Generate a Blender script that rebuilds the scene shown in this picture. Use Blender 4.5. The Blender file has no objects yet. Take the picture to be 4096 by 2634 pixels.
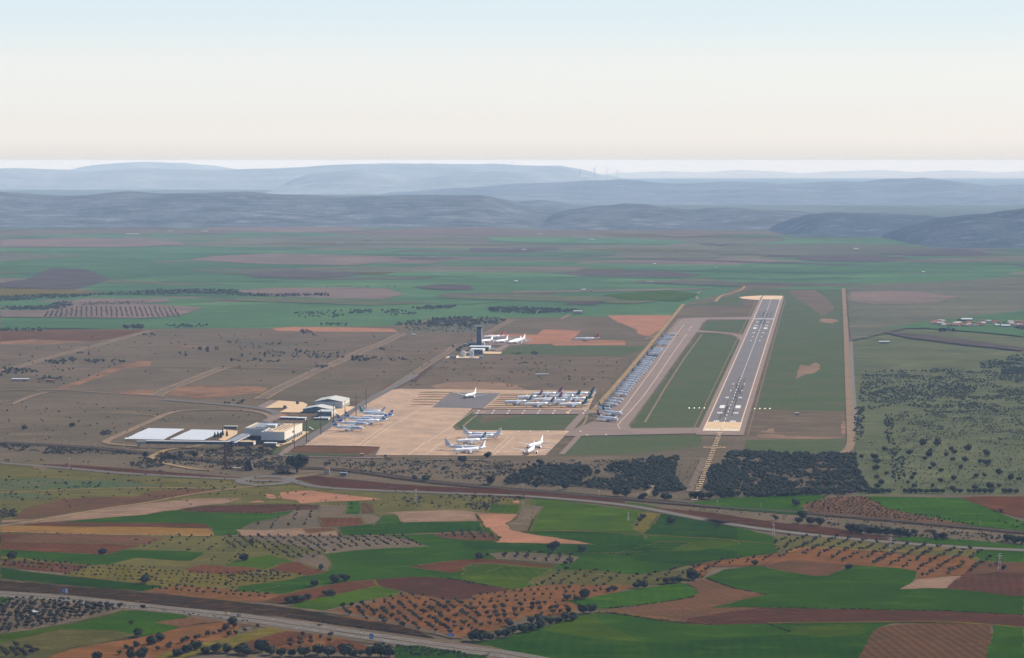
import bpy, math, random
from mathutils import Vector, Matrix, noise
from mathutils.geometry import tessellate_polygon

scene = bpy.context.scene
# ------------------------------------------------------------------ camera
CAM_H = 440.0
FPX = 10600.0                       # focal length in photo pixels (4096 wide)
PITCH = math.atan(674.0 / FPX)
cam_data = bpy.data.cameras.new('camera')
cam = bpy.data.objects.new('camera', cam_data)
scene.collection.objects.link(cam)
scene.camera = cam
cam.location = (0, 0, CAM_H)
cam.rotation_euler = (math.pi / 2 - PITCH, 0, 0)
cam_data.sensor_width = 36.0
cam_data.lens = 36.0 * FPX / 4096.0
cam_data.clip_start = 1.0
cam_data.clip_end = 400000.0
# ------------------------------------------------------------------ light
SUN_AZ, SUN_EL = math.radians(52.0), math.radians(37.0)   # azimuth to the right of the view
world = bpy.data.worlds.new('World'); scene.world = world; world.use_nodes = True
wn = world.node_tree.nodes; wl = world.node_tree.links
bg = wn['Background']
sky = wn.new('ShaderNodeTexSky'); sky.sky_type = 'NISHITA'; sky.sun_disc = False
sky.sun_elevation = SUN_EL; sky.sun_rotation = SUN_AZ
sky.altitude = 600; sky.air_density = 1.0; sky.dust_density = 1.5; sky.ozone_density = 1.0
# hazy spring sky: near the horizon the blue sky whitens towards a warm cream band
SKY_K = 0.08
tc = wn.new('ShaderNodeTexCoord'); sx = wn.new('ShaderNodeSeparateXYZ'); wl.new(tc.outputs['Generated'], sx.inputs[0])
rp = wn.new('ShaderNodeValToRGB'); rp.color_ramp.interpolation = 'EASE'
els = rp.color_ramp.elements
stops = [(0.0, (.77, .755, .745)), (.0075, (.895, .86, .83)), (.032, (.885, .90, .885)), (.058, (.745, .863, .925)), (.14, (.45, .60, .78)), (.5, (.13, .23, .46))]
els[0].position = 0; els[0].color = (*stops[0][1], 1); els[1].position = stops[-1][0]; els[1].color = (*stops[-1][1], 1)
for p_, c_ in stops[1:-1]:
    e_ = els.new(p_); e_.color = (*c_, 1)
wl.new(sx.outputs['Z'], rp.inputs['Fac'])
gm = wn.new('ShaderNodeMix'); gm.data_type = 'RGBA'; gm.inputs[0].default_value = .93
g2 = wn.new('ShaderNodeVectorMath'); g2.operation = 'SCALE'; g2.inputs['Scale'].default_value = 1.0 / SKY_K / 2 ** .6
wl.new(rp.outputs['Color'], g2.inputs[0]); wl.new(sky.outputs['Color'], gm.inputs[6]); wl.new(g2.outputs['Vector'], gm.inputs[7])
wl.new(gm.outputs[2], bg.inputs['Color']); bg.inputs['Strength'].default_value = SKY_K
sd = bpy.data.lights.new('sun', 'SUN'); sd.energy = 4.8; sd.angle = math.radians(0.5); sd.color = (1.0, 0.94, 0.87)
sun = bpy.data.objects.new('sun', sd); scene.collection.objects.link(sun)
_d = Vector((math.sin(SUN_AZ) * math.cos(SUN_EL), math.cos(SUN_AZ) * math.cos(SUN_EL), math.sin(SUN_EL)))
sun.rotation_euler = _d.to_track_quat('Z', 'Y').to_euler(); sun.location = (0, 0, 900)
scene.view_settings.view_transform = 'Standard'; scene.view_settings.look = 'None'
scene.view_settings.exposure = 0.6; scene.view_settings.gamma = 1.0
scene.cycles.max_bounces = 6; scene.cycles.volume_bounces = 1; scene.cycles.diffuse_bounces = 2

# ------------------------------------------------------------------ pixel helpers
VIEWS = dict(F=(0, 0, .584717), A1=(2300, 1100, 1.99583), A2=(2600, 1450, 2.56667), A3=(1700, 1200, 2.99375),
             A4=(1700, 1500, 2.99375), A5=(900, 1500, 2.99375), A6=(400, 1600, 2.99375), A7=(0, 1100, 2.395),
             A8=(900, 1100, 2.395), B1=(0, 1700, 2.17727), B2=(0, 2100, 2.395), B3=(900, 1850, 2.17727),
             B4=(950, 2134, 2.395), B5=(1850, 1850, 2.17727), B6=(1850, 2134, 2.395), B7=(2750, 2000, 1.77935),
             B8=(3200, 1150, 1.71094), C1=(0, 600, 1.7533), C2=(1366, 600, 1.7533), C3=(2732, 600, 1.7559),
             C4=(2300, 1300, 3.666), C5=(0, 1000, 1.16943), C6=(2048, 900, 1.16943), D1=(3600, 1200, 4.8286),
             D2=(450, 1680, 5.9875), D3=(850, 1600, 5.1333), D4=(1250, 1600, 5.9875), D5=(1780, 1280, 6.3026),
             D6=(1980, 1540, 5.4432), D7=(2700, 1640, 6.6528))
_cp, _sp = math.cos(PITCH), math.sin(PITCH)
def ray(px, py):
    """direction through a photo pixel (4096 x 2634)"""
    x, y = (px - 2048) / FPX, (1317 - py) / FPX
    return Vector((x, _cp + y * _sp, -_sp + y * _cp))
def px_of(s, x, y):
    v = VIEWS[s]; return v[0] + x / v[2], v[1] + y / v[2]
def G(s, x, y, z=0.0):
    """the ground point seen at a measured place of a view"""
    d = ray(*px_of(s, x, y)); t = (z - CAM_H) / d.z
    return Vector((d.x * t, d.y * t, z))
def P(spec):
    """'F 1,2 3,4 B1 5,6' -> ground points"""
    out, s = [], 'F'
    for tok in spec.split():
        if ',' in tok:
            a, b = tok.split(','); p = G(s, float(a), float(b)); out.append((p.x, p.y))
        else: s = tok
    return out
def at_depth(s, x, y, D):
    d = ray(*px_of(s, x, y)); t = D / d.y
    return Vector((d.x * t, D, CAM_H + d.z * t))

# ------------------------------------------------------------------ object helpers
col = scene.collection
def tag(o, label=None, cat=None, group=None, kind=None):
    if label: o['label'] = label
    if cat: o['category'] = cat
    if group: o['group'] = group
    if kind: o['kind'] = kind
    return o
def empty(name, loc=(0, 0, 0), rz=0.0):
    o = bpy.data.objects.new(name, None); col.objects.link(o); o.location = loc; o.rotation_euler = (0, 0, rz)
    o.empty_display_size = 1.0
    return o
def thing(name, label, cat, loc=(0, 0, 0), rz=0.0, group=None):
    return tag(empty(name, loc, rz), label, cat, group)
def link(name, me, parent=None, loc=None, rz=None):
    o = bpy.data.objects.new(name, me); col.objects.link(o)
    if parent: o.parent = parent
    if loc is not None: o.location = loc
    if rz is not None: o.rotation_euler = (0, 0, rz)
    return o
class MB:
    """collects faces of one mesh"""
    def __init__(s): s.v, s.f, s.m = [], [], []
    def add(s, vs, fs, mi=0):
        b = len(s.v); s.v += [tuple(v) for v in vs]; s.f += [tuple(b + i for i in f) for f in fs]; s.m += [mi] * len(fs)
    def box(s, x0, x1, y0, y1, z0, z1, mi=0, M=None):
        vs = [Vector((x, y, z)) for z in (z0, z1) for x, y in ((x0, y0), (x1, y0), (x1, y1), (x0, y1))]
        if M: vs = [M @ v for v in vs]
        s.add(vs, [(3, 2, 1, 0), (4, 5, 6, 7), (0, 1, 5, 4), (1, 2, 6, 5), (2, 3, 7, 6), (3, 0, 4, 7)], mi)
    def rings(s, rings, closed=True, caps=True, mi=0):
        n = len(rings[0]); vs = [p for r in rings for p in r]; fs = []
        for i in range(len(rings) - 1):
            for j in range(n if closed else n - 1):
                k = (j + 1) % n
                fs.append((i * n + j, i * n + k, (i + 1) * n + k, (i + 1) * n + j))
        if caps and closed:
            fs.append(tuple(range(n - 1, -1, -1))); fs.append(tuple((len(rings) - 1) * n + j for j in range(n)))
        s.add(vs, fs, mi)
    def tube(s, a, b, r0, r1=None, n=8, mi=0):
        a, b = Vector(a), Vector(b); r1 = r0 if r1 is None else r1
        q = (b - a).to_track_quat('Z', 'Y')
        s.rings([[c + q @ Vector((math.cos(2 * math.pi * j / n) * r, math.sin(2 * math.pi * j / n) * r, 0)) for j in range(n)]
                 for c, r in ((a, r0), (b, r1))], mi=mi)
    def prism(s, pts, z0, z1, mi=0):
        n = len(pts)
        s.add([(x, y, z0) for x, y in pts] + [(x, y, z1) for x, y in pts],
              [tuple(range(n - 1, -1, -1)), tuple(range(n, 2 * n))] + [(i, (i + 1) % n, n + (i + 1) % n, n + i) for i in range(n)], mi)
    def mesh(s, name, mats, smooth=False):
        me = bpy.data.meshes.new(name); me.from_pydata(s.v, [], s.f)
        for m in (mats if isinstance(mats, (list, tuple)) else [mats]): me.materials.append(m)
        if any(s.m): me.polygons.foreach_set('material_index', s.m)
        if smooth: me.polygons.foreach_set('use_smooth', [True] * len(s.f))
        me.update(); return me
    def build(s, name, mats, parent=None, smooth=False, loc=None, rz=None):
        return link(name, s.mesh(name, mats, smooth), parent, loc, rz)

# ------------------------------------------------------------------ materials
def srgb(r, g, b):
    f = lambda c: (c / 255 / 12.92) if c / 255 <= .04045 else ((c / 255 + .055) / 1.055) ** 2.4
    return (f(r), f(g), f(b))
KG = (1, 1, 1)     # ground colours lie at the dark end
def mat(name, c1, c2=None, s1=40.0, c3=None, s2=6.0, fine=0.18, fs=2.0, rough=0.95, spec=0.0, stripe=None, metal=0.0, lo=.35, hi=.65, m3=.5, turn=0.0, tone=0.0):
    """surface of a colour that wanders from c1 to c2 over s1 metres, patches of c3 over s2 metres, fine grain; stripe = (angle, spacing m, depth)"""
    c1, c2, c3 = (tuple(a * k for a, k in zip(c, KG)) if c else None for c in (c1, c2, c3))
    m = bpy.data.materials.new(name); m.use_nodes = True
    nt = m.node_tree; N, L = nt.nodes, nt.links; bs = N['Principled BSDF']
    bs.inputs['Roughness'].default_value = rough; bs.inputs['Specular IOR Level'].default_value = spec; bs.inputs['Metallic'].default_value = metal
    geo = N.new('ShaderNodeNewGeometry')
    def nz(scale, detail=4.0, off=0.0, sx=1.0):
        mp = N.new('ShaderNodeMapping'); mp.inputs['Location'].default_value = (off, off * .7, 0); mp.inputs['Scale'].default_value = (sx, 1, 1)
        t = N.new('ShaderNodeTexNoise'); t.inputs['Scale'].default_value = 1.0 / scale; t.inputs['Detail'].default_value = detail
        t.inputs['Roughness'].default_value = .62
        L.new(geo.outputs['Position'], mp.inputs['Vector']); L.new(mp.outputs['Vector'], t.inputs['Vector']); return t.outputs['Fac']
    def ramp(src, a, b):
        r = N.new('ShaderNodeMapRange'); r.inputs[1].default_value = a; r.inputs[2].default_value = b; L.new(src, r.inputs[0]); return r.outputs[0]
    def mixc(f, a, b, mode='MIX'):
        x = N.new('ShaderNodeMix'); x.data_type = 'RGBA'; x.blend_type = mode
        if isinstance(f, float): x.inputs[0].default_value = f
        else: L.new(f, x.inputs[0])
        for k, c in ((6, a), (7, b)):
            if isinstance(c, tuple): x.inputs[k].default_value = (*c, 1)
            else: L.new(c, x.inputs[k])
        return x.outputs[2]
    c = c1
    if c2: c = mixc(ramp(nz(s1), lo, hi), c1, c2)
    if c3: c = mixc(ramp(nz(s2, 6.0, 37.0, .45), m3, m3 + .14), c, c3)
    g = None
    if fine:
        r = N.new('ShaderNodeMapRange'); r.inputs[1].default_value = .3; r.inputs[2].default_value = .7
        r.inputs[3].default_value = 1 - fine; r.inputs[4].default_value = 1 + fine
        L.new(nz(fs, 5.0, 11.0), r.inputs[0]); g = r.outputs[0]
    if stripe:
        a, sp, dep = stripe
        mp = N.new('ShaderNodeMapping'); mp.vector_type = 'POINT'; mp.inputs['Rotation'].default_value = (0, 0, -a)
        w = N.new('ShaderNodeTexWave'); w.wave_profile = 'SIN'; w.bands_direction = 'X'
        w.inputs['Scale'].default_value = 2 * math.pi / 20.0 / sp * 1.0; w.inputs['Distortion'].default_value = 3.0
        w.inputs['Detail'].default_value = 2.0; w.inputs['Detail Scale'].default_value = .3
        vr = N.new('ShaderNodeVectorRotate'); vr.rotation_type = 'Z_AXIS'; oi = N.new('ShaderNodeObjectInfo'); om = N.new('ShaderNodeMath'); om.operation = 'MULTIPLY'; om.inputs[1].default_value = turn
        L.new(oi.outputs['Random'], om.inputs[0]); L.new(om.outputs[0], vr.inputs['Angle'])
        L.new(geo.outputs['Position'], mp.inputs['Vector']); L.new(mp.outputs['Vector'], vr.inputs['Vector']); L.new(vr.outputs[0], w.inputs['Vector'])
        r = N.new('ShaderNodeMapRange'); r.inputs[3].default_value = 1 - dep; r.inputs[4].default_value = 1 + dep; L.new(w.outputs['Fac'], r.inputs[0])
        if g is None: g = r.outputs[0]
        else:
            q = N.new('ShaderNodeMath'); q.operation = 'MULTIPLY'; L.new(g, q.inputs[0]); L.new(r.outputs[0], q.inputs[1]); g = q.outputs[0]
    if tone:
        oi = N.new('ShaderNodeObjectInfo'); r = N.new('ShaderNodeMapRange'); r.inputs[3].default_value = 1 - tone; r.inputs[4].default_value = 1 + tone; L.new(oi.outputs['Random'], r.inputs[0])
        q = N.new('ShaderNodeMath'); q.operation = 'MULTIPLY'; L.new(g, q.inputs[0]); L.new(r.outputs[0], q.inputs[1]); g = q.outputs[0]
    if g is not None:
        x = N.new('ShaderNodeVectorMath'); x.operation = 'SCALE'
        if isinstance(c, tuple): x.inputs[0].default_value = c
        else: L.new(c, x.inputs[0])
        L.new(g, x.inputs['Scale']); c = x.outputs['Vector']
    if isinstance(c, tuple): bs.inputs['Base Color'].default_value = (*c, 1)
    else: L.new(c, bs.inputs['Base Color'])
    return m
def emis(name, c, s):
    m = bpy.data.materials.new(name); m.use_nodes = True; b = m.node_tree.nodes['Principled BSDF']
    b.inputs['Base Color'].default_value = (*c, 1); b.inputs['Emission Color'].default_value = (*c, 1); b.inputs['Emission Strength'].default_value = s
    return m
M = {}
def vary(c, k, t=(0, 0, 0)): return tuple(max(.001, a * k + d) for a, d in zip(c, t))
def soil(name, full, c, s1=60, s2=16, fine=.2, fs=2.5, v=(.80, 1.22), m3=.52, **kw):
    M[name] = mat(full, vary(c, 1.06), vary(c, v[0], (0, .004, .001)), s1, vary(c, v[1], (.006, .002, .001)), s2, fine, fs, m3=m3, lo=.38, hi=.62, **kw)
soil('base', 'dry_meadow', (.102, .075, .046), 260, 60, .34, 5, (.78, 1.15))
soil('olive_grass', 'olive_grass', (.074, .062, .016), 70, 18, .30, 3, (.78, 1.25), tone=.16)
soil('dry_brown', 'dry_brown', (.105, .074, .046), 120, 30, .28, 4, (.78, 1.25))
soil('green', 'young_wheat', (.022, .054, .001),  90, 34, .20, 3, (.72, 1.28), stripe=(1.0, 12, .06), turn=1.1, tone=.13)
soil('green_dark', 'dark_wheat', (.013, .036, .001),  90, 34, .20, 3, (.72, 1.28), stripe=(1.0, 12, .06), turn=1.1, tone=.13)
soil('green_light', 'pale_wheat', (.034, .060, .001),  90, 34, .20, 3, (.72, 1.28), stripe=(.2, 11, .10), turn=1.1, tone=.13)
soil('green_yellow', 'yellow_green_crop', (.033, .054, .001),  90, 34, .20, 3, (.72, 1.28), turn=1.1, tone=.13)
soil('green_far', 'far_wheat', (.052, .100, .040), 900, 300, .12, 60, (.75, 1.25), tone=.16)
M['green_dull'] = mat('airfield_grass', (.050, .070, .024), (.066, .072, .032), 120, (.088, .070, .044), 48, .26, 5, lo=.38, hi=.62, m3=.555)
soil('hill_pale', 'haze_paled_far_hill', (.34, .35, .33), 2500, 700, .2, 200, (.9, 1.1))  # horizon haze put into the base colour, so the last ridges fade
soil('rubber', 'tyre_rubber_streaks', (.052, .042, .038), 30, 8, .25, 3)
soil('roof_dull', 'weathered_roof', (.22, .20, .17), 6, 3, .1, 1)
soil('red', 'red_soil', (.080, .029, .012), 60, 16, .2, 2.5, (.78, 1.3), stripe=(.9, 9, .09), turn=1.1, tone=.13)
soil('dark_red', 'dark_red_soil', (.055, .021, .011), 60, 16, .18, 2.5, (.8, 1.3), stripe=(.9, 9, .08), turn=1.1, tone=.13)
soil('brown', 'brown_soil', (.092, .044, .020), 80, 22, .2, 3, (.78, 1.22), stripe=(.9, 10, .07), turn=1.1, tone=.13)
soil('stripe_brown', 'combed_soil', (.074, .036, .016), 50, 12, .2, 2, (.85, 1.2), stripe=(.13, 9, .17))
soil('orange', 'orange_soil', (.134, .055, .018), 45, 13, .22, 2.5, (.72, 1.2))
soil('pink', 'pink_soil', (.265, .122, .068), 70, 16, .18, 4, (.80, 1.12))
soil('dull_pink', 'dull_pink_soil', (.185, .100, .055), 90, 16, .25, 4, (.55, 1.25), m3=.52)
soil('pale', 'pale_soil', (.185, .112, .070), 60, 17, .2, 3, (.78, 1.25))
soil('ochre', 'ochre_stubble', (.185, .095, .022), 60, 14, .15, 3, (.82, 1.15), stripe=(1.5, 10, .07), turn=1.1, tone=.13)
soil('olive_ochre', 'olive_ochre', (.095, .072, .012), 40, 12, .25, 2.5, (.75, 1.4))
soil('purple', 'purple_soil', (.066, .050, .042), 200, 60, .15, 12, (.8, 1.3), tone=.16)
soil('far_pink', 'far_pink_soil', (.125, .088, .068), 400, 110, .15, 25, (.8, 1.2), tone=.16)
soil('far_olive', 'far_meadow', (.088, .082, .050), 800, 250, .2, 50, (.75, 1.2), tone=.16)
soil('scrub', 'scrubby_bank', (.036, .020, .010), 24, 7, .4, 2, (.7, 1.7))
soil('ballast', 'ballast', (.045, .038, .030), 30, 6, .2, 1.5)
soil('asphalt', 'asphalt', (.085, .066, .048), 50, 12, .14, 3, (.85, 1.15), rough=.8, spec=.3)
soil('runway', 'runway_asphalt', (.092, .072, .064), 90, 25, .10, 5, (.88, 1.1), rough=.8, spec=.3)
soil('shoulder', 'shoulder_asphalt', (.155, .090, .058), 60, 18, .10, 4, (.88, 1.12), rough=.8, spec=.3)
soil('taxi', 'taxiway_asphalt', (.150, .092, .062), 80, 20, .10, 4, (.85, 1.12), rough=.8, spec=.3, stripe=(1.45, 12, .05))
soil('concrete', 'apron_concrete', (.345, .212, .118), 55, 10, .18, 4, (.70, 1.15), rough=.75, spec=.3, stripe=(1.45, 16, .12))
soil('concrete_light', 'pale_concrete', (.500, .330, .170), 40, 10, .08, 3, (.9, 1.08), rough=.75, spec=.3)
soil('road', 'pale_road', (.190, .130, .080), 50, 14, .14, 3, (.85, 1.15))
soil('track', 'dirt_track', (.250, .165, .080), 40, 10, .16, 2, (.82, 1.15))
soil('street', 'worn_street', (.135, .098, .070), 40, 12, .15, 3, (.8, 1.2))
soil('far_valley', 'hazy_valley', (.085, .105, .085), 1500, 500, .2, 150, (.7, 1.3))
soil('hill', 'hill_scrub', (.082, .092, .100), 420, 110, .4, 35, (.6, 1.75), m3=.52)  # scrub tone with a bluish tint of distance haze mixed in
soil('hill_dark', 'dark_hill_scrub', (.058, .074, .088), 300, 80, .4, 25, (.65, 1.9), m3=.55)  # scrub pushed towards blue, part of the haze painted in
soil('hill_mid', 'haze_tinted_middle_hill', (.125, .150, .175), 900, 260, .3, 90, (.75, 1.3))  # lighter and bluer than scrub: haze painted into the colour
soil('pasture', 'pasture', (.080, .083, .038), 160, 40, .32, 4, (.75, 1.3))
soil('hill_far', 'far_hill', (.20, .235, .26), 900, 300, .2, 120, (.8, 1.25))  # paler still, more of the distance haze carried by the colour
KG = (1, 1, 1)
M['paint'] = mat('white_marking', (.62, .60, .55), (.55, .53, .48), 12, None, 6, .06, 2, rough=.7)
M['paint_warm'] = mat('worn_marking', (.62, .50, .36), (.55, .44, .32), 12, None, 6, .1, 2, rough=.7)

M['white'] = mat('white_paint', (.80, .80, .79), fine=.03, fs=3, rough=.35, spec=.5)
M['offwhite'] = mat('grey_white_panel', (.60, .61, .60), (.56, .57, .57), 10, None, 6, .04, 2, rough=.5)
#'hill_scrub', (.055, .062, .040), (.075, .072, .050), 400, (.13, .115, .085), 90, .35, 35, m3=.58)
#'dark_hill_scrub', (.040, .050, .034), (.055, .058, .042), 300, (.11, .10, .075), 80, .35, 25, m3=.60)
#'far_hill', (.09, .10, .075), (.11, .11, .085), 900, (.07, .085, .06), 300, .2, 120)
# ------------------------------------------------------------------ terrain: one ground sheet reaching the horizon
def ground():
    ys = [-3000, 0, 1500, 2500, 4000, 6000, 9000, 13000, 20000, 32000, 50000, 79000]
    xs = [-45000, -20000, -8000, -3000, -1000, 0, 1000, 3000, 8000, 20000, 45000]
    b = MB(); n = len(xs)
    b.add([(x, y, 0) for y in ys for x in xs],
          [(j * n + i, j * n + i + 1, (j + 1) * n + i + 1, (j + 1) * n + i) for j in range(len(ys) - 1) for i in range(n - 1)])
    tag(b.build('ground', M['base']), kind='structure')
ground()
_layer = {}
def ragged(pts, amp, seed, smooth):
    for _ in range(smooth):
        q = []
        for i in range(len(pts)):
            a, b = pts[i], pts[(i + 1) % len(pts)]
            q += [(a[0] * .78 + b[0] * .22, a[1] * .78 + b[1] * .22), (a[0] * .22 + b[0] * .78, a[1] * .22 + b[1] * .78)]
        pts = q
    out = []
    for i in range(len(pts)):
        a, b = Vector(pts[i]), Vector(pts[(i + 1) % len(pts)])
        d = b - a; Lg = d.length
        if Lg < 1e-3: continue
        n = Vector((-d.y, d.x)) / Lg; k = max(1, min(60, int(Lg / max(amp * 3.0, 7))))
        for j in range(k):
            p = a + d * (j / k)
            s = noise.noise(Vector((p.x / (amp * 9 + 8), p.y / (amp * 9 + 8), seed))) + .6 * noise.noise(Vector((p.x / (amp * 2.2 + 3), p.y / (amp * 2.2 + 3), seed + 9)))
            out.append(tuple(p + n * (s * amp * 1.6)))
    return out
def sheet(name, pts, m, z, kind='structure'):
    me = bpy.data.meshes.new(name)
    v3 = [Vector((x, y, 0)) for x, y in pts]
    tris = tessellate_polygon([v3])
    fs = []
    for t in tris:
        a, b, c = (v3[i] for i in t)
        fs.append(tuple(t) if (b - a).cross(c - a).z > 0 else tuple(reversed(t)))
    me.from_pydata([(x, y, z) for x, y in pts], [], fs); me.materials.append(m); me.update()
    o = link(name, me); o['kind'] = kind
    return o
_zc = [0]
def field(m, spec, amp=2.0, smooth=0, name='field', z=None, zk=None):
    pts = P(spec)
    D = sum(p[1] for p in pts) / len(pts)
    if D > 6500: amp = amp * D / 5000
    _zc[0] += 1
    # each later field lies a few centimetres above the earlier ones
    zz = (0.03 + 0.006 * _zc[0]) * (zk or 1.0) if z is None else z
    return sheet(name, ragged(pts, amp, _zc[0] * 3.7, smooth), M[m], zz)
def strip_pts(line, w):
    """left and right edges of a ribbon along ground points"""
    L_, R_ = [], []
    n = len(line)
    for i in range(n):
        a = Vector(line[max(0, i - 1)]); b = Vector(line[min(n - 1, i + 1)]); d = (b - a).normalized(); nn = Vector((-d.y, d.x))
        p = Vector(line[i]); L_.append(p + nn * w / 2); R_.append(p - nn * w / 2)
    return L_, R_
def smooth_line(pts, it=2):
    for _ in range(it):
        q = [pts[0]]
        for i in range(len(pts) - 1):
            a, b = pts[i], pts[i + 1]
            q += [(a[0] * .75 + b[0] * .25, a[1] * .75 + b[1] * .25), (a[0] * .25 + b[0] * .75, a[1] * .25 + b[1] * .75)]
        q.append(pts[-1]); pts = q
    return pts
def offset_line(line, off):
    return [tuple(p) for p in strip_pts(line, 2 * off)[0]] if off >= 0 else [tuple(p) for p in strip_pts(line, -2 * off)[1]]
def ribbon_mb(b, line, w, z, dash=None, mi=0):
    if dash:
        on, per = dash; acc = 0.0
        for i in range(len(line) - 1):
            a, c = Vector(line[i]), Vector(line[i + 1]); Lg = (c - a).length
            if Lg < 1e-6: continue
            d = (c - a) / Lg; nn = Vector((-d.y, d.x)) * w / 2
            t = (-acc) % per
            while t < Lg:
                e = min(t + on, Lg); p, q = a + d * t, a + d * e
                b.add([(*(p + nn), z), (*(p - nn), z), (*(q - nn), z), (*(q + nn), z)], [(0, 1, 2, 3)], mi); t += per
            acc = (acc + Lg) % per
        return
    L_, R_ = strip_pts(line, w); n = len(line)
    b.add([(*p, z) for p in L_] + [(*p, z) for p in R_], [(n + i, n + i + 1, i + 1, i) for i in range(n - 1)], mi)
def ribbon(name, m, line, w, z, kind='structure', dash=None):
    b = MB(); ribbon_mb(b, line, w, z, dash); o = b.build(name, M[m]); o['kind'] = kind; return o

# ---- far fields (drawn from the photograph, each a real patch of the plain)
FAR = [
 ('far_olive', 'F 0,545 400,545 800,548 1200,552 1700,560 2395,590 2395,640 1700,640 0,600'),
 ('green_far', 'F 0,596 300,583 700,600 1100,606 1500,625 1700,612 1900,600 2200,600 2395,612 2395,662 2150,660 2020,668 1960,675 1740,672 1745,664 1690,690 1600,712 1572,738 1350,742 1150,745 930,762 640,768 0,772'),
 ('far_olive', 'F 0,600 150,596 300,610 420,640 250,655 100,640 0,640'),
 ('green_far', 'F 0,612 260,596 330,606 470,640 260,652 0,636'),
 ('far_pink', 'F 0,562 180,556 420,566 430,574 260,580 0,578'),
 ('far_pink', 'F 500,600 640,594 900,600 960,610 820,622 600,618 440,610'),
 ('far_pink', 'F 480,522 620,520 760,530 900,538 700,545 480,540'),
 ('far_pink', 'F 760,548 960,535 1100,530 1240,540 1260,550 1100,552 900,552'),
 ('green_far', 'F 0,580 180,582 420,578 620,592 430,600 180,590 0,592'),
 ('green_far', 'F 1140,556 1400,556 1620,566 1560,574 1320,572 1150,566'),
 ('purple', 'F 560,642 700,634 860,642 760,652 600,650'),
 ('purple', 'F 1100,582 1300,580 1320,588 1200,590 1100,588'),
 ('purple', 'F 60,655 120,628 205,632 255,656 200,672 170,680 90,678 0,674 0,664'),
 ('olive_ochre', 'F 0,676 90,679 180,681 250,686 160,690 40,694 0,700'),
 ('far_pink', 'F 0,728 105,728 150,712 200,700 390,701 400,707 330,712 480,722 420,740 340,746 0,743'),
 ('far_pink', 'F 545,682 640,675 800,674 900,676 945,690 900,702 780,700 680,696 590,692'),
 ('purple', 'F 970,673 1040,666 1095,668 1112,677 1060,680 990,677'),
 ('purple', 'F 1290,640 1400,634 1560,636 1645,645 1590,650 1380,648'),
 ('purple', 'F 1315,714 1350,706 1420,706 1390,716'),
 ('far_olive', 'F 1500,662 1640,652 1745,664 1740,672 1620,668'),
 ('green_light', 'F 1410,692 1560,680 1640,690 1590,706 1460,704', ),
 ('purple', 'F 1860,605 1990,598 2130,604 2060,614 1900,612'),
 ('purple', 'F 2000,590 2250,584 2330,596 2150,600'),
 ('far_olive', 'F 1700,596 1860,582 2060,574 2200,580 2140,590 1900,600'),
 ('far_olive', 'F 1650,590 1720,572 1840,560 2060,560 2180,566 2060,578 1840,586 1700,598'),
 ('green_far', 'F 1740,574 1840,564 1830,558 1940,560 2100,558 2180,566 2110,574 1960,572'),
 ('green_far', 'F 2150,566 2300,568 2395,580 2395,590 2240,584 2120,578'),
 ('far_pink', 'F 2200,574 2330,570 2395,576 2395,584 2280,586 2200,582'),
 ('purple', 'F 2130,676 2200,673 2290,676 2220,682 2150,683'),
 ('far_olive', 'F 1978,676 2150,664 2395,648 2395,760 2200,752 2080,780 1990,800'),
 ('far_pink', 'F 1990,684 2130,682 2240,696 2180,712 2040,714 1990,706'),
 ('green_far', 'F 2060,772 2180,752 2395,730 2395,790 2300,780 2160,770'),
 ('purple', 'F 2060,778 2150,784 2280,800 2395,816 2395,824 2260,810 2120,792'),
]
# a patchwork of narrow parcels over the far plain, under the ones read from the photograph
_r = random.Random(21)
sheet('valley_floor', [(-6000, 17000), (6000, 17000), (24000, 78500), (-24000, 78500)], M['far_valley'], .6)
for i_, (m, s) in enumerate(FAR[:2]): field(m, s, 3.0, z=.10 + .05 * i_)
for k in range(150):
    y = _r.choice([_r.uniform(7600, 13500), _r.uniform(9500, 17500)]); x = _r.uniform(-.215, .215) * y
    w, d = _r.uniform(120, 620) * y / 10000, _r.uniform(50, 260) * y / 10000; a = _r.gauss(-.05, .22); ca, sa = math.cos(a), math.sin(a)
    q = [(-w, -d * _r.uniform(.5, 1)), (w * _r.uniform(.6, 1), -d), (w, d * _r.uniform(.4, 1)), (-w * _r.uniform(.5, 1), d)]
    if 7600 < y < 8700 and .02 < x / y < .19: continue
    pts = [(x + u * ca - v * sa, y + u * sa + v * ca) for u, v in q]
    m = _r.choice(['green_far', 'far_olive', 'green_far', 'far_pink', 'far_olive', 'purple', 'green_far', 'olive_grass', 'green_far', 'pasture', 'green_far'])
    sheet('field', ragged(pts, 6, k * 1.3, 0), M[m], .2 + .011 * k)
for i_, (m, s) in enumerate(FAR[2:]): field(m, s, 3.0, z=1.9 + .03 * i_)
_zc[0] = 2
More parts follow.
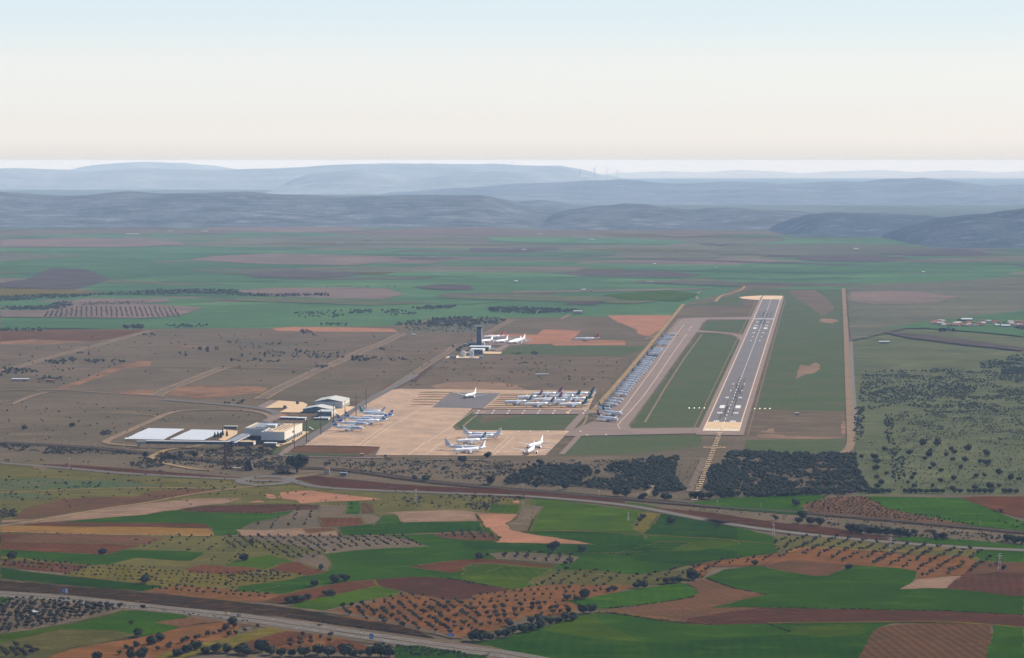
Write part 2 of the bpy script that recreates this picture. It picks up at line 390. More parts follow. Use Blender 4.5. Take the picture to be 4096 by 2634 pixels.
# ---- airfield ground
MID = [
 ('pasture', 'F 1992,700 2395,690 2395,1156 2000,1160 1996,1060'),
 ('green_dull', 'F 1440,738 1566,738 1600,713 1665,706 1760,676 1968,675 1973,800 1985,962 1770,958 1836,694 1730,698 1762,745 1640,745 1590,748 1400,960 1360,1000 1210,1012 1060,1004 1100,964 1370,966 1596,714 1560,738'),
 ('green_dull', 'F 1632,782 1640,775 1680,780 1722,790 1730,800 1645,1003 1475,1005 1478,995'),
 ('green_dull', 'F 1640,772 1652,752 1762,748 1745,778 1700,776'),
 ('green_dull', 'F 1345,1022 1640,1016 1640,1045 1500,1062 1310,1066'),
 ('green_dull', 'F 1060,990 1080,962 1110,966 1330,968 1370,966 1330,1008 1080,1006'),
 ('dry_brown', 'F 1130,972 1160,964 1260,964 1180,980 1120,992'),
 ('green_dull', 'F 1375,968 1392,966 1340,1006 1345,1000'),
 ('dry_brown', 'F 1768,960 1980,966 1984,1024 1740,1022'),
 ('green_dull', 'F 1745,1030 1988,1026 1992,1048 1960,1062 1840,1060 1740,1050'),
 ('pale', 'A2 1100,740 1290,738 1400,760 1990,765 1990,775 1700,790 1300,780 1100,770'),
 ('pale', 'A2 1210,680 1280,672 1280,725 1090,722 1200,705'),
 ('pale', 'A2 1970,600 2005,598 2000,740 1970,735'),
 ('green_dull', 'F 1840,700 1968,682 1980,940 1775,945'),
 ('pale', 'A1 1960,350 2060,352 2115,370 2050,388 1950,378'),
 ('dry_brown', 'A1 1700,120 1900,110 2000,180 2080,260 1980,330 1860,250 1760,180'),
 ('pale', 'A2 1540,30 1640,35 1700,5 1740,20 1745,75 1690,110 1600,125 1500,170 1510,110'),
 ('dry_brown', 'F 0,772 150,768 350,772 260,802 120,836 0,860'),
 ('dry_brown', 'F 640,768 930,765 940,780 1120,784 1060,820 870,900 800,880 740,860 720,800 600,800'),
 ('dry_brown', 'F 930,780 1110,783 1070,812 980,822 900,806'),
 ('far_olive', 'F 1000,745 1180,745 1120,780 940,780'),
 ('pink', 'F 635,768 690,765 800,766 920,770 930,777 760,777 650,775'),
 ('pink', 'A1 255,323 770,323 690,430 600,490 540,488 490,455 500,440 440,420 400,395 340,380 290,345'),
 ('pink', 'A3 1350,415 1420,355 1620,360 1870,372 1790,450 1740,490 1300,480 1200,470'),
 ('pink', 'A3 770,410 1000,412 1340,420 1250,475 1750,490 2120,485 2395,487 2395,545 1900,545 1540,550 1520,530 1330,530 1190,535 1200,500 1090,465 900,450 760,430'),
 ('green_dull', 'A3 1000,570 1330,530 1520,532 1540,552 2395,552 2700,560 2395,675 900,655'),
 ('purple', 'F 1040,836 1300,838 1480,842 1440,870 1260,880 1040,886 960,895'),
 ('dry_brown', 'F 1040,836 1480,836 1395,940 1200,912 1000,900 960,905'),
 ('pale', 'A4 60,135 250,95 500,85 900,95 1080,125 1240,190 800,195 300,185 130,160'),
 ('dull_pink', 'A5 0,135 400,140 520,150 440,230 300,225 0,218'),
 ('dull_pink', 'A7 1700,1085 1880,1058 2395,1070 2395,1140 1900,1190 1600,1150'),
 ('dull_pink', 'A7 1150,1120 1240,1108 1480,1105 1440,1160 1160,1140'),
 ('dull_pink', 'A7 540,1085 800,1000 1080,880 1330,823 1455,830 1440,880 1180,900 940,990 740,1060 600,1090'),
 ('dull_pink', 'A7 0,555 600,545 1400,530 1280,570 800,640 500,665 0,665'),
 ('brown', 'A7 0,540 1200,530 1500,530 900,640 300,620 0,640'),
 ('dull_pink', 'A7 1680,688 1780,680 1960,682 2040,692 1900,700 1750,695'),
 ('red', 'A5 1860,190 1980,110 2300,10 2395,-60 2460,-110 2480,-100 2300,30 2100,150 1960,230 1680,310 1690,290 1830,230'),
 ('brown', 'A5 800,865 950,850 1200,855 1860,870 1700,965 1000,940 780,925'),
]
for m, s in MID: field(m, s, 2.0)
# ---- foreground fields
FG = [
 ('olive_grass', 'F 0,1080 200,1090 500,1118 700,1130 900,1150 1250,1168 1240,1245 1130,1240 900,1210 800,1190 700,1180 500,1185 300,1200 0,1225'),
 ('green_dull', 'B1 0,480 250,470 600,480 1000,485 1400,530 1000,550 500,560 0,570'),
 ('green_dull', 'B1 0,600 300,598 450,625 500,645 200,655 0,650'),
 ('green_dull', 'B1 230,735 500,710 800,715 740,745 500,790 300,810 180,780'),
 ('olive_grass', 'F 0,1250 560,1255 760,1290 760,1340 640,1375 500,1400 300,1360 0,1310'),
 ('brown', 'B1 60,860 240,720 520,660 750,632 1180,628 1330,580 1600,562 2000,565 1760,602 1450,650 1200,695 700,760 400,810'),
 ('pale', 'B1 250,345 420,350 440,365 390,395 300,385'),
 ('pale', 'B1 60,862 500,790 800,745 1200,690 1750,640 2120,640 1950,690 1760,706 1540,748 1280,785 1080,800 560,842 240,865'),
 ('pale', 'B1 0,830 200,825 420,815 330,850 60,862 0,866'),
 ('dark_red', 'B1 1540,748 1760,708 2395,698 B3 0,372 830,370 820,392 790,410 600,415 380,450 0,438 B1 2100,770 1660,760'),
 ('green', 'B1 560,845 1080,800 1280,787 1420,755 1500,748 1680,762 2100,770 B3 380,450 575,425 600,432 430,495 250,525 150,570 110,600 100,640 0,640 B1 2060,968 1870,968 1855,905 1760,865 1300,858 700,856'),
 ('red', 'B1 230,868 430,850 1300,858 1760,865 1840,905 1300,893 200,880'),
 ('ochre', 'B1 0,878 200,880 1300,893 1830,905 1862,960 1800,969 1000,957 0,937'),
 ('brown', 'B1 0,950 80,945 1000,962 1450,985 1300,1045 70,1022 0,1010'),
 ('red', 'B1 0,960 70,945 230,955 120,1000 60,1030 0,1050'),
 ('red', 'B1 0,1030 70,1022 1060,1045 1250,1048 1150,1075 930,1128 500,1115 0,1088'),
 ('green', 'B2 0,240 600,272 1000,292 1200,242 1950,262 1960,280 1840,347 1700,350 1500,330 1300,320 1060,380 900,390 300,345 0,328'),
 ('olive_ochre', 'B2 0,305 300,330 500,352 900,392 800,400 300,365 0,335'),
 ('red', 'B2 0,345 300,352 850,395 800,430 600,460 0,405'),
 ('green_dark', 'B2 0,412 300,455 600,490 1000,530 1340,570 1560,590 1380,637 900,600 300,550 0,520'),
 ('olive_ochre', 'B2 600,488 850,400 1400,412 1900,465 2395,480 B4 250,380 640,410 420,460 200,490 0,510 B2 2100,602 1560,592 1330,562 900,520'),
 ('orange', 'B2 1380,638 1620,592 2100,604 2395,655 B4 300,570 420,590 240,660 0,650 B2 2395,750 1800,690'),
 ('green', 'B4 0,510 200,490 420,460 660,410 860,372 880,330 900,300 880,240 830,205 1100,170 1400,148 1850,130 1560,40 1400,20 1000,20 980,-10 1250,-60 1290,-62 1350,-120 1500,-130 1530,-50 2200,-65 B5 200,560 330,660 280,700 1150,718 900,675 560,625 580,600 B5 590,600 700,385 600,375 590,350 620,320 800,330 1590,430 1540,510 1480,590 1580,625 1720,450 1870,465 B7 300,185 610,262 640,380 480,400 200,450 0,470 B6 1900,370 1700,400 1500,400 1290,370 1000,360 880,345 650,470 650,500 480,545 0,470 B4 2150,460 1880,425 1700,418 1400,440 1150,465 1040,465 640,560 400,585 0,560'),
 ('green_dark', 'B3 980,572 1310,540 1530,525 2200,510 2260,600 1700,620 1030,642'),
 ('green', 'B3 1310,540 1380,465 1500,460 1530,525'),
 ('green_dark', 'B5 0,690 280,702 1150,722 1160,722 1500,690 2000,700 1800,770 1300,790 980,790 700,780 330,775 120,760 0,735'),
 ('green_dark', 'B5 1100,800 1340,800 1700,700 2395,780 2395,830 2080,895 1860,900 1480,860 1500,820'),
 ('green_dark', 'B5 1590,625 1730,455 1880,470 2395,570 2395,680 1600,640'),
 ('green_dark', 'B5 520,610 1160,612 1600,640 1560,700 1160,715 800,660'),
 ('green_light', 'B5 570,600 700,385 730,378 600,375 590,350 620,322 800,332 1200,380 1600,430 1540,520 1480,595 1490,605 1000,600'),
 ('green_light', 'B5 215,438 240,370 520,374 465,446'),
 ('green_yellow', 'B5 1560,690 2200,680 2395,690 2395,720 2050,770 1800,780 1980,710'),
 ('pale', 'B3 95,588 350,594 700,575 930,570 1015,640 600,642 130,642'),
 ('brown', 'B3 670,580 930,572 960,600 720,625'),
 ('red', 'B3 820,490 1195,485 1210,530 1150,555 850,562'),
 ('dry_brown', 'B3 830,370 1060,380 1040,450 1190,460 1190,484 820,486 810,400'),
 ('green', 'B3 1070,345 1175,338 1170,452 1040,452'),
 ('stripe_brown', 'B3 1185,360 1285,366 1300,440 1200,450'),
 ('pink', 'B3 515,270 600,255 750,250 850,262 1000,280 1250,305 1380,325 1250,335 1100,345 900,352 640,362 600,335 520,320', 7),
 ('pink', 'B3 340,300 360,275 440,285 455,320 380,325', 5.0),
 ('pink', 'B3 215,355 280,335 335,338 345,352', 3.0),
 ('pale', 'B3 1400,440 1700,425 2050,418 2200,440 2395,450 B5 120,450 150,510 200,560 B3 2250,515 1540,528 1500,462'),
 ('pink', 'B5 110,450 540,458 470,500 390,530 440,600 570,625 900,675 1155,720 280,702 330,660 210,570 150,510', 2.5),
 ('pink', 'B5 530,550 590,505 600,515 560,560', 2.0),
 ('pink', 'B5 430,335 510,335 515,365 430,360', 2.0),
 ('dry_brown', 'B5 380,540 480,470 560,380 700,385 590,560 560,600 440,600'),
 ('olive_ochre', 'B5 1480,590 1510,520 1560,440 1720,450 1570,625'),
 ('green_light', 'B3 0,890 380,808 600,865 380,935 160,930 0,915'),
 ('red', 'B3 370,935 500,880 640,872 770,930 890,960 720,990 500,962'),
 ('red', 'B2 1750,425 1930,388 2395,412 B3 330,940 170,965 0,987 B2 2200,478 1870,465'),
 ('dry_brown', 'B3 560,860 700,800 820,780 900,860 920,910 890,955 800,930 700,890'),
 ('red', 'B6 0,258 250,250 600,282 920,312 830,335 500,318 350,300 100,298 0,330 B3 2100,950 1950,968 1600,912 1900,870'),
 ('green_yellow', 'B5 0,920 180,890 370,890 800,932 900,930 640,1040 690,1075 430,1110 300,1085 0,1045'),
 ('green_light', 'B5 200,960 380,905 780,935 600,1030 300,1010'),
 ('dark_red', 'B4 1080,468 1400,440 1700,418 1880,425 2150,460 2395,508 B6 230,510 475,548 200,600 0,640 B4 2280,635 2120,655 2000,640 1600,572 1350,512'),
 ('red', 'B4 1350,512 1100,560 700,642 450,682 230,660 430,592 650,542 900,490 1080,466 1300,450'),
 ('green_light', 'B4 470,702 720,640 1340,510 1590,562 1500,600 1200,650 900,720 820,747 600,725'),
 ('orange', 'B4 900,742 1300,660 1600,575 2000,645 2280,640 B6 100,600 480,548 700,510 900,490 1300,500 1650,500 1600,535 1330,605 1230,620 1000,650 1130,720 950,792 600,800 450,880 300,940 60,985 0,1000 B4 2160,1020 1800,960 1500,900 1200,840 950,790'),
 ('olive_grass', 'B6 640,475 880,362 1200,352 1700,412 2000,368 2395,300 B7 0,460 180,460 B6 2100,480 1650,505 1300,500 900,492 700,510'),
 ('orange', 'B7 60,460 300,425 480,405 640,382 740,400 560,470 260,482 180,480 100,560 0,560'),
 ('green', 'B6 1000,652 1230,622 1330,602 1650,540 2100,480 2210,520 2265,575 2200,622 1800,682 1350,727 1250,727 1130,692'),
 ('brown', 'B6 1340,747 1800,690 2200,627 2265,575 2210,520 2130,480 2300,450 B7 130,570 350,640 560,677 300,740 170,770 540,770 1000,778 1800,795 2395,825 2395,905 1800,878 1300,870 900,880 300,890 0,890 B6 2395,885 2000,850 1800,827 1500,772'),
 ('dark_red', 'B7 0,850 300,800 540,770 1000,778 1800,795 2395,825 2395,905 1800,878 1300,870 900,880 300,892 0,890'),
 ('green', 'B6 60,1050 300,1030 800,890 1100,800 1280,772 1500,787 1800,832 2100,872 2395,892 B7 300,892 600,887 1450,880 1380,905 1330,940 1280,1020 1215,1140 B6 2395,1230 770,1230 400,1110'),
 ('green_dark', 'B6 150,1050 500,990 780,940 1200,1010 1700,1045 2395,1030 B7 500,980 760,940 1260,960 1330,910 1280,1020 1215,1150 B6 2395,1240 770,1230 300,1095'),
 ('green_yellow', 'B6 790,935 800,895 1120,800 1280,775 1300,850 1500,930 1700,1040 1200,1005'),
 ('green_yellow', 'B7 730,900 1250,885 1240,960 1000,985 700,960 780,930'),
 ('stripe_brown', 'B7 1450,898 1750,878 2168,897 2130,1140 1215,1140 1280,1020 1330,940 1370,910'),
 ('green', 'B7 2185,900 2395,917 2395,1145 2118,1145'),
 ('green', 'B7 130,560 260,500 500,475 700,517 920,547 1050,520 1180,477 1330,470 1500,490 1640,512 1600,590 1520,640 1850,634 2100,660 2330,692 2395,687 2395,824 1800,797 1000,780 540,772 160,772 300,742 560,677 350,637'),
 ('dark_red', 'B7 1830,635 1950,540 2200,520 2395,512 2395,687 2330,692 2100,662'),
 ('pale', 'B7 1520,641 1640,570 1940,545 1840,633 1680,632'),
 ('brown', 'B7 510,470 600,445 760,430 1110,455 1100,500 1000,545 900,547 700,515'),
 ('olive_grass', 'B7 620,262 1150,275 1470,310 1990,345 2070,362 2050,400 2200,440 2260,470 1500,380 1000,345 760,340 640,380'),
 ('orange', 'B7 800,345 1100,355 1600,395 2000,410 2040,440 2260,500 1960,537 1640,570 1640,512 1500,490 1180,470 760,430 560,468 640,400'),
 ('brown', 'B7 2050,440 2150,445 2395,452 2395,512 2200,520 1960,537'),
 ('green', 'B7 2072,360 2395,368 2395,452 2100,437 2050,400'),
 ('green', 'F 1610,1178 1700,1166 1900,1157 1932,1162 1880,1188 1872,1206 1700,1192'),
 ('brown', 'B7 800,45 900,20 1010,0 1040,-15 1250,-20 1300,0 1430,70 1900,150 2070,192 1400,150 900,100'),
 ('green', 'B7 1270,-20 1940,-10 2200,90 2395,162 2395,225 2050,192 1430,70'),
 ('red', 'B7 1940,-10 2050,-20 2395,-20 2395,135 2200,85'),
 ('dark_red', 'B1 330,348 600,350 1200,393 2180,472 2000,470 1300,432 800,397'),
 ('dark_red', 'B3 560,150 800,122 1200,165 1600,203 2395,243 B5 0,212 700,272 1400,332 1440,382 1000,332 0,287 B3 2395,285 1800,265 1200,240 850,215 700,190', 1.5),
 ('dark_red', 'B5 1430,382 1700,400 2100,440 2395,490 2395,550 1950,470 1700,420'),
 ('dark_red', 'B7 0,78 150,92 600,162 1090,210 1480,292 1100,265 600,202 250,152 0,107'),
 ('green', 'B7 1440,290 1560,265 2000,290 2395,330 2395,357 1900,327'),
 ('green_yellow', 'B5 1390,360 1500,355 1740,400 1600,400'),
 ('dry_brown', 'B5 225,800 400,790 560,793 900,812 1035,830 960,885 830,892 560,868 300,848'),
 ('brown', 'B3 1790,625 2000,612 2240,610 2360,640 2390,690 2100,682 1900,662'),
 # below the highway
 ('green', 'B2 0,700 150,710 120,742 0,772'),
 ('dry_brown', 'B2 0,772 150,720 700,740 1180,805 1100,850 640,952 300,1012 0,1058'),
 ('green_yellow', 'B2 1180,830 1300,828 1400,835 900,960 600,1003 200,1090 0,1142 0,1052 300,1014 700,950 1000,882'),
 ('green', 'B2 1300,828 1620,855 1830,885 1700,912 1480,945 1720,987 1560,1042 1370,1072 1150,1037 900,1017 600,1005 900,930'),
 ('brown', 'B2 1480,945 1830,890 2130,935 1900,952 1720,987'),
 ('olive_grass', 'B2 0,1144 200,1092 600,1007 1100,1022 1360,1075 700,1180 420,1290 0,1290'),
 ('orange', 'B2 420,1290 700,1190 1400,1080 1750,985 2150,935 2250,960 2395,975 B4 0,900 0,990 B2 2080,1110 1700,1200 1430,1290'),
 ('olive_ochre', 'B2 1440,1290 1700,1200 2080,1112 B4 0,990 250,915 340,912 475,942 250,1002 0,1068 B2 2250,1190 1700,1290'),
 ('red', 'B4 0,1070 250,1003 475,944 740,975 720,1000 600,1045 350,1100 160,1125 0,1130'),
 ('orange', 'B4 740,975 1050,1015 700,1135 350,1110 600,1045'),
 ('red', 'B4 760,1100 1000,1020 1255,1092 1220,1135 900,1140'),
 ('green_dark', 'B4 1520,1090 1750,1080 2395,1190 2395,1230 1500,1230'),
]
def margins():
    # ragged strips of dry grass and weeds left along the field edges
    b = MB(); rm = random.Random(5)
    for i, f in enumerate(FG):
        pts = ragged(P(f[1]), 1.6, i * 2.9, 0); w = rm.uniform(1.2, 3.2); k = 0
        while k < len(pts) - 1:
            n = rm.randrange(3, 14)
            if rm.random() < .62:
                seg = pts[k:k + n]
                if len(seg) > 1: ribbon_mb(b, seg, w * rm.uniform(.6, 1.5), Z1 - .52)
            k += n
    o = b.build('field_verges', M['olive_grass']); o['kind'] = 'structure'
for f in FG: field(*f[:2], *(f[2:] or (1.6,)))
Z1 = 1.15       # roads and markings lie above the fields
margins()
# the farmland goes on beyond both sides of the view
_q = random.Random(33)
for k in range(120):
    y = _q.uniform(600, 12000); sd_ = _q.choice((-1, 1)); x = sd_ * (y * .205 + _q.uniform(60, 3200)); w, d = _q.uniform(70, 260) * (1 + y / 6000), _q.uniform(50, 150) * (1 + y / 6000)
    if abs(x) - w * 1.15 < y * .2: continue
    a = _q.gauss(0, .3); ca, sa = math.cos(a), math.sin(a); z = .05 + .01 * k
    pts = [(x + u * ca - v * sa, y + u * sa + v * ca) for u, v in ((-w, -d * _q.uniform(.6, 1)), (w * _q.uniform(.7, 1), -d), (w, d * _q.uniform(.6, 1)), (-w * _q.uniform(.6, 1), d))]
    sheet('field', ragged(pts, 3, k * 1.7, 0), M[_q.choice(['green', 'green_dark', 'green_light', 'brown', 'red', 'olive_grass', 'dry_brown', 'pale', 'olive_ochre', 'dark_red'])], z)
# ------------------------------------------------------------------ airfield surfaces
O = G('D7', 1222, 585); _far = G('A1', 1577, 172)
AXU = (_far - O).normalized(); AXV = Vector((AXU.y, -AXU.x, 0)); RLEN = (_far - O).length
RZ = math.atan2(AXU.y, AXU.x)
def R(u, v, z=0.0): p = O + AXU * u + AXV * v; return Vector((p.x, p.y, z))
def uv(p): d = Vector((p[0], p[1], 0)) - O; return d.dot(AXU), d.dot(AXV)
def rect(name, m, u0, u1, v0, v1, z, kind='structure'):
    b = MB(); b.add([R(u0, v0, z), R(u0, v1, z), R(u1, v1, z), R(u1, v0, z)], [(0, 1, 2, 3)])
    o = b.build(name, M[m]); o['kind'] = kind; return o
def plate(name, m, spec, z, amp=0.0, smooth=0):
    pts = P(spec)
    if amp: pts = ragged(pts, amp, len(spec), smooth)
    return sheet(name, pts, M[m], z)
plate('apron', 'concrete', 'F 933,911 1395,916 1376,960 1105,957 1097,966 1058,1000 1066,1008 1334,1009 1312,1030 1276,1067 1240,1068 878,1067 A5 1860,870 1580,860 950,852 1160,700 1500,450 1720,320 1960,190', Z1 - .1)
plate('taxiway', 'taxi', 'A1 850,352 930,346 1060,344 1400,340 1425,338 1395,360 1060,360 1020,385 985,448 970,462 C4 1780,120 1500,500 1180,950 900,1330 790,1475 808,1520 F 1478,1004 1645,1002 1650,1015 1345,1022 1318,1022 1334,1009 1360,1000 1392,984 1410,967 A4 1900,478 560,478 620,424 1950,424 2040,420 C4 320,1235 430,1215 520,1110 620,1000 800,760 1000,520 1180,330 1380,110', Z1)
plate('taxiway', 'taxi', 'A1 970,462 990,446 1100,455 1220,466 1320,480 1375,500 1350,560 1320,530 1290,500 1240,478 1120,468', Z1 + .02)
plate('parking_stand', 'runway', 'A4 300,220 905,228 700,408 80,400', Z1)
plate('runway_shoulder', 'shoulder', 'D7 580,680 640,600 720,480 765,300', Z1) if 0 else None
rect('runway_shoulder', 'shoulder', -62, RLEN + 8, -38, 38, Z1 + .06)
rect('runway', 'shoulder', 0, RLEN, -30, 30, Z1 + .12)
rect('runway', 'runway', 150, RLEN - 210, -26, 26, Z1 + .18)
rect('runway', 'concrete_light', 0, 150, -30, 30, Z1 + .18)
rect('runway', 'concrete_light', RLEN - 210, RLEN + 18, -30, 32, Z1 + .18)
plate('runway_turn_pad', 'concrete_light', 'A1 1308,184 1350,176 1420,172 1495,168 1470,204 1400,200 1340,194', Z1 + .14)
def markings():
    b = MB(); w = MB(); z = Z1 + .26
    def r(mb, u0, u1, v0, v1): mb.add([R(u0, v0, z), R(u0, v1, z), R(u1, v1, z), R(u1, v0, z)], [(0, 1, 2, 3)])
    for s in (-1, 1): r(w, 2, RLEN - 4, s * 28.6 - .75, s * 28.6 + .75)
    u = 62
    while u < RLEN - 40: r(b, u, u + 32, -.8, .8); u += 64
    U2 = uv(G('A1', 1511, 353))[0]
    for s in (-1, 1):
        for i in range(8): r(b, 6, 36, s * (3.0 + i * 3.1), s * (3.0 + i * 3.1 + 1.9))
        for i in range(8): r(b, U2 - 34, U2 + 2, s * (3.0 + i * 3.1), s * (3.0 + i * 3.1 + 1.9))
        for base, sg in ((0, 1), (U2, -1)):
            for d, n in ((150, 3), (300, 3), (600, 2), (750, 1), (900, 1)):
                for i in range(n):
                    v0 = 9.5 + i * 3.2; v1 = v0 + 2.4
                    r(b, base + sg * d, base + sg * (d + 24), s * v0, s * v1)
            r(b, base + sg * 400, base + sg * 455, s * 9.5, s * 18.5)
    # the figures 1 0 at the near end
    r(b, 46, 58, -5.2, -4.0); r(b, 55.5, 58, -6.2, -5.2)
    for (a, c, d, e) in ((46, 58, 2.0, 3.2), (46, 58, 6.6, 7.8), (46, 48.4, 3.2, 6.6), (55.6, 58, 3.2, 6.6)): r(b, a, c, d, e)
    # chevron lines before the threshold
    for s in (-1, 1):
        p, q = (-14, 0), (-40, s * 26)
        b2 = w; z2 = z
        w.add([R(p[0], p[1], z), R(q[0], q[1], z), R(q[0] - 1.6, q[1], z), R(p[0] - 1.6, p[1], z)], [(0, 1, 2, 3)] if s > 0 else [(3, 2, 1, 0)])
    o = b.build('runway_markings', M['paint']); o['kind'] = 'structure'
    o = w.build('runway_edge_lines', M['paint_warm']); o['kind'] = 'structure'
markings()
def path(name, m, spec, w, z, it=2, dash=None): return ribbon(name, M and m, smooth_line(P(spec), it), w, z, dash=dash)
for v in (-46, 45): path_o = ribbon('drainage_strip', 'road', [tuple(R(u, v)[:2]) for u in range(-60, int(RLEN) - 60, 200)], 2.0, Z1 + .1)
rr_ = random.Random(8); rbm = MB()
for end, sg in ((0, 1), (RLEN - 700, -1)):
    for k in range(46):
        u0 = end + sg * rr_.uniform(180, 900); u1 = u0 + rr_.uniform(60, 260); v0 = rr_.gauss(0, 6.5); w_ = rr_.uniform(.5, 1.6)
        if u0 < 155 or u1 > RLEN - 215: continue
        zr = Z1 + .19 + .0012 * k; rbm.add([R(u0, v0, zr), R(u0, v0 + w_, zr), R(u1, v0 + w_, zr), R(u1, v0, zr)], [(0, 1, 2, 3)])
o = rbm.build('tyre_rubber_streaks', M['rubber']); o['kind'] = 'structure'
# perimeter and service roads
path('perimeter_road', 'road', 'F 1973,675 1977,740 1980,800 1984,900 1988,980 1991,1030 1988,1048 1975,1060 1962,1064', 13, Z1, 1)
path('perimeter_track', 'asphalt', 'F 1987,690 1990,790 1995,900 2003,1010', 7, Z1 - .1, 1)
path('perimeter_road', 'track', 'F 1598,713 1540,784 1460,880 1386,964', 10, Z1 + .05, 0)
path('perimeter_road', 'road', 'F 1598,713 1640,711 1660,709', 10, Z1, 0)
path('perimeter_road', 'track', 'F 1673,707 1686,692 1710,687 1735,679 1741,672 1735,663', 10, Z1, 1)
path('perimeter_road', 'road', 'F 1741,674 1850,675 1968,676', 7, Z1, 0)
path('service_track', 'road', 'F 1642,783 1600,840 1555,910 1508,990', 3.5, Z1, 0)
path('service_track', 'road', 'A1 835,352 790,410 740,470', 8, Z1 + .1, 0)
path('service_track', 'taxi', 'A4 1890,480 1780,600 1715,670', 14, Z1 + .04, 0)
path('service_track', 'road', 'A4 1940,480 1925,560 1880,620 1790,660', 5, Z1 + .04)
path('service_track', 'taxi', 'A4 1840,740 1750,840 1635,960', 9, Z1 + .04, 0)
path('service_track', 'road', 'A4 620,490 540,550 450,630', 4, Z1 + .04)
path('localizer_track', 'road', 'A2 1530,545 1800,550 2040,556', 4, Z1 + .04, 0)
path('service_track', 'road', 'A2 300,992 560,995 950,998', 6, Z1 + .04, 0)
path('approach_track', 'street', 'A2 560,995 500,1110 405,1335', 10, Z1 + .04, 0)
path('service_track', 'road', 'A2 1020,1010 990,1110 960,1260', 5, Z1 + .04, 0)
path('service_track', 'road', 'A2 180,990 110,1120 40,1260 -60,1400', 6, Z1 + .04, 0)
path('perimeter_track', 'track', 'F 880,1070 1060,1072 1280,1070', 4, Z1 + .04, 0)
path('perimeter_track', 'asphalt', 'A4 0,1022 380,1025 800,1030', 9, Z1, 0)
# taxi lines
path('taxiway_line', 'paint_warm', 'C4 1600,0 1380,300 1180,600 960,900 760,1170 660,1290', 1.0, Z1 + .2, 0)
path('taxiway_line', 'paint_warm', 'C4 1640,140 1400,480 1200,780 1000,1060 800,1290 625,1480 660,1540', 1.0, Z1 + .2, 0)
path('taxiway_line', 'paint_warm', 'C4 1720,20 1660,90', 1.0, Z1 + .2, 0)
path('apron_line', 'paint_warm', 'A4 20,820 300,640 600,425', .9, Z1 + .2, 0)
path('apron_line', 'paint_warm', 'A4 0,970 300,755', .9, Z1 + .2, 0)
path('apron_line', 'paint_warm', 'A4 820,975 1065,755', .9, Z1 + .2, 0)
path('apron_line', 'paint_warm', 'A4 840,900 1000,750', .9, Z1 + .2, 0)
path('apron_line', 'paint_warm', 'A5 1650,860 1960,640 2340,420', .9, Z1 + .2, 0)
path('apron_line', 'paint_warm', 'A5 1580,860 1800,700 2000,560', .9, Z1 + .2, 0)
path('apron_line', 'paint_warm', 'A5 2200,970 2395,820', .9, Z1 + .2, 0)
b = MB()
for k in range(8):
    for yy, off in ((437, 0), (467, -20)):
        x = 650 + k * 182 + off
        p, q = G('A4', x, yy - 6), G('A4', x - 12, yy + 7)
        ribbon_mb(b, [tuple(p[:2]), tuple(q[:2])], 2.2, Z1 + .2)
for x, y in ((1120, 686), (1260, 684), (1470, 684), (1690, 686), (1860, 686), (1940, 728), (2170, 726), (1660, 0)):
    if y: ribbon_mb(b, [tuple(G('A4', x - 8, y - 5)[:2]), tuple(G('A4', x + 10, y + 6)[:2])], 2.2, Z1 + .2)
o = b.build('taxiway_side_stripes', M['paint']); o['kind'] = 'structure'
b = MB()
for s in ((640, 446, 720, 450), (1690, 440, 1730, 458)):
    b.add([G('A4', s[0], s[1], Z1 + .22), G('A4', s[0], s[3], Z1 + .22), G('A4', s[2], s[3], Z1 + .22), G('A4', s[2], s[1], Z1 + .22)], [(0, 1, 2, 3)])
o = b.build('taxiway_location_panel', mat('orange_panel', (.60, .33, .12), None, fine=.1)); o['kind'] = 'structure'
# weathered bands of the unfinished apron
for i, (y, x0, x1, th) in enumerate(((212, -60, 330, 9), (240, -80, 290, 8), (268, -70, 250, 9), (298, -140, 210, 8), (330, -150, 160, 9), (362, -160, 110, 9),
        (238, 915, 1900, 6), (255, 900, 1500, 8), (277, 890, 1450, 8), (300, 860, 1400, 9), (322, 840, 1500, 9), (346, 800, 1300, 8), (372, 760, 1950, 9), (396, 740, 1900, 8))):
    field('dull_pink' if i % 3 else 'olive_ochre', f'A4 {x0},{y} {(x0+x1)//2},{y-th//2} {x1},{y+2} {x1-20},{y+th+2} {(x0+x1)//2},{y+th-1} {x0-14},{y+th}', 1.0, 0, 'apron_weathering', Z1 + .03 + .003 * i)
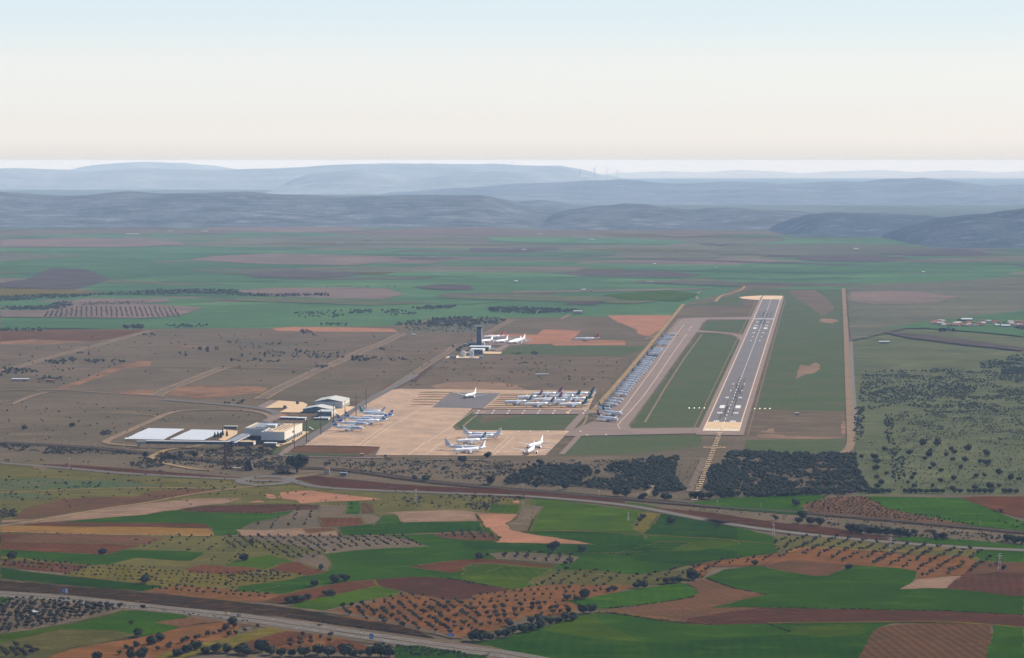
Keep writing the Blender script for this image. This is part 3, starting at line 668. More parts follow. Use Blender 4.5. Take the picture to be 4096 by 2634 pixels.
# ---- streets of the unused estate: pale kerbs on both sides
def street(spec, w, edge=1.6, it=2, m='street'):
    ln = smooth_line(P(spec), it); ribbon('street', m, ln, w, Z1 - .35)
    for s in (-1, 1): ribbon('kerb', 'track', offset_line(ln, s * (w / 2 + edge / 2)), edge, Z1 - .28)
street('A7 1460,535 1250,585 1000,660 880,690 600,760 280,855 120,900 -60,950', 16, 3.0)
street('A7 2130,895 1950,965 1750,1045 1580,1110 1490,1162', 20, 3.0)
street('A8 1700,562 1500,665 1340,718 1200,785 960,890 880,918 700,1010 560,1070 450,1130 340,1195', 20, 3.0)
street('A8 2240,670 2150,735 1960,850 1800,960 1600,1080 1400,1198', 13, 2.0)
street('A3 1040,240 880,330 730,410 600,480', 13, 2.0)
for s, w in (('A7 1500,532 2395,540 A8 150,537 400,540 1000,545 1660,552 2395,562', 7), ('A7 1040,678 1350,680 1700,688 2050,692 A8 0,692 500,702 1300,716 1500,716 2110,730', 6),
             ('A7 330,872 600,877 980,880 1480,878', 7), ('A7 1540,880 2080,890 2395,895 A8 0,893 240,892 850,900', 8), ('A7 2190,897 2395,893', 8), ('A8 1060,905 1700,912', 5), ('A8 2160,700 2240,715', 6),
             ('A7 0,1108 150,1106 350,1108 600,1104 800,1120 1200,1145 1500,1162 1600,1175', 9), ('A7 120,1240 280,1170 430,1130 560,1118', 10), ('A7 350,1112 420,1128 560,1118', 6),
             ('A8 1650,500 1900,450 2030,428 2395,405', 8), ('A3 -60,650 0,640 240,612 330,560 390,545', 6), ('A3 900,655 1500,660 2395,675', 4), ('A3 0,855 500,862 900,876', 4),
             ('A3 1630,236 1730,180', 10), ('A3 1040,238 1630,236', 4), ('A6 0,148 300,165 640,190 690,210', 6), ('F 1540,784 1500,798 1300,806 1210,806', 8),
             ('D1 0,560 200,510 430,465 590,460', 12), ('D1 1420,385 1800,320 2395,230', 11), ('D1 -300,640 -600,700 -900,760', 7), ('D1 0,680 500,745 1000,830 1500,895 2395,1015', 6),
             ('C6 870,350 860,330 880,315', 8), ('F 1980,884 2060,888 2200,894', 4), ('B8 430,570 800,580 1100,595 1533,605', 5), ('B8 310,365 400,350 540,315 610,300', 9), ('B8 620,310 760,335 900,345', 6)):
    path('road', 'road', s, w, Z1 - .2, 1)
# terminal loop road
path('terminal_road', 'road', 'A6 470,562 250,545 120,535 60,515 110,480 300,400 520,300 760,190 900,145 1100,128 1400,120 1700,128 1900,150 2020,185 2060,225 1990,260', 13, Z1 - .1)
path('terminal_road', 'asphalt', 'A6 750,0 1100,30 1500,60 1800,90 2000,120 2130,165 2110,210', 20, Z1 - .14)
path('terminal_road', 'asphalt', 'A7 1600,1175 1900,1195 F 1040,937 600,952', 12, Z1 - .14) if 0 else None
plate('forecourt', 'taxi', 'A6 1930,265 2010,225 2060,205 2150,175 2150,215 2090,250 2050,280', Z1 - .05)
plate('forecourt', 'pink', 'D3 1180,460 1300,420 1370,370 1380,320 1330,300 1500,310 1560,360 1400,400 1230,440', Z1 - .04)
plate('lawn', 'green_dull', 'A5 930,600 1000,560 1080,550 1250,548 1240,590 1060,680 930,680', Z1 - .03)
plate('service_yard', 'dry_brown', 'A5 640,490 1100,460 1110,520 1000,560 930,585 560,570', Z1 - .06)
# apron edge road and pavement by the terminal
path('service_road', 'asphalt', 'A5 2290,0 2100,110 1900,215 1700,320 1500,450 1290,590 1080,720 950,800 860,860', 17, Z1 - .02, 1)
path('service_road', 'taxi', 'A5 860,840 780,880 720,930 680,965 720,980 900,985 1300,992 1640,1000 1900,1003', 11, Z1 + .01)
plate('pavement', 'concrete_light', 'A5 900,683 1010,688 840,800 640,868 600,860 700,800', Z1 + .04)
plate('verge', 'green_dull', 'A5 700,875 640,955 560,960 590,880', Z1 - .04); plate('verge', 'green_dull', 'A5 700,950 1000,950 1620,965 1600,980 700,975', Z1 + .03)
plate('truck_yard', 'concrete_light', 'A5 640,315 930,335 990,360 925,460 650,455 760,400 480,405', Z1)
plate('truck_yard', 'taxi', 'A5 535,312 640,315 480,405 385,388', Z1)
plate('truck_yard', 'concrete_light', 'A5 1330,380 1560,388 1500,430 1380,500 1300,440', Z1)
plate('station_forecourt', 'concrete_light', 'A6 1480,360 1650,380 1640,420 1500,500 1420,490 1480,420', Z1)
plate('station_forecourt', 'concrete_light', 'A6 1650,440 1750,440 1850,545 1640,520', Z1 + .04)
plate('tower_yard', 'concrete_light', 'D5 1000,810 1440,820 1400,870 965,868', Z1)
plate('tower_yard', 'concrete_light', 'D5 0,985 60,930 280,925 430,935 940,940 945,990 500,992', Z1)
plate('tower_yard', 'concrete_light', 'D5 520,820 620,815 620,870 520,865', Z1)
plate('tower_yard', 'taxi', 'D5 680,535 800,520 1000,450 1600,490 1830,480 2160,500 2190,560 1850,650 1640,650 1380,800 1250,800 1300,740 1480,650 1000,640', Z1 - .06)
plate('parking_stand', 'runway', 'D5 1000,440 1180,430 1960,440 1990,455 1940,490 1400,500 1020,480', Z1 + .02)
path('station_road', 'track', 'D2 2260,600 1800,680 1300,720 1160,790 960,860 930,900 1010,970 1200,1050 1700,1150 2000,1200 2395,1225', 9, Z1 - .1)
# ---- railway
rail = smooth_line(P('F 0,1036 150,1044 300,1056 420,1072 560,1086 700,1096 781,1098 875,1109 982,1126 1169,1144 1242,1149 1430,1165 1724,1191 1805,1194 2100,1219 2300,1238 2500,1256'), 2)
rail = [(-1100 + 0, rail[0][1] + (rail[0][0] + 1100) * -0.02)] + rail if 0 else rail
ribbon('railway_bank', 'scrub', rail, 30, Z1 - .5)
ribbon('railway_trackbed', 'ballast', rail, 13, Z1 - .3)
for off in (-3.2, -1.7, 1.7, 3.2): ribbon('rail', 'taxi', offset_line(rail, off), .3, Z1 - .1)
# ---- old main road
old = smooth_line(P('B1 -50,328 0,335 330,362 700,392 1000,422 1600,458 2150,482 2250,492 F 690,1125 B3 620,178 800,222 1200,247 1800,268 2395,290 B5 600,302 1200,352 1500,390 1700,425 2000,485 2395,555 B7 60,130 400,197 1000,270 1500,312 2000,347 2395,364 2500,368'), 2)
ribbon('main_road', 'asphalt', old, 13, Z1 - .2)
for s in (-1, 1): ribbon('road_edge', 'dry_brown', offset_line(old, s * 9), 3, Z1 - .25)
path('farm_track', 'track', 'B1 2395,515 2200,540 1900,575 1600,620 1300,680 1000,720 700,770 400,830 0,885', 5, Z1 - .25)
path('farm_track', 'track', 'B1 0,597 400,580 800,560 1200,552 1900,556', 3.5, Z1 - .25)
path('farm_track', 'track', 'B1 0,938 1000,962 1850,972', 4, Z1 - .25, 1)
path('farm_track', 'olive_ochre', 'B5 560,602 1000,603 1500,630 2000,660 2395,684 B7 300,292 640,325', 4, Z1 - .25)
path('farm_track', 'ochre', 'B7 700,378 770,365 800,342 1100,352 1500,378 1980,345', 5, Z1 - .25)
path('farm_track', 'olive_ochre', 'B7 570,883 1200,876 1800,872 2165,893 2395,915', 5, Z1 - .25)
path('farm_track', 'olive_ochre', 'B6 1280,758 1500,770 1900,840 2395,885', 5, Z1 - .25)
path('farm_track', 'dry_brown', 'B4 0,668 600,735 1000,775 1450,850 1900,960 2100,1010', 10, Z1 - .3)
path('farm_track', 'pale', 'B3 0,645 1050,650 1400,640 2200,615', 4, Z1 - .25)
path('farm_track', 'track', 'B3 550,150 650,125 850,105', 6, Z1 - .2)
# roundabout
rc = G('B3', 355, 165); rb = MB(); ring = [(rc.x + 34 * math.cos(t * math.pi / 24), rc.y + 48 * math.sin(t * math.pi / 24)) for t in range(49)]
ribbon_mb(rb, ring, 16, Z1 - .1); o = rb.build('roundabout', M['asphalt']); o['kind'] = 'structure'
rb = MB(); ribbon_mb(rb, [(rc.x + 24 * math.cos(t * math.pi / 24), rc.y + 36 * math.sin(t * math.pi / 24)) for t in range(49)], 1.2, Z1 - .05); o = rb.build('kerb', M['road']); o['kind'] = 'structure'
# ---- motorway with its cutting
hw = smooth_line(P('B2 -200,652 0,667 300,690 600,712 1200,777 1700,828 2395,902 B4 600,897 1300,1000 1900,1087 2395,1150 B6 300,1148 600,1200 800,1240'), 2)
ribbon('motorway_verge', 'dry_brown', hw, 52, Z1 - .6)
ribbon('motorway', 'asphalt', offset_line(hw, 8.5), 11, Z1 - .3); ribbon('motorway', 'asphalt', offset_line(hw, -8.5), 11, Z1 - .3)
for off in (3.6, 13.6, -3.6, -13.6): ribbon('motorway_edge_line', 'paint_warm', offset_line(hw, off), .28, Z1 - .15)
for off in (8.5, -8.5): ribbon('motorway_lane_line', 'paint', offset_line(hw, off), .28, Z1 - .15, dash=(9, 22))
def cutting():
    top = P('B2 -100,545 0,553 600,603 1100,640 1600,688 2395,768 B4 250,700 640,758 1000,833 1500,903 1700,950 1890,1008')
    bot = P('B2 -100,630 0,640 600,672 1100,722 1600,785 2395,858 B4 150,785 500,812 900,872 1300,925 1600,968 1890,1012')
    vs, fs = [], []; n = 90; rws = 7
    def at(l, t):
        f = t * (len(l) - 1); i = min(int(f), len(l) - 2); f -= i
        return l[i][0] + (l[i + 1][0] - l[i][0]) * f, l[i][1] + (l[i + 1][1] - l[i][1]) * f
    for j in range(rws + 1):
        s = j / rws
        for i in range(n + 1):
            a, c = at(bot, i / n), at(top, i / n); x, y = a[0] + (c[0] - a[0]) * s, a[1] + (c[1] - a[1]) * s
            hgt = 5.0 * math.sin(min(1, (1 - i / n) * 6) * math.pi / 2)
            z = .6 + hgt * (s if s < .8 else (1 - s) * 4) + (noise.noise(Vector((x / 9, y / 9, 0))) * .9 if 0 < j < rws else 0)
            vs.append((x, y, z))
    k = n + 1
    for j in range(rws):
        for i in range(n): fs.append((j * k + i, j * k + i + 1, (j + 1) * k + i + 1, (j + 1) * k + i))
    b = MB(); b.add(vs, fs); o = b.build('motorway_cutting_slope', M['scrub']); o['kind'] = 'structure'
cutting()
# ------------------------------------------------------------------ parked airliners
M['glass'] = mat('dark_glass', (.02, .025, .03), fine=0, rough=.15, spec=.6)
M['window_grey'] = mat('window_row_grey', (.22, .24, .27), fine=0, rough=.3)
M['metal'] = mat('engine_metal', (.35, .35, .36), fine=.05, rough=.35, metal=.6)
M['tyre'] = mat('tyre_rubber', (.02, .02, .02), fine=0)
M['grey_fin'] = mat('grey_fin_paint', (.40, .42, .44), fine=.03, rough=.4, spec=.4)
M['pale_fin'] = mat('pale_grey_paint', (.62, .63, .65), fine=.03, rough=.4, spec=.4)
M['blue'] = mat('blue_paint', (.025, .12, .42), fine=.03, rough=.4, spec=.4)
M['teal'] = mat('teal_paint', (.012, .11, .105), fine=.03, rough=.4, spec=.4)
M['navy'] = mat('dark_teal_paint', (.014, .055, .085), fine=.03, rough=.4, spec=.4)
M['maroon'] = mat('maroon_paint', (.17, .018, .05), fine=.03, rough=.4, spec=.4)
M['redp'] = mat('red_paint', (.42, .03, .035), fine=.03, rough=.4, spec=.4)
M['sky_green'] = mat('sea_green_paint', (.02, .24, .30), fine=.03, rough=.4, spec=.4)
M['leaf_green'] = mat('leaf_green_paint', (.02, .26, .13), fine=.03, rough=.4, spec=.4)
_mc = {}
def cached(key, fn):
    if key not in _mc: _mc[key] = fn()
    return _mc[key]
SPEC = {   # length, span, fuselage radius, engines, fin height, wing root station, engine radius
    'narrow': (38.0, 35.0, 1.95, 2, 7.0, .37, 1.05), 'wide': (62.0, 60.0, 2.85, 2, 9.6, .37, 1.75),
    'mid': (56.5, 58.0, 2.85, 2, 9.3, .37, 1.75), 'four': (66.0, 60.0, 2.85, 4, 9.4, .38, 1.35)}
def wing_mesh(k, s, name, mt):
    L, W, r, ne, fh, ws, er = SPEC[k]; b = MB(); zb = r * .95
    root_x, cr = L * (.5 - ws), L * .165; rows = []
    for t in (0.0, .35, .98, 1.0):
        y = s * (r * .5 + (W / 2 - r * .5) * t); c = cr * (1 - t) ** 1.0 * .80 + cr * .20 if t < .35 else cr * (.72 - .56 * (t - .35) / .65)
        if t == 0: c = cr
        xle = root_x - (abs(y) - r * .5) * .50; th = c * .11; z = zb + (abs(y)) * .105
        rows.append([(xle, y, z), (xle - c * .3, y, z + th * .55), (xle - c, y, z), (xle - c * .35, y, z - th * .45)])
    if s < 0: rows = [list(reversed(q)) for q in rows]
    b.rings(rows)
    # upturned tip
    y = s * W / 2; z = zb + W / 2 * .105; xt = rows[-1][0][0] if s > 0 else rows[-1][-1][0]
    h = 2.4 if k == 'narrow' else 1.6
    b.add([(xt, y, z), (xt - 1.6, y, z), (xt - 2.6, y + s * .5, z + h), (xt - 1.9, y + s * .5, z + h), (xt, y - s * .12, z), (xt - 1.6, y - s * .12, z), (xt - 2.6, y + s * .38, z + h), (xt - 1.9, y + s * .38, z + h)],
          [(0, 1, 2, 3), (7, 6, 5, 4), (0, 3, 7, 4), (1, 5, 6, 2), (2, 6, 7, 3), (0, 4, 5, 1)])
    return b.mesh(name, mt, True)
def fus_mesh(k, mats):
    L, W, r, ne, fh, ws, er = SPEC[k]; b = MB(); n = 14; rings = []
    prof = [(0, .02, -.28), (.012, .32, -.22), (.035, .60, -.13), (.07, .86, -.04), (.11, 1, 0), (.64, 1, 0), (.74, .93, .07), (.84, .70, .26), (.93, .40, .48), (.985, .17, .62), (1, .05, .66)]
    zc = r * 1.75
    for t, q, dz in prof:
        x = L * (.5 - t)
        rings.append([(x, math.cos(2 * math.pi * j / n) * r * q, zc + dz * r + math.sin(2 * math.pi * j / n) * r * q) for j in range(n)])
    cut = 5
    b.rings(rings[:cut + 2], caps=True, mi=0); b.rings(rings[cut + 1:], caps=True, mi=1 if len(mats) > 1 else 0)
    return b.mesh('fuselage', mats, True)
def fin_mesh(k, mt):
    L, W, r, ne, fh, ws, er = SPEC[k]; b = MB(); zc = r * 1.75 + r * .75
    x0 = -L * .5 + L * .205; c0, c1 = L * .155, L * .058; sw = fh * .80
    rows = []
    for t in (0, .12, .97, 1):
        z = zc + (fh) * t; c = c0 + (c1 - c0) * t + (c0 * .35 * (1 - t / .12) if t < .12 else 0); xl = x0 - sw * t + (c0 * .35 * (1 - t / .12) if t < .12 else 0)
        th = c * .09
        rows.append([(xl, 0, z), (xl - c * .35, th / 2, z), (xl - c, 0, z), (xl - c * .35, -th / 2, z)])
    b.rings(rows); return b.mesh('tail_fin', mt, True)
def stab_mesh(k, s):
    L, W, r, ne, fh, ws, er = SPEC[k]; b = MB(); zc = r * 2.3; x0 = -L * .5 + L * .125; rows = []
    for t in (0, 1):
        y = s * (r * .2 + W * .165 * t); c = L * .085 * (1 - .6 * t); xl = x0 - W * .165 * t * .6; th = c * .1; z = zc + abs(y) * .12
        rows.append([(xl, y, z), (xl - c * .35, y, z + th / 2), (xl - c, y, z), (xl - c * .35, y, z - th / 2)])
    if s < 0: rows = [list(reversed(q)) for q in rows]
    b.rings(rows); return b.mesh('tailplane', M['white'], True)
def eng_mesh(k, mt):
    L, W, r, ne, fh, ws, er = SPEC[k]; b = MB(); n = 12
    prof = [(1.9, .86), (1.75, 1.0), (.6, 1.06), (-.9, .94), (-1.6, .62), (-2.3, .36)]
    b.rings([[(x * er, math.cos(2 * math.pi * j / n) * er * q, math.sin(2 * math.pi * j / n) * er * q) for j in range(n)] for x, q in prof], mi=0)
    b.rings([[(x * er, math.cos(2 * math.pi * j / n) * er * q, math.sin(2 * math.pi * j / n) * er * q) for j in range(n)] for x, q in ((1.91, .8), (1.92, .15))], mi=1)
    b.box(-er * 1.6, er * .9, -.18, .18, er * .8, er * 1.45)
    return b.mesh('engine', [mt, M['tyre']], True)
def gear_mesh(k, kind):
    r = SPEC[k][2]; b = MB(); wr = .55 if k == 'narrow' else .7
    b.tube((0, 0, wr), (0, 0, r * 1.1), .16, n=6)
    for y in (-.5, .5):
        for x in ((0,) if kind == 'nose' or k == 'narrow' else (-.85, .85)):
            b.tube((x, y - .2, wr), (x, y + .2, wr), wr, n=10, mi=1)
    return b.mesh('landing_gear', [M['metal'], M['tyre']])
def band_mesh(k, s):
    L, W, r, ne, fh, ws, er = SPEC[k]; b = MB(); z = r * 1.75 + r * .18; a = r * 1.004
    b.add([(L * .36, s * a * .985, z), (-L * .27, s * a * .985, z), (-L * .27, s * a * .96, z + .27), (L * .36, s * a * .96, z + .27)], [(0, 1, 2, 3) if s < 0 else (3, 2, 1, 0)])
    return b.mesh('window_row', M['window_grey'])
def cockpit_mesh(k):
    L, W, r, ne, fh, ws, er = SPEC[k]; b = MB(); zc = r * 1.75; x = L * (.5 - .035)
    for s in (-1, 1):
        b.add([(x + .35, 0, zc + r * .35), (x - .5, s * r * .55, zc + r * .30), (x - 1.0, s * r * .42, zc + r * .56), (x - .45, 0, zc + r * .66)], [(0, 1, 2, 3) if s < 0 else (3, 2, 1, 0)])
    return b.mesh('cockpit_window', M['glass'])
def brush_mesh(k):
    """a pale curved brush stroke rising across the fin"""
    L, W, r, ne, fh, ws, er = SPEC[k]; b = MB(); zc = r * 2.5; x0 = -L * .5 + L * .205
    for s in (-1, 1):
        v = []
        for t in (0, .2, .4, .6, .8, 1):
            z = zc + fh * (.16 + .60 * t); xc = x0 - fh * .80 * (.16 + .6 * t) - L * (.085 + .012 * math.sin(t * 3)); w = L * .030 * (1 - t) ** .6 * (.35 + t * 1.6) + .1
            v += [(xc + w / 2, s * .66, z), (xc - w / 2, s * .60, z)]
        b.add(v, [((2 * i, 2 * i + 1, 2 * i + 3, 2 * i + 2) if s < 0 else (2 * i + 2, 2 * i + 3, 2 * i + 1, 2 * i)) for i in range(5)])
    return b.mesh('tail_emblem', M['white'])
def ring_mesh(k, full=True):
    L, W, r, ne, fh, ws, er = SPEC[k]; b = MB(); cx, cz = -L * .5 + L * .205 - fh * .36 - L * .062, r * 2.5 + fh * .42; R0 = fh * .17
    for s in (-1, 1):
        n = 14; v = []
        for i in range(n + 1):
            a = 2 * math.pi * i / n
            for q in (R0, R0 * .68): v.append((cx + math.cos(a) * q, s * .62, cz + math.sin(a) * q))
        b.add(v, [((2 * i, 2 * i + 2, 2 * i + 3, 2 * i + 1) if s < 0 else (2 * i + 1, 2 * i + 3, 2 * i + 2, 2 * i)) for i in range(n)])
        b.add([(cx - R0 * .2, s * .62, cz - R0 * .4), (cx + R0 * .2, s * .62, cz - R0 * .4), (cx + R0 * .2, s * .62, cz + R0 * .4), (cx - R0 * .2, s * .62, cz + R0 * .4)], [(0, 1, 2, 3) if s > 0 else (3, 2, 1, 0)])
    return b.mesh('tail_emblem', M['white'])
def text_mesh(txt, size, m, name, bold=True):
    cu = bpy.data.curves.new(name, 'FONT'); cu.body = txt; cu.size = size; cu.extrude = .02; cu.resolution_u = 2
    if bold: cu.offset = size * .022
    o = bpy.data.objects.new(name, cu); col.objects.link(o); dg = bpy.context.evaluated_depsgraph_get(); dg.update()
    me = bpy.data.meshes.new_from_object(o.evaluated_get(dg)); me.name = name; me.materials.clear(); me.materials.append(m)
    bpy.data.objects.remove(o); return me
GROUND_Z = Z1 + .2
def airliner(k, nose, tail, label, fin='white', body='white', rear=None, mark=None, text=None, group=None, view='A4', eng='white', heading=None):
    """parks an airliner with its nose above one measured ground point and the tail towards another"""
    a, c = G(view, *nose), G(view, *tail); L = SPEC[k][0]
    d = (a - c); d.z = 0
    if heading is None: heading = math.atan2(d.y, d.x)
    hd = Vector((math.cos(heading), math.sin(heading), 0)); mid = (a + c) / 2 if not isinstance(heading, str) else a
    t = thing('airliner', label, 'airliner', (mid.x, mid.y, GROUND_Z), heading, group)
    L, W, r, ne, fh, ws, er = SPEC[k]
    mats = [M[body]] + ([M[rear]] if rear else [])
    link('fuselage', cached(('f', k, body, rear), lambda: fus_mesh(k, mats)), t)
    for s in (1, -1):
        link('wing', cached(('w', k, s, 'wing'), lambda: wing_mesh(k, s, 'wing', M['white'])), t)
        link('tailplane', cached(('s', k, s), lambda: stab_mesh(k, s)), t)
        for i in range(ne // 2):
            y = s * W * (.165 if ne == 2 else (.155, .30)[i]); x = L * (.5 - ws) - (abs(y) - r * .5) * .5 + er * .9
            link('engine', cached(('e', k, eng), lambda: eng_mesh(k, M[eng])), t, (x, y, r * .95 + abs(y) * .105 - er * 1.45))
        link('landing_gear', cached(('g', k, 'main'), lambda: gear_mesh(k, 'main')), t, (-L * .02, s * r * 1.1, 0))
    link('landing_gear', cached(('g', k, 'nose'), lambda: gear_mesh(k, 'nose')), t, (L * .40, 0, 0))
    f = link('tail_fin', cached(('t', k, fin), lambda: fin_mesh(k, M[fin])), t)
    if mark == 'brush': link('tail_emblem', cached(('b', k), lambda: brush_mesh(k)), f)
    if mark == 'ring': link('tail_emblem', cached(('r', k), lambda: ring_mesh(k)), f)
    if mark == 'ae':
        for s in (-1, 1):
            me = cached('ae_' + str(k), lambda: text_mesh('æ', fh * .62, M['white'], 'tail_lettering'))
            q = link('tail_lettering', me, f); q.location = (-L * .5 + L * .205 - fh * .36 - L * .062 - s * -1 * fh * .20 * -1, s * .66, r * 2.5 + fh * .30)
            q.location.x = -L * .5 + L * .205 - fh * .36 - L * .062 + (-fh * .22 if s < 0 else fh * .22)
            q.rotation_euler = (math.pi / 2, 0, 0) if s < 0 else (math.pi / 2, 0, math.pi)
    for s in (-1, 1): link('window_row', cached(('wr', k, s), lambda: band_mesh(k, s)), t)
    link('cockpit_window', cached(('cw', k), lambda: cockpit_mesh(k)), t)
    if text:
        for s in (-1, 1):
            me = cached(('tx', text, k), lambda: text_mesh(text[0], text[1], M[text[2]], 'fuselage_lettering'))
            q = link('fuselage_lettering', me, t); wd = len(text[0]) * text[1] * .55; xm = L * text[3]
            q.rotation_euler = (math.pi / 2, 0, 0) if s < 0 else (math.pi / 2, 0, math.pi)
            q.location = (xm - wd / 2 if s < 0 else xm + wd / 2, s * (r * 1.03), r * 1.75 - text[1] * .05)
    return t
GA = 'stored airliners standing on the big concrete apron'
# front apron
airliner('wide', (905, 757), (440, 757), 'rearmost white airliner of the apron four, white fin to the west', 'pale_fin', view='A4', group=GA)
airliner('wide', (440, 790), (975, 770), 'plain white airliner with pale fin, directly behind the one with a starry badge', 'pale_fin', view='A4', group=GA)
airliner('mid', (343, 848), (768, 820), 'white airliner with dark blue fin bearing a white round badge', 'navy', mark='ring', view='A4', group=GA)
airliner('wide', (700, 925), (205, 905), 'white airliner half hidden by the front one, white fin over its far end', 'pale_fin', view='A4', group=GA)
airliner('wide', (312, 962), (760, 925), 'frontmost plain white airliner by the apron edge above the two round oaks', 'pale_fin', view='A4', group=GA)
airliner('wide', (1292, 900), (1362, 862), 'white twin-engine airliner facing the camera, behind another, at the apron corner', view='A4', group=GA, heading=math.radians(-113))
airliner('wide', (1255, 965), (1285, 925), 'nearest camera-facing white airliner at the apron corner beside the grass', view='A4', group=GA, heading=math.radians(-100))
airliner('mid', (530, 296), (562, 262), 'lone white airliner on the dark asphalt square', view='A4', group=GA, heading=math.radians(-112))
# stored wide-bodies on the striped strip
GB = 'stored wide-body airliners with painted tails on the striped strip'
D6 = 'D6'
airliner('wide', (800, 275), (1490, 262), 'farthest wide-body with a maroon fin, rising above the other maroon fins', 'maroon', mark='brush', view=D6, group=GB)
airliner('wide', (1500, 275), (2180, 262), 'farthest wide-body whose dark fin with white stroke stands nearest the sandy road', 'navy', mark='brush', view=D6, group=GB)
airliner('mid', (395, 352), (1100, 325), 'white wide-body with maroon fin behind the dark-teal-finned one', 'maroon', mark='brush', view=D6, group=GB)
airliner('wide', (1215, 330), (1850, 318), 'white wide-body with a plain green fin in the middle of the strip', 'teal', view=D6, group=GB)
airliner('wide', (860, 400), (1450, 378), 'white wide-body in the centre of the strip, second maroon fin', 'maroon', mark='brush', view=D6, group=GB)
airliner('wide', (1480, 385), (2110, 370), 'white wide-body with teal rear end behind the front teal one', 'teal', rear='teal', mark='brush', view=D6, group=GB)
airliner('mid', (160, 452), (860, 432), 'white wide-body with dark teal fin at the west end of the strip', 'navy', mark='brush', view=D6, group=GB)
airliner('mid', (930, 432), (1770, 422), 'white wide-body with a pale fin among the coloured ones', 'pale_fin', view=D6, group=GB)
airliner('wide', (600, 505), (1330, 482), 'frontmost white wide-body with maroon fin beside the taxiway', 'maroon', mark='brush', view=D6, group=GB)
airliner('wide', (1380, 510), (2040, 480), 'frontmost teal-tailed wide-body at the east end by the sandy road', 'teal', rear='teal', mark='brush', view=D6, group=GB)
# two on the taxiway junction
airliner('mid', (540, 1448), (400, 1395), 'front one of two silver-white airliners on the taxiway junction, swung to the camera', 'maroon', view='C4', heading=math.radians(-52))
airliner('mid', (605, 1365), (475, 1312), 'rear one of two silver-white airliners on the taxiway junction', 'navy', view='C4', heading=math.radians(-52))
# blue-tailed group near the terminal
GC = 'airliners parked beside the terminal service road'
AE = ('airEuropa', 3.6, 'blue', .27)
airliner('mid', (1255, 770), (440, 745), 'frontmost blue-finned airliner near the terminal, nose pointing away from the buildings', 'blue', mark='ae', text=AE, view='D4', group=GC)
airliner('mid', (1320, 665), (590, 640), 'second blue-finned airliner from the front, nose away from the terminal', 'blue', mark='ae', text=AE, view='D4', group=GC)
airliner('mid', (1480, 560), (750, 525), 'third blue-finned airliner with its tail over the service road', 'blue', mark='ae', text=AE, view='D4', group=GC)
airliner('mid', (1010, 605), (1790, 590), 'front one of the two blue-finned airliners nosing towards the terminal', 'blue', mark='ae', text=AE, view='D4', group=GC)
airliner('mid', (1190, 510), (1930, 490), 'rear one of the two blue-finned airliners nosing towards the terminal', 'blue', mark='ae', text=AE, view='D4', group=GC)
airliner('mid', (1800, 430), (1090, 395), 'white airliner with a sea-green and leaf-green fin', 'sky_green', rear=None, view='D4', group=GC)
airliner('narrow', (1650, 330), (1200, 310), 'small white airliner behind the green-finned one, grey fin', 'grey_fin', view='D4', group=GC)
airliner('narrow', (1262, 355), (1720, 345), 'small white airliner with grey-brown fin, nose hidden by the green-finned one', 'grey_fin', view='D4', group=GC)
# by the control tower
GD = 'four-engine airliners stored beyond the control tower'
airliner('four', (880, 500), (1580, 470), 'four-engine airliner with a red fin half hidden by the control tower', 'redp', view='D5', group=GD, eng='metal')
airliner('four', (1030, 600), (1085, 575), 'white four-engine airliner facing the camera beside the tower shaft', view='D5', group=GD, heading=math.radians(-118))
airliner('four', (1410, 605), (1470, 580), 'white four-engine airliner facing the camera in the middle of the tower group', view='D5', group=GD, heading=math.radians(-118))
airliner('four', (1740, 620), (1790, 600), 'low front one of the two overlapping four-engine airliners by the red soil', view='D5', group=GD, heading=math.radians(-120))
airliner('four', (1850, 575), (1900, 550), 'rear one of the two overlapping four-engine airliners by the red soil', view='D5', group=GD, heading=math.radians(-118))
airliner('four', (1752, 497), (2120, 493), 'lone white airliner with red and white fin on the bare red soil', 'redp', view='A3', eng='metal')
# the long row on the taxiway
ROW = [(1340, 133, 1475, 150), (1305, 175, 1442, 190), (1280, 195, 1425, 212), (1262, 235, 1388, 250), (1225, 262, 1368, 275), (1210, 280, 1355, 298), (1180, 352, 1290, 368),
       (1130, 370, 1285, 388), (1112, 395, 1262, 412), (1100, 418, 1245, 438), (1040, 460, 1213, 472), (1045, 482, 1193, 497), (1040, 510, 1172, 527), (1010, 540, 1145, 557), (990, 562, 1130, 580),
       (955, 585, 1110, 605), (935, 612, 1087, 637), (905, 640, 1063, 665), (882, 668, 1043, 695), (860, 697, 1020, 722), (838, 725, 993, 750), (810, 757, 970, 780), (780, 790, 950, 812),
       (755, 820, 920, 842), (725, 852, 885, 876), (700, 883, 872, 908), (663, 915, 852, 943), (655, 948, 820, 972), (630, 982, 795, 1005), (585, 1017, 767, 1042), (540, 1083, 710, 1110),
       (505, 1118, 680, 1147), (445, 1155, 627, 1185), (345, 1190, 550, 1222), (315, 1216, 530, 1246)]
ORD = 'first second third fourth fifth sixth seventh eighth ninth tenth eleventh twelfth thirteenth fourteenth fifteenth sixteenth seventeenth eighteenth nineteenth twentieth'.split()
for a_, b_ in (('twenty', 'thirtieth'), ('thirty', 'fortieth'), ('forty', 'fiftieth'), ('fifty', 'sixtieth')): ORD += [a_ + '-' + w for w in ORD[:9]] + [b_]
fins = {0: 'grey_fin', 2: 'navy', 7: 'navy', 10: 'teal', 33: 'teal', 15: 'navy', 16: 'navy', 19: 'navy'}
words = {'grey_fin': 'grey', 'navy': 'dark blue', 'teal': 'green', 'pale_fin': 'pale grey'}
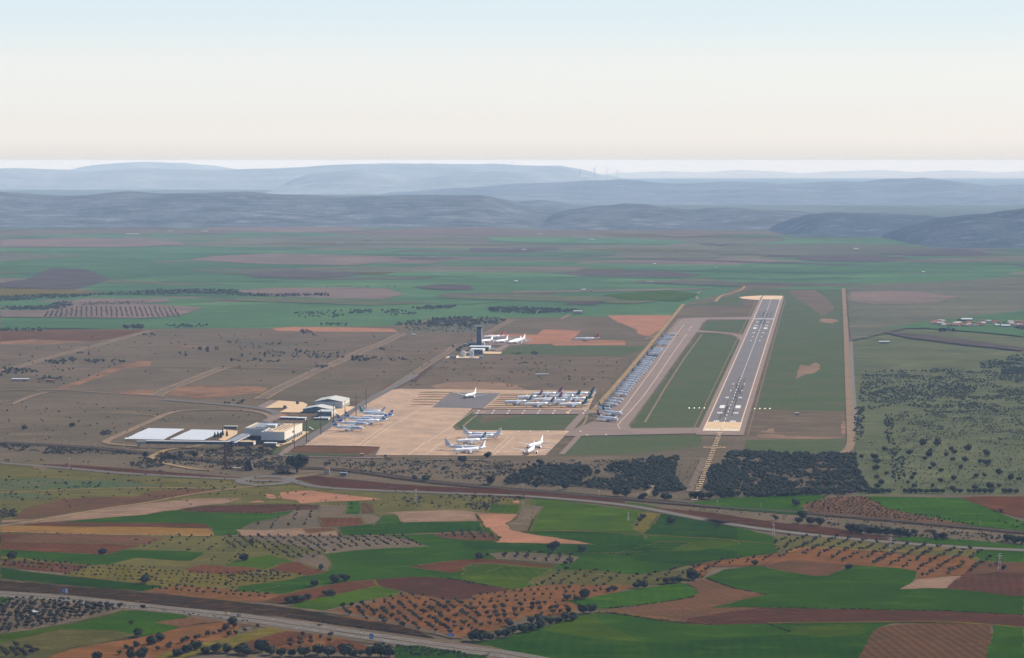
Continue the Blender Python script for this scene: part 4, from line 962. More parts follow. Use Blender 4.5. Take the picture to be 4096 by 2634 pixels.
for i, (tx, ty, nx, ny) in enumerate(ROW):
    n = len(ROW) - i
    fin = fins.get(i, 'pale_fin' if i % 2 else 'grey_fin'); body = 'teal' if i in (10, 33) else 'white'
    D = G('C4', nx, ny).y; s = FPX / D * 3.666
    nose = (nx, ny + 3.1 * s); a = G('C4', *nose); hd = math.radians(-50); c = a - Vector((math.cos(hd), math.sin(hd), 0)) * 38
    q = airliner('narrow', (0, 0), (10, 0), f"{'green' if body == 'teal' else 'white'} airliner with {words[fin]} fin, {ORD[n - 1]} from the apron end of the long taxiway row",
                 fin, body, view='C4', group='narrow-body airliners stored in the long slanting row on the taxiway', heading=hd)
    m_ = (a + c) / 2; q.location = (m_.x, m_.y, GROUND_Z)
# ------------------------------------------------------------------ buildings and airport furniture
KG = (1, 1, 1)
M['facade'] = mat('grey_white_cladding', (.52, .52, .50), (.47, .475, .47), 6, fine=.05, fs=1.2, rough=.5)
M['cream'] = mat('cream_cladding', (.62, .56, .47), (.58, .53, .45), 6, fine=.05, rough=.6)
M['roof_tan'] = mat('gravel_roof', (.52, .38, .24), (.47, .35, .22), 6, (.40, .30, .2), 3, .1, 1, m3=.6)
M['roof_grey'] = mat('grey_metal_roof', (.21, .22, .24), (.19, .20, .215), 5, fine=.06, rough=.5, spec=.4)
M['roof_pale'] = mat('pale_metal_roof', (.46, .44, .38), (.42, .40, .35), 8, fine=.05, rough=.5, spec=.4)
M['dark'] = mat('dark_recess', (.03, .035, .045), fine=.05, rough=.3, spec=.5)
M['tower_blue'] = mat('tower_blue_cladding', (.040, .072, .115), (.034, .062, .10), 4, fine=.08, fs=1, rough=.35, spec=.5)
M['steel'] = mat('galvanised_steel', (.30, .29, .27), fine=.08, rough=.5, metal=.3)
M['rust'] = mat('brown_mast_paint', (.11, .08, .065), fine=.1, rough=.7)
M['brick'] = mat('old_brick', (.120, .060, .042), (.09, .05, .038), 2, (.16, .085, .06), 1, .2, .5)
M['tile'] = mat('roof_tiles', (.30, .14, .085), (.24, .12, .08), 2, fine=.15, fs=.6)
M['lime'] = mat('limewashed_wall', (.62, .57, .50), (.52, .46, .40), 4, fine=.1)
M['farm'] = mat('farm_wall', (.45, .36, .28), (.36, .29, .23), 4, fine=.12)
M['panel'] = mat('white_sheet_roof', (.62, .61, .58), (.57, .56, .54), 6, fine=.03, rough=.3, spec=.5)
M['hutgrey'] = mat('hut_grey', (.12, .115, .11), fine=.1)
M['greenwall'] = mat('grey_green_wall', (.13, .17, .17), (.11, .15, .155), 5, fine=.06, rough=.5)
M['red_white'] = mat('pylon_red', (.55, .30, .26), fine=.05)
M['sign_blue'] = mat('sign_blue', (.03, .14, .45), fine=.05, rough=.4)
M['carpaint'] = mat('dark_car_paint', (.02, .022, .028), fine=0, rough=.2, spec=.6)
M['yellow'] = mat('yellow_paint', (.6, .45, .08), fine=.05)
GZ = Z1
def frame_at(view, x, y):
    g = G(view, x, y); return Vector((g.x, g.y, GZ))
RZV = RZ - math.pi / 2         # local x runs across the runway to the right, local y along it away from us
def pm(view, y, n):
    """metres of n view pixels at the depth of a ground pixel row"""
    return n / VIEWS[view][2] * G(view, 0, y).y / FPX
def block(root, name, m, x0, x1, y0, y1, z0, z1): b = MB(); b.box(x0, x1, y0, y1, z0, z1); return b.build(name, M[m], root)
def gable(root, name, m, x0, x1, y0, y1, z0, zr, over=.6, axis='y', th=.25):
    b = MB(); xm, ym = (x0 + x1) / 2, (y0 + y1) / 2
    if axis == 'y':
        for s, xa in ((-1, x0 - over), (1, x1 + over)):
            b.add([(xm, y0 - over, zr), (xm, y1 + over, zr), (xa, y1 + over, z0), (xa, y0 - over, z0), (xm, y0 - over, zr + th), (xm, y1 + over, zr + th), (xa, y1 + over, z0 + th), (xa, y0 - over, z0 + th)],
                  [(0, 1, 2, 3), (7, 6, 5, 4), (0, 3, 7, 4), (1, 5, 6, 2), (2, 6, 7, 3)] if s > 0 else [(3, 2, 1, 0), (4, 5, 6, 7), (4, 7, 3, 0), (2, 6, 5, 1), (3, 7, 6, 2)])
        g = [(x0, z0), (x1, z0), (xm, zr)]
        for yy in (y0 - .01, y1 + .01): b.add([(x, yy, z) for x, z in g], [(0, 1, 2) if yy < ym else (2, 1, 0)], 1)
    else:
        for s, ya in ((-1, y0 - over), (1, y1 + over)):
            b.add([(x0 - over, ym, zr), (x1 + over, ym, zr), (x1 + over, ya, z0), (x0 - over, ya, z0), (x0 - over, ym, zr + th), (x1 + over, ym, zr + th), (x1 + over, ya, z0 + th), (x0 - over, ya, z0 + th)],
                  [(3, 2, 1, 0), (4, 5, 6, 7), (4, 7, 3, 0), (2, 6, 5, 1), (3, 7, 6, 2)] if s > 0 else [(0, 1, 2, 3), (7, 6, 5, 4), (0, 3, 7, 4), (1, 5, 6, 2), (2, 6, 7, 3)])
        for xx in (x0 - .01, x1 + .01): b.add([(xx, y, z) for y, z in ((y0, z0), (y1, z0), (ym, zr))], [(0, 1, 2) if xx > (x0 + x1) / 2 else (2, 1, 0)], 1)
    return b
def rim(root, name, m, x0, x1, y0, y1, z, h=.7, t=.5):
    b = MB()
    for a in ((x0, x1, y0, y0 + t), (x0, x1, y1 - t, y1), (x0, x0 + t, y0 + t, y1 - t), (x1 - t, x1, y0 + t, y1 - t)): b.box(*a, z, z + h)
    return b.build(name, M[m], root)
# ---- terminal: origin = near corner between its two blocks
o = frame_at('D3', 1000, 900)
T = thing('terminal_building', 'large white box-shaped terminal with dark glass base and plant on its roof', 'building', o, RZV)
block(T, 'base_storey', 'dark', 1.5, 34, 1.5, 140, 0, 4.2)
block(T, 'facade_block', 'facade', 0, 36.7, 0, 142, 4.2, 16.4)
block(T, 'base_storey', 'dark', -36, 0, 56, 140, 0, 5.5)
block(T, 'facade_block', 'facade', -37.5, 0, 53, 142, 5.5, 16.8)
b = MB(); b.box(36.72, 37.0, .2, 141.8, 5.0, 17.6); b.build('sunlit_side_cladding', M['cream'], T)  # right face coloured lighter than the front, sunlight painted in
block(T, 'roof_deck', 'roof_tan', .6, 36.1, .6, 141.4, 16.45, 16.6)
block(T, 'roof_deck', 'roof_grey', -31, -.6, 64, 141.4, 16.85, 17.1); block(T, 'roof_deck', 'roof_tan', -36.9, -31, 53.6, 141.4, 16.85, 17.0)
rim(T, 'parapet', 'facade', 0, 36.7, 0, 142, 16.6, .8); rim(T, 'parapet', 'facade', -37.5, 0, 53, 142, 17.0, .8)
block(T, 'stair_head', 'facade', -6, 9, 66, 84, 17.1, 21.5)
rr = random.Random(4)
for i in range(16):
    q = block(T, 'roof_plant_unit', 'steel', 0, 3.2, 0, 4.0, 0, 2.0); q.location = (rr.uniform(-2, 8), 70 + i * 4.3, 17.2); q.scale = (rr.uniform(.7, 1.3), .8, rr.uniform(.6, 1.3))
for i in range(12):
    q = block(T, 'roof_plant_unit', 'steel', 0, 3.0, 0, 3.4, 0, 1.8); q.location = (rr.uniform(-22, -3), rr.uniform(55, 62), 17.2); q.scale.z = rr.uniform(.6, 1.2)
for i in range(10):
    q = block(T, 'roof_plant_unit', 'facade', 0, 3.0, 0, 3.0, 0, 1.6); q.location = (rr.uniform(2, 14), rr.uniform(3, 30), 16.8); q.scale.z = rr.uniform(.6, 1.2)
for i in range(3):
    b = MB(); b.box(14 + i * 6, 14.8 + i * 6, 30 + i * 10, 120, 16.65, 17.3); b.build('roof_duct', M['hutgrey'], T)
for i in range(9):
    q = block(T, 'pier', 'steel', 34.2, 38.8, 0, 6.0, 0, 5.0); q.location = (0, 8 + i * 15, 0)
b = MB(); b.box(37.02, 37.2, 62, 74, 9.5, 12.5); b.build('window', M['glass'], T)
block(T, 'side_canopy', 'hutgrey', 34, 40, -2, 16, 4.4, 5.1)
# ---- low annexes before the terminal
def shed(view, x, y, wpx, h, depth, name, label, wall='lime', roof='roof_tan', cat='building', group=None, rz=RZV, side=None, flat=True, door=True):
    o = frame_at(view, x, y); w = pm(view, y, wpx); r = thing(name, label, cat, o, rz, group)
    block(r, 'wall', wall, 0, w, 0, depth, 0, h)
    if flat: block(r, 'roof', roof, -.3, w + .3, -.3, depth + .3, h + .002, h + .35)
    else: gable(r, 'roof', roof, 0, w, 0, depth, h, h + w * .16).build('roof', [M[roof], M[wall]], r)
    if side: b = MB(); b.box(w + .01, w + .15, .2, depth - .2, 0, h - .1); b.build('side_wall', M[side], r)  # lighter sheet over the right face, painted as the sunlit side
    if door:
        n = max(1, int(w / 7))
        for i in range(n): b = MB(); b.box(w * (i + .35) / n, w * (i + .35) / n + min(2.4, w * .3), -.08, -.01, 0, min(2.6, h * .7)); b.build('door', M['hutgrey'], r)
    return r
shed('A5', 150, 850, 195, 5, 16, 'annex_building', 'low tan-roofed annex in front of the terminal bridge, bright end wall', 'hutgrey', 'roof_tan', side='lime')
shed('A5', 462, 860, 150, 4.2, 12, 'annex_building', 'small dark plant annex at the corner of the terminal', 'hutgrey', 'panel', side='steel')
shed('A6', 1480, 352, 160, 3.5, 10, 'station_building', 'small pale station shelter between solar rows and terminal', 'hutgrey', 'roof_pale')
# ---- footbridge
fb = thing('footbridge', 'long covered footbridge from the railway to the terminal, pale roof edge on pylons', 'footbridge', (0, 0, 0))
def gz(view, x, y, z): d = ray(*px_of(view, x, y)); t = (z - CAM_H) / d.z; return Vector((d.x * t, d.y * t, z))
p0, p1, p2 = gz('A6', 548, 489, 11), gz('A6', 1512, 498, 11), gz('A6', 1700, 408, 11)
def bar(b, a, c, w, h, mi=0):
    d = (c - a); L = d.length; q = d.to_track_quat('Y', 'Z').to_matrix().to_4x4(); b.box(-w / 2, w / 2, 0, L, -h, 0, mi, Matrix.Translation(a) @ q)
b = MB(); bar(b, p0, p1 + (p1 - p0).normalized() * 6, 7.5, .5); b.build('roof', M['panel'], fb)
b = MB(); bar(b, p0 - Vector((0, 0, .52)), p1 - Vector((0, 0, .52)), 6.6, 4.2); b.build('gallery', M['dark'], fb)
b = MB(); bar(b, p1 + Vector((6, 4, 0)), p2 + Vector((6, 4, 0)), 13, .5); b.build('roof', M['roof_grey'], fb)
b = MB(); bar(b, p1 + Vector((11, 2, -1.6)), p2 + Vector((11, 2, -1.6)), 3.2, 1.4); b.build('parapet', M['panel'], fb)
b = MB(); bar(b, p1 + Vector((6, 4, -.52)), p2 + Vector((6, 4, -.52)), 11.5, 4.0); b.build('gallery', M['dark'], fb)
for i in range(9):
    c = p0.lerp(p1, (i + .3) / 9); b = MB()
    for s in (-1, 1): b.tube((c.x, c.y + s * 2.6, GZ), (c.x, c.y + s * 2.2, 6.4), .35, n=6)
    b.build('pylon', M['steel'], fb)
for i in range(5):
    c = p1.lerp(p2, (i + .4) / 5) + Vector((6, 4, 0)); b = MB()
    for s in (-1, 1): b.tube((c.x + s * 4, c.y, GZ), (c.x + s * 4, c.y, 6.4), .45, n=6)
    b.build('pylon', M['steel'], fb)
b = MB(); c = p0; b.box(c.x - 14, c.x, c.y - 5, c.y + 5, 6.2, 10.4); b.box(c.x - 12, c.x - 9, c.y - 3, c.y + 3, GZ, 6.18); b.build('stair_tower', M['steel'], fb)
# ---- parking roofs in rows
KR = [('A6', x0, y0, x1, n) for x0, y0, x1, n in ((565, 346, 1000, 1), (532, 360, 968, 2), (502, 373, 940, 3), (470, 386, 912, 4), (440, 400, 885, 5), (412, 414, 858, 6), (384, 428, 830, 7), (350, 443, 802, 8), (300, 459, 775, 9))]
KR2 = [('A6', x0, y0, x1, n) for x0, y0, x1, n in ((1085, 362, 1490, 1), (1058, 374, 1462, 2), (1030, 386, 1436, 3), (1000, 398, 1408, 4), (972, 411, 1378, 5), (944, 424, 1348, 6), (916, 438, 1318, 7), (885, 451, 1288, 8), (850, 465, 1258, 9))]
for grp, rows in (('western', KR), ('eastern', KR2)):
    for v, x0, y0, x1, n in rows:
        a, c = gz(v, x0, y0, 4.3), gz(v, x1, y0 + (x1 - x0) * .022, 4.3); L = (c - a).length; rz = math.atan2(c.y - a.y, c.x - a.x)
        r = thing('parking_canopy', f'long white parking roof, {ORD[n - 1]} row from the back of the {grp} array', 'canopy', (a.x, a.y, GZ), rz, f'{grp} array of white parking roofs')
        b = MB(); b.add([(0, -4.2, 2.3), (L, -4.2, 2.3), (L, 4.2, 3.5), (0, 4.2, 3.5), (0, -4.2, 2.55), (L, -4.2, 2.55), (L, 4.2, 3.75), (0, 4.2, 3.75)], [(3, 2, 1, 0), (4, 5, 6, 7), (0, 1, 5, 4), (1, 2, 6, 5), (2, 3, 7, 6), (3, 0, 4, 7)])
        b.build('roof', M['panel'], r)  # flat white stands in for sky glare on the solar panels
        for k in range(7):
            b = MB(); x = L * (k + .5) / 7; b.tube((x, 0, -.3), (x, 0, 2.7), .22, n=6); b.box(x - .15, x + .15, -5.6, 5.6, 2.0, 2.25); b.build('post', M['hutgrey'], r)
for x, y in ((1375, 470), (1412, 465), (1470, 440), (1520, 450), (1448, 470)):
    g = G('A6', x, y); t = thing('conifer', 'narrow dark conifer between the parking roofs and the terminal', 'tree', (g.x, g.y, GZ), 0, 'conifers by the parking roofs')
    b = MB(); b.tube((0, 0, 0), (0, 0, 2), .3, n=6); b.build('trunk', M['brick'], t)
    b = MB(); b.rings([[(math.cos(a * .7) * r_ * (1 + .25 * math.sin(a * 3 + z)), math.sin(a * .7) * r_ * (1 + .2 * math.cos(a * 5 + z)), z) for a in range(9)] for z, r_ in ((1, 1.2), (2, 1.9), (4, 1.7), (6.5, 1.3), (9, .7), (11, .1))]); b.build('crown', M['hutgrey'] if 0 else mat('conifer_leaves', (.02, .03, .02), fine=.3, fs=.8), t)
# ---- cargo halls
o = frame_at('A5', 935, 462)
c1 = thing('cargo_hall', 'lower grey gabled cargo hall with pale roof, in front of the big one', 'building', o, RZV)
w = pm('A5', 462, 330); block(c1, 'wall', 'greenwall', 0, w, 0, 46, 0, 6.5); gable(c1, 'roof', 'roof_pale', 0, w, 0, 46, 6.5, 11).build('roof', [M['roof_pale'], M['greenwall']], c1)
b = MB(); b.box(w + .02, w + .2, 1, 45, 0, 6.2); b.build('side_wall', M['cream'], c1)  # cream sheet paints the sunlit right face against the shaded front
for i in range(5): b = MB(); b.box(w + .22, w + .3, 3 + i * 8.5, 7.5 + i * 8.5, 0, 4.5); b.build('loading_door', M['hutgrey'], c1)
o = frame_at('A5', 1010, 436)
c2 = thing('cargo_hall', 'largest hall, broad pale gabled roof behind the truck yard', 'building', o, RZV)
w = pm('A5', 436, 345); block(c2, 'wall', 'facade', 0, w, 48, 118, 0, 11.5); gable(c2, 'roof', 'roof_pale', 0, w, 48, 118, 11.5, 16.5, 1.2).build('roof', [M['roof_pale'], M['greenwall']], c2)
b = MB(); b.box(w + .02, w + .2, 50, 117, 0, 11); b.build('side_wall', M['cream'], c2)  # right face in cream: sunlight put into the colour
for i in range(8): b = MB(); b.box(w + .22, w + .3, 52 + i * 8, 56 + i * 8, 0, 5.5); b.build('loading_door', M['hutgrey'], c2)
b = MB(); b.box(-9, -.3, 60, 90, 3.8, 4.3); b.build('loading_canopy', M['hutgrey'], c2)
o = frame_at('A5', 1107, 518)
c3 = thing('office_block', 'boxy grey-green block with pale flat roof beside the cargo halls', 'building', o, RZV)
w = pm('A5', 518, 172); block(c3, 'wall', 'greenwall', 0, w, 0, 42, 0, 9.5); block(c3, 'roof', 'roof_pale', .4, w - .4, .4, 41.6, 9.5, 9.7); rim(c3, 'parapet', 'panel', 0, w, 0, 42, 9.52, .9)
b = MB(); b.box(w + .02, w + .2, .5, 41.5, 0, 9); b.build('side_wall', M['cream'], c3)  # paler right face, the sun's side painted by colour
for i in range(5): b = MB(); b.box(w + .22, w + .3, 4 + i * 7.5, 6 + i * 7.5, 0, 6); b.build('window', M['glass'], c3)
for i in range(2): b = MB(); b.box(6 + i * 11, 7.6 + i * 11, -.08, -.01, 5, 6.6); b.build('window', M['glass'], c3)
for i, (x, y, wp) in enumerate(((655, 543, 105), (762, 546, 98), (862, 550, 98))):
    shed('A5', x, y, wp, 3.4, 15, 'storage_shed', f'white-roofed storage shed behind the terminal, {ORD[i]} of three from the west', 'hutgrey', 'panel', 'shed', 'three white-roofed sheds', side='lime')
shed('A5', 1060, 550, 180, 3.2, 10, 'storage_shed', 'front one of two long white-roofed sheds before the boxy block', 'hutgrey', 'panel', 'shed', side='lime')
shed('A5', 1120, 540, 130, 3.2, 10, 'storage_shed', 'rear one of two long white-roofed sheds before the boxy block', 'hutgrey', 'panel', 'shed', side='lime')
shed('A5', 697, 414, 36, 5, 5, 'gatehouse', 'dark gatehouse on the truck yard, nearer one', 'hutgrey', 'hutgrey', 'gatehouse'); shed('A5', 850, 358, 32, 5, 5, 'gatehouse', 'dark gatehouse on the truck yard, farther one', 'hutgrey', 'hutgrey', 'gatehouse')
shed('A5', 1622, 980, 30, 3, 3, 'guard_hut', 'tiny white-roofed guard hut on the road below the apron, western one', 'brick', 'panel', 'hut'); shed('A5', 1907, 990, 30, 3, 3, 'guard_hut', 'tiny white-roofed guard hut on the road below the apron, eastern one', 'brick', 'panel', 'hut')
# ---- light masts
for i, (x, yb, yt) in enumerate(((830, 905, 595), (976, 822, 528), (1148, 725, 432), (1300, 590, 355), (1437, 560, 325), (1570, 492, 245), (1690, 418, 158))):
    g = frame_at('A5', x, yb); h = pm('A5', yb, yb - yt)
    t = thing('light_mast', f'very tall slender floodlight mast along the apron road, {ORD[i]} from the near end', 'light mast', g, RZV, 'floodlight masts along the apron road')
    b = MB(); b.tube((0, 0, 0), (0, 0, h), .75, .42, 8); b.build('pole', M['rust'], t)
    b = MB(); b.box(-1.6, 1.6, -.5, .5, h, h + .35); b.build('lamp_frame', M['rust'], t)
    for k in range(3):
        b = MB(); b.box(-1.4 + k * 1.1, -.8 + k * 1.1, -.75, -.5, h - .5, h + .3); b.build('lamp', M['steel'], t)
    b = MB(); b.box(-1, 1, -1, 1, -.2, .3); b.build('footing', M['lime'], t)
# ---- chimney, kiln stump, stack, old house
g = frame_at('A6', 1505, 826); ch = thing('brick_chimney', 'tall free-standing dark brick chimney in front of the terminal', 'chimney', g)
b = MB(); b.rings([[(math.cos(a * math.pi / 5) * r_, math.sin(a * math.pi / 5) * r_, z) for a in range(10)] for z, r_ in ((0, 2.3), (12, 1.95), (36, 1.45), (36.1, 1.7), (37.6, 1.7))]); b.build('shaft', M['brick'], ch)
b = MB(); b.box(-3, 3, -3, 3, -.3, 2.4); b.build('plinth', M['brick'], ch)
g = frame_at('A6', 1460, 845); t = thing('ruined_wall', 'low broken brick walls at the foot of the chimney', 'wall', g)
b = MB(); b.box(0, 18, 0, .8, 0, 2.2); b.box(20, 26, 1, 8, 0, 1.4); b.box(-1, 3, 2, 6, 0, 3); b.build('wall', M['brick'], t); b = MB(); b.box(14, 27, .82, 4, 2.0, 2.3); b.build('coping', M['lime'], t)
g = frame_at('D3', 735, 1452); t = thing('kiln_stump', 'dark blunt pyramid-shaped kiln between chimney and big tree', 'kiln', g)
b = MB(); b.rings([[(sx * r_, sy * r_, z) for sx, sy in ((-1, -1), (1, -1), (1, 1), (-1, 1))] for z, r_ in ((0, 5.2), (6, 4.2), (12.5, 2.7))]); b.build('body', M['scrub'], t); b = MB(); b.box(-1.2, 1.2, -5.4, -4.4, 0, 3); b.build('doorway', M['dark'], t)
g = frame_at('D3', 828, 1440); t = thing('slanting_stack', 'pale narrow leaning brick stack right beside the dark kiln', 'stack', g)
b = MB(); b.rings([[(dx + sx * r_, sy * r_, z) for sx, sy in ((-1, -1), (1, -1), (1, 1), (-1, 1))] for z, r_, dx in ((0, 1.9, 0), (2.5, .9, -.6), (12, .45, -2.2))]); b.build('shaft', M['farm'], t)
g = frame_at('A5', 1188, 1196); t = thing('old_house', 'small two-storey house with pink hipped tile roof near the big tree', 'house', g)
block(t, 'wall', 'farm', 0, 7.2, 0, 6.5, 0, 7.0); b = MB(); b.add([(-.5, -.5, 7), (7.7, -.5, 7), (7.7, 7, 7), (-.5, 7, 7), (3.6, 3.2, 9.2)], [(3, 2, 1, 0), (0, 1, 4), (1, 2, 4), (2, 3, 4), (3, 0, 4)]); b.build('roof', M['tile'], t)
for x in (1.3, 4.6):
    for z in (1.2, 4.4): b = MB(); b.box(x, x + 1.2, -.08, -.01, z, z + 1.5); b.build('window', M['glass'], t)
shed('B3', 1000, 122, 60, 3.4, 8, 'farm_hut', 'low greenish hut beside the railway east of the old house', 'greenwall', 'roof_grey', 'hut', rz=-.05)
# ---- control tower group
o = frame_at('D5', 797, 655)
t = thing('control_tower', 'tall dark blue control tower with glazed cab and low dark base wing', 'control tower', o, RZV)
w = 11.2; block(t, 'shaft', 'tower_blue', 0, w, 0, 13, 0, 39.5)
b = MB(); b.box(w + .01, w + .6, .1, 12.9, 0, 40); b.build('sunlit_side_cladding', M['steel'], t)  # light strip on the right paints the sun against the dark front
b = MB(); b.add([(.9, 0, 39.5), (w, 0, 39.5), (w, 13, 39.5), (.9, 13, 39.5), (.9, -.6, 44), (w + 1, -.6, 44), (w + 1, 13.6, 44), (.9, 13.6, 44)], [(3, 2, 1, 0), (4, 5, 6, 7), (0, 1, 5, 4), (1, 2, 6, 5), (2, 3, 7, 6), (3, 0, 4, 7)]); b.build('cab', M['glass'], t)
block(t, 'cab_roof', 'tower_blue', .4, w + 1.4, -1, 14, 44.01, 44.7)
for x in (1.2, w - .6): b = MB(); b.box(x - 1, x + 1, 0, 2, 44.72, 45.6); b.tube((x, 1, 45.6), (x, 1, 48), .12, n=5); b.build('antenna', M['panel'], t)
block(t, 'base_wing', 'tower_blue', -21.5, -.02, 1, 14, 0, 5.2); block(t, 'side_wing', 'cream', w + .62, w + 6.8, 2, 12, 0, 6.4)
shed('D5', 455, 660, 110, 4, 12, 'vehicle_shelter', 'light grey shelter at the west end of the tower base', 'steel', 'roof_grey', 'shelter')
def flat_hall(view, x, y, wpx, h, dep, label, wall='greenwall', n=6, open_side=False):
    o = frame_at(view, x, y); w = pm(view, y, wpx); r = thing('operations_building', label, 'building', o, RZV)
    block(r, 'wall', wall, 0, w, 0, dep, 0, h - 1); block(r, 'roof', 'panel', -.6, w + .6, -.8, dep + .6, h - .98, h)
    b = MB(); b.box(w + .02, w + .25, .3, dep - .3, 0, h - 1.1); b.build('side_wall', M['cream'], r)  # right end coloured cream to look sunlit beside the shaded front
    for i in range(n): b = MB(); b.box(w * (i + .2) / n, w * (i + .75) / n, -.1, -.01, 1, h - 2.4); b.build('window', M['tower_blue'], r)
    for i in range(3): b = MB(); b.box(w + .27, w + .35, dep * (i + .2) / 3, dep * (i + .8) / 3, 0, h * .6); b.build('garage_door', M['hutgrey'], r)
    return r
flat_hall('D5', 610, 790, 500, 9.4, 40, 'long low operations building with white roof edge at the tower foot')
flat_hall('D5', 628, 866, 325, 9.8, 42, 'fire station hall with open side and white roof edge below the tower')
for i, (x, y, wp) in enumerate(((407, 946, 115), (612, 928, 115))):
    o = frame_at('D5', x + wp / 2, y); r = pm('D5', y, wp) / 2; o.y += r
    t = thing('storage_tank', f"squat white cylindrical fuel tank, the {'western' if i == 0 else 'eastern'} one of two", 'tank', o, 0, 'two white fuel tanks')
    b = MB(); b.tube((0, 0, 0), (0, 0, 12.2), r, n=24); b.build('shell', M['offwhite'], t); b = MB(); b.tube((0, 0, 12.21), (0, 0, 12.9), r * 1.01, r * .2, 24); b.build('lid', M['panel'], t)
    b = MB(); b.box(r - .1, r + .5, -.6, .6, 0, 13); b.build('ladder', M['steel'], t)
o = frame_at('D5', 110, 975); t = thing('horizontal_tank', 'grey vaulted horizontal tank at the west end of the fuel yard', 'tank', o, RZV)
b = MB(); b.tube((0, 4, 2.8), (15, 4, 2.8), 2.9, n=16); b.build('shell', M['steel'], t); b = MB(); b.box(1, 2.2, 1.6, 6.4, 0, 1.4); b.box(12.5, 13.7, 1.6, 6.4, 0, 1.4); b.build('saddle', M['lime'], t)
o = frame_at('D5', 60, 990); t = thing('yard_wall', 'cream wall round the fuel yard below the tower', 'wall', o, RZV)
b = MB(); w = pm('D5', 990, 885); b.box(0, w, 0, .4, 0, 1.6); b.build('wall', M['lime'], t); b = MB(); b.box(w * .25, w * .25 + .5, .42, 34, 0, 5.0); b.box(0, .4, .42, 40, 0, 2.4); b.build('side_wall', M['cream'], t)
shed('D5', 862, 990, 80, 5, 10, 'pump_house', 'dark green pump house at the corner of the fuel yard', 'greenwall', 'roof_pale', 'building')
def vehicle(view, x, y, L, W_, H, name, label, body='white', rz=0.0, cat=None, group=None, cab=True):
    o = frame_at(view, x, y); o.z = Z1 + .25; t = thing(name, label, cat or name.replace('_', ' '), o, rz, group); b = MB()
    if cab: b.rings([[(px_ * L, -W_ / 2, pz * H) , (px_ * L, W_ / 2, pz * H), (px_ * L, W_ / 2, .3), (px_ * L, -W_ / 2, .3)] for px_, pz in ((-.5, .55), (-.42, .62), (.15, .64), (.5, .5))])
    else: b.box(-L * .5, L * .22, -W_ / 2, W_ / 2, .6, H)
    b.build('body', M[body], t); b = MB()
    if cab: b.rings([[(px_ * L, -W_ * .42, H * .6), (px_ * L, W_ * .42, H * .6), (px_ * L * .9, W_ * .36, H * pz), (px_ * L * .9, -W_ * .36, H * pz)] for px_, pz in ((-.40, .95), (.08, 1.0))]); b.build('cabin', M['glass'], t)
    else: b.box(L * .24, L * .5, -W_ / 2, W_ / 2, .5, H * .72); b.build('cab', M['white'], t)
    for sx in (-.32, .32):
        for sy in (-1, 1): b = MB(); b.tube((sx * L, sy * (W_ / 2 - .12), .34), (sx * L, sy * (W_ / 2 + .1), .34), .34, n=10); b.build('wheel', M['tyre'], t)
    return t
vehicle('D5', 690, 972, 12, 2.6, 3.6, 'fuel_truck', 'white fuel truck parked in the fuel yard', rz=RZV, cab=False); vehicle('D5', 1225, 770, 14, 2.6, 3.4, 'fire_truck', 'white truck beside the long operations building', rz=RZV, cab=False)
vehicle('A5', 812, 806, 5, 2, 1.9, 'parked_car', 'dark car by the terminal piers', 'carpaint', RZ); vehicle('A5', 672, 853, 5, 2, 1.6, 'parked_car', 'dark car at the near terminal corner', 'carpaint', RZV); vehicle('A5', 1003, 806, 5, 2, 1.6, 'parked_car', 'small car at the foot of the second floodlight mast', 'brick', RZ)
vehicle('A4', 190, 345, 6, 2.4, 2, 'service_van', 'white van on the dark asphalt square', 'white', 0.2); vehicle('C4', 1503, 170, 5, 2.2, 2.2, 'service_van', 'dark van beside the far end of the long taxiway row', 'carpaint', RZ); vehicle('A8', 1808, 580, 12, 3, 3, 'parked_bus', 'white bus alone on the dry field west of the tower', 'white', 0, cab=False)
def stairs(view, x, y, rz, label):
    o = frame_at(view, x, y); o.z = Z1 + .1; t = thing('boarding_stairs', label, 'boarding stairs', o, rz); b = MB()
    b.add([(0, -1, .6), (9, -1, 4.6), (9, 1, 4.6), (0, 1, .6), (0, -1, 1.0), (9, -1, 5.2), (9, 1, 5.2), (0, 1, 1.0)], [(3, 2, 1, 0), (4, 5, 6, 7), (0, 1, 5, 4), (1, 2, 6, 5), (2, 3, 7, 6), (3, 0, 4, 7)]); b.build('flight', M['panel'], t)
    b = MB(); b.box(5.5, 6.1, -.8, .8, 0, 3.1); b.box(1.5, 2.1, -.8, .8, 0, 1.2); b.build('undercarriage', M['hutgrey'], t)
stairs('A5', 1062, 672, math.radians(150), 'white boarding stairs on the lawn edge by the terminal'); stairs('A5', 1380, 500, math.radians(150), 'white boarding stairs beside the boxy block')
g = frame_at('D5', 668, 600); h = pm('D5', 600, 265); t = thing('radio_mast', 'thin lattice radio mast west of the control tower', 'mast', g); b = MB(); b.tube((0, 0, 0), (0, 0, h), .4, .25, 4); b.build('pole', M['rust'], t); b = MB(); b.tube((0, 0, h), (0, 0, h + 3), .08, n=4); b.build('aerial', M['rust'], t)
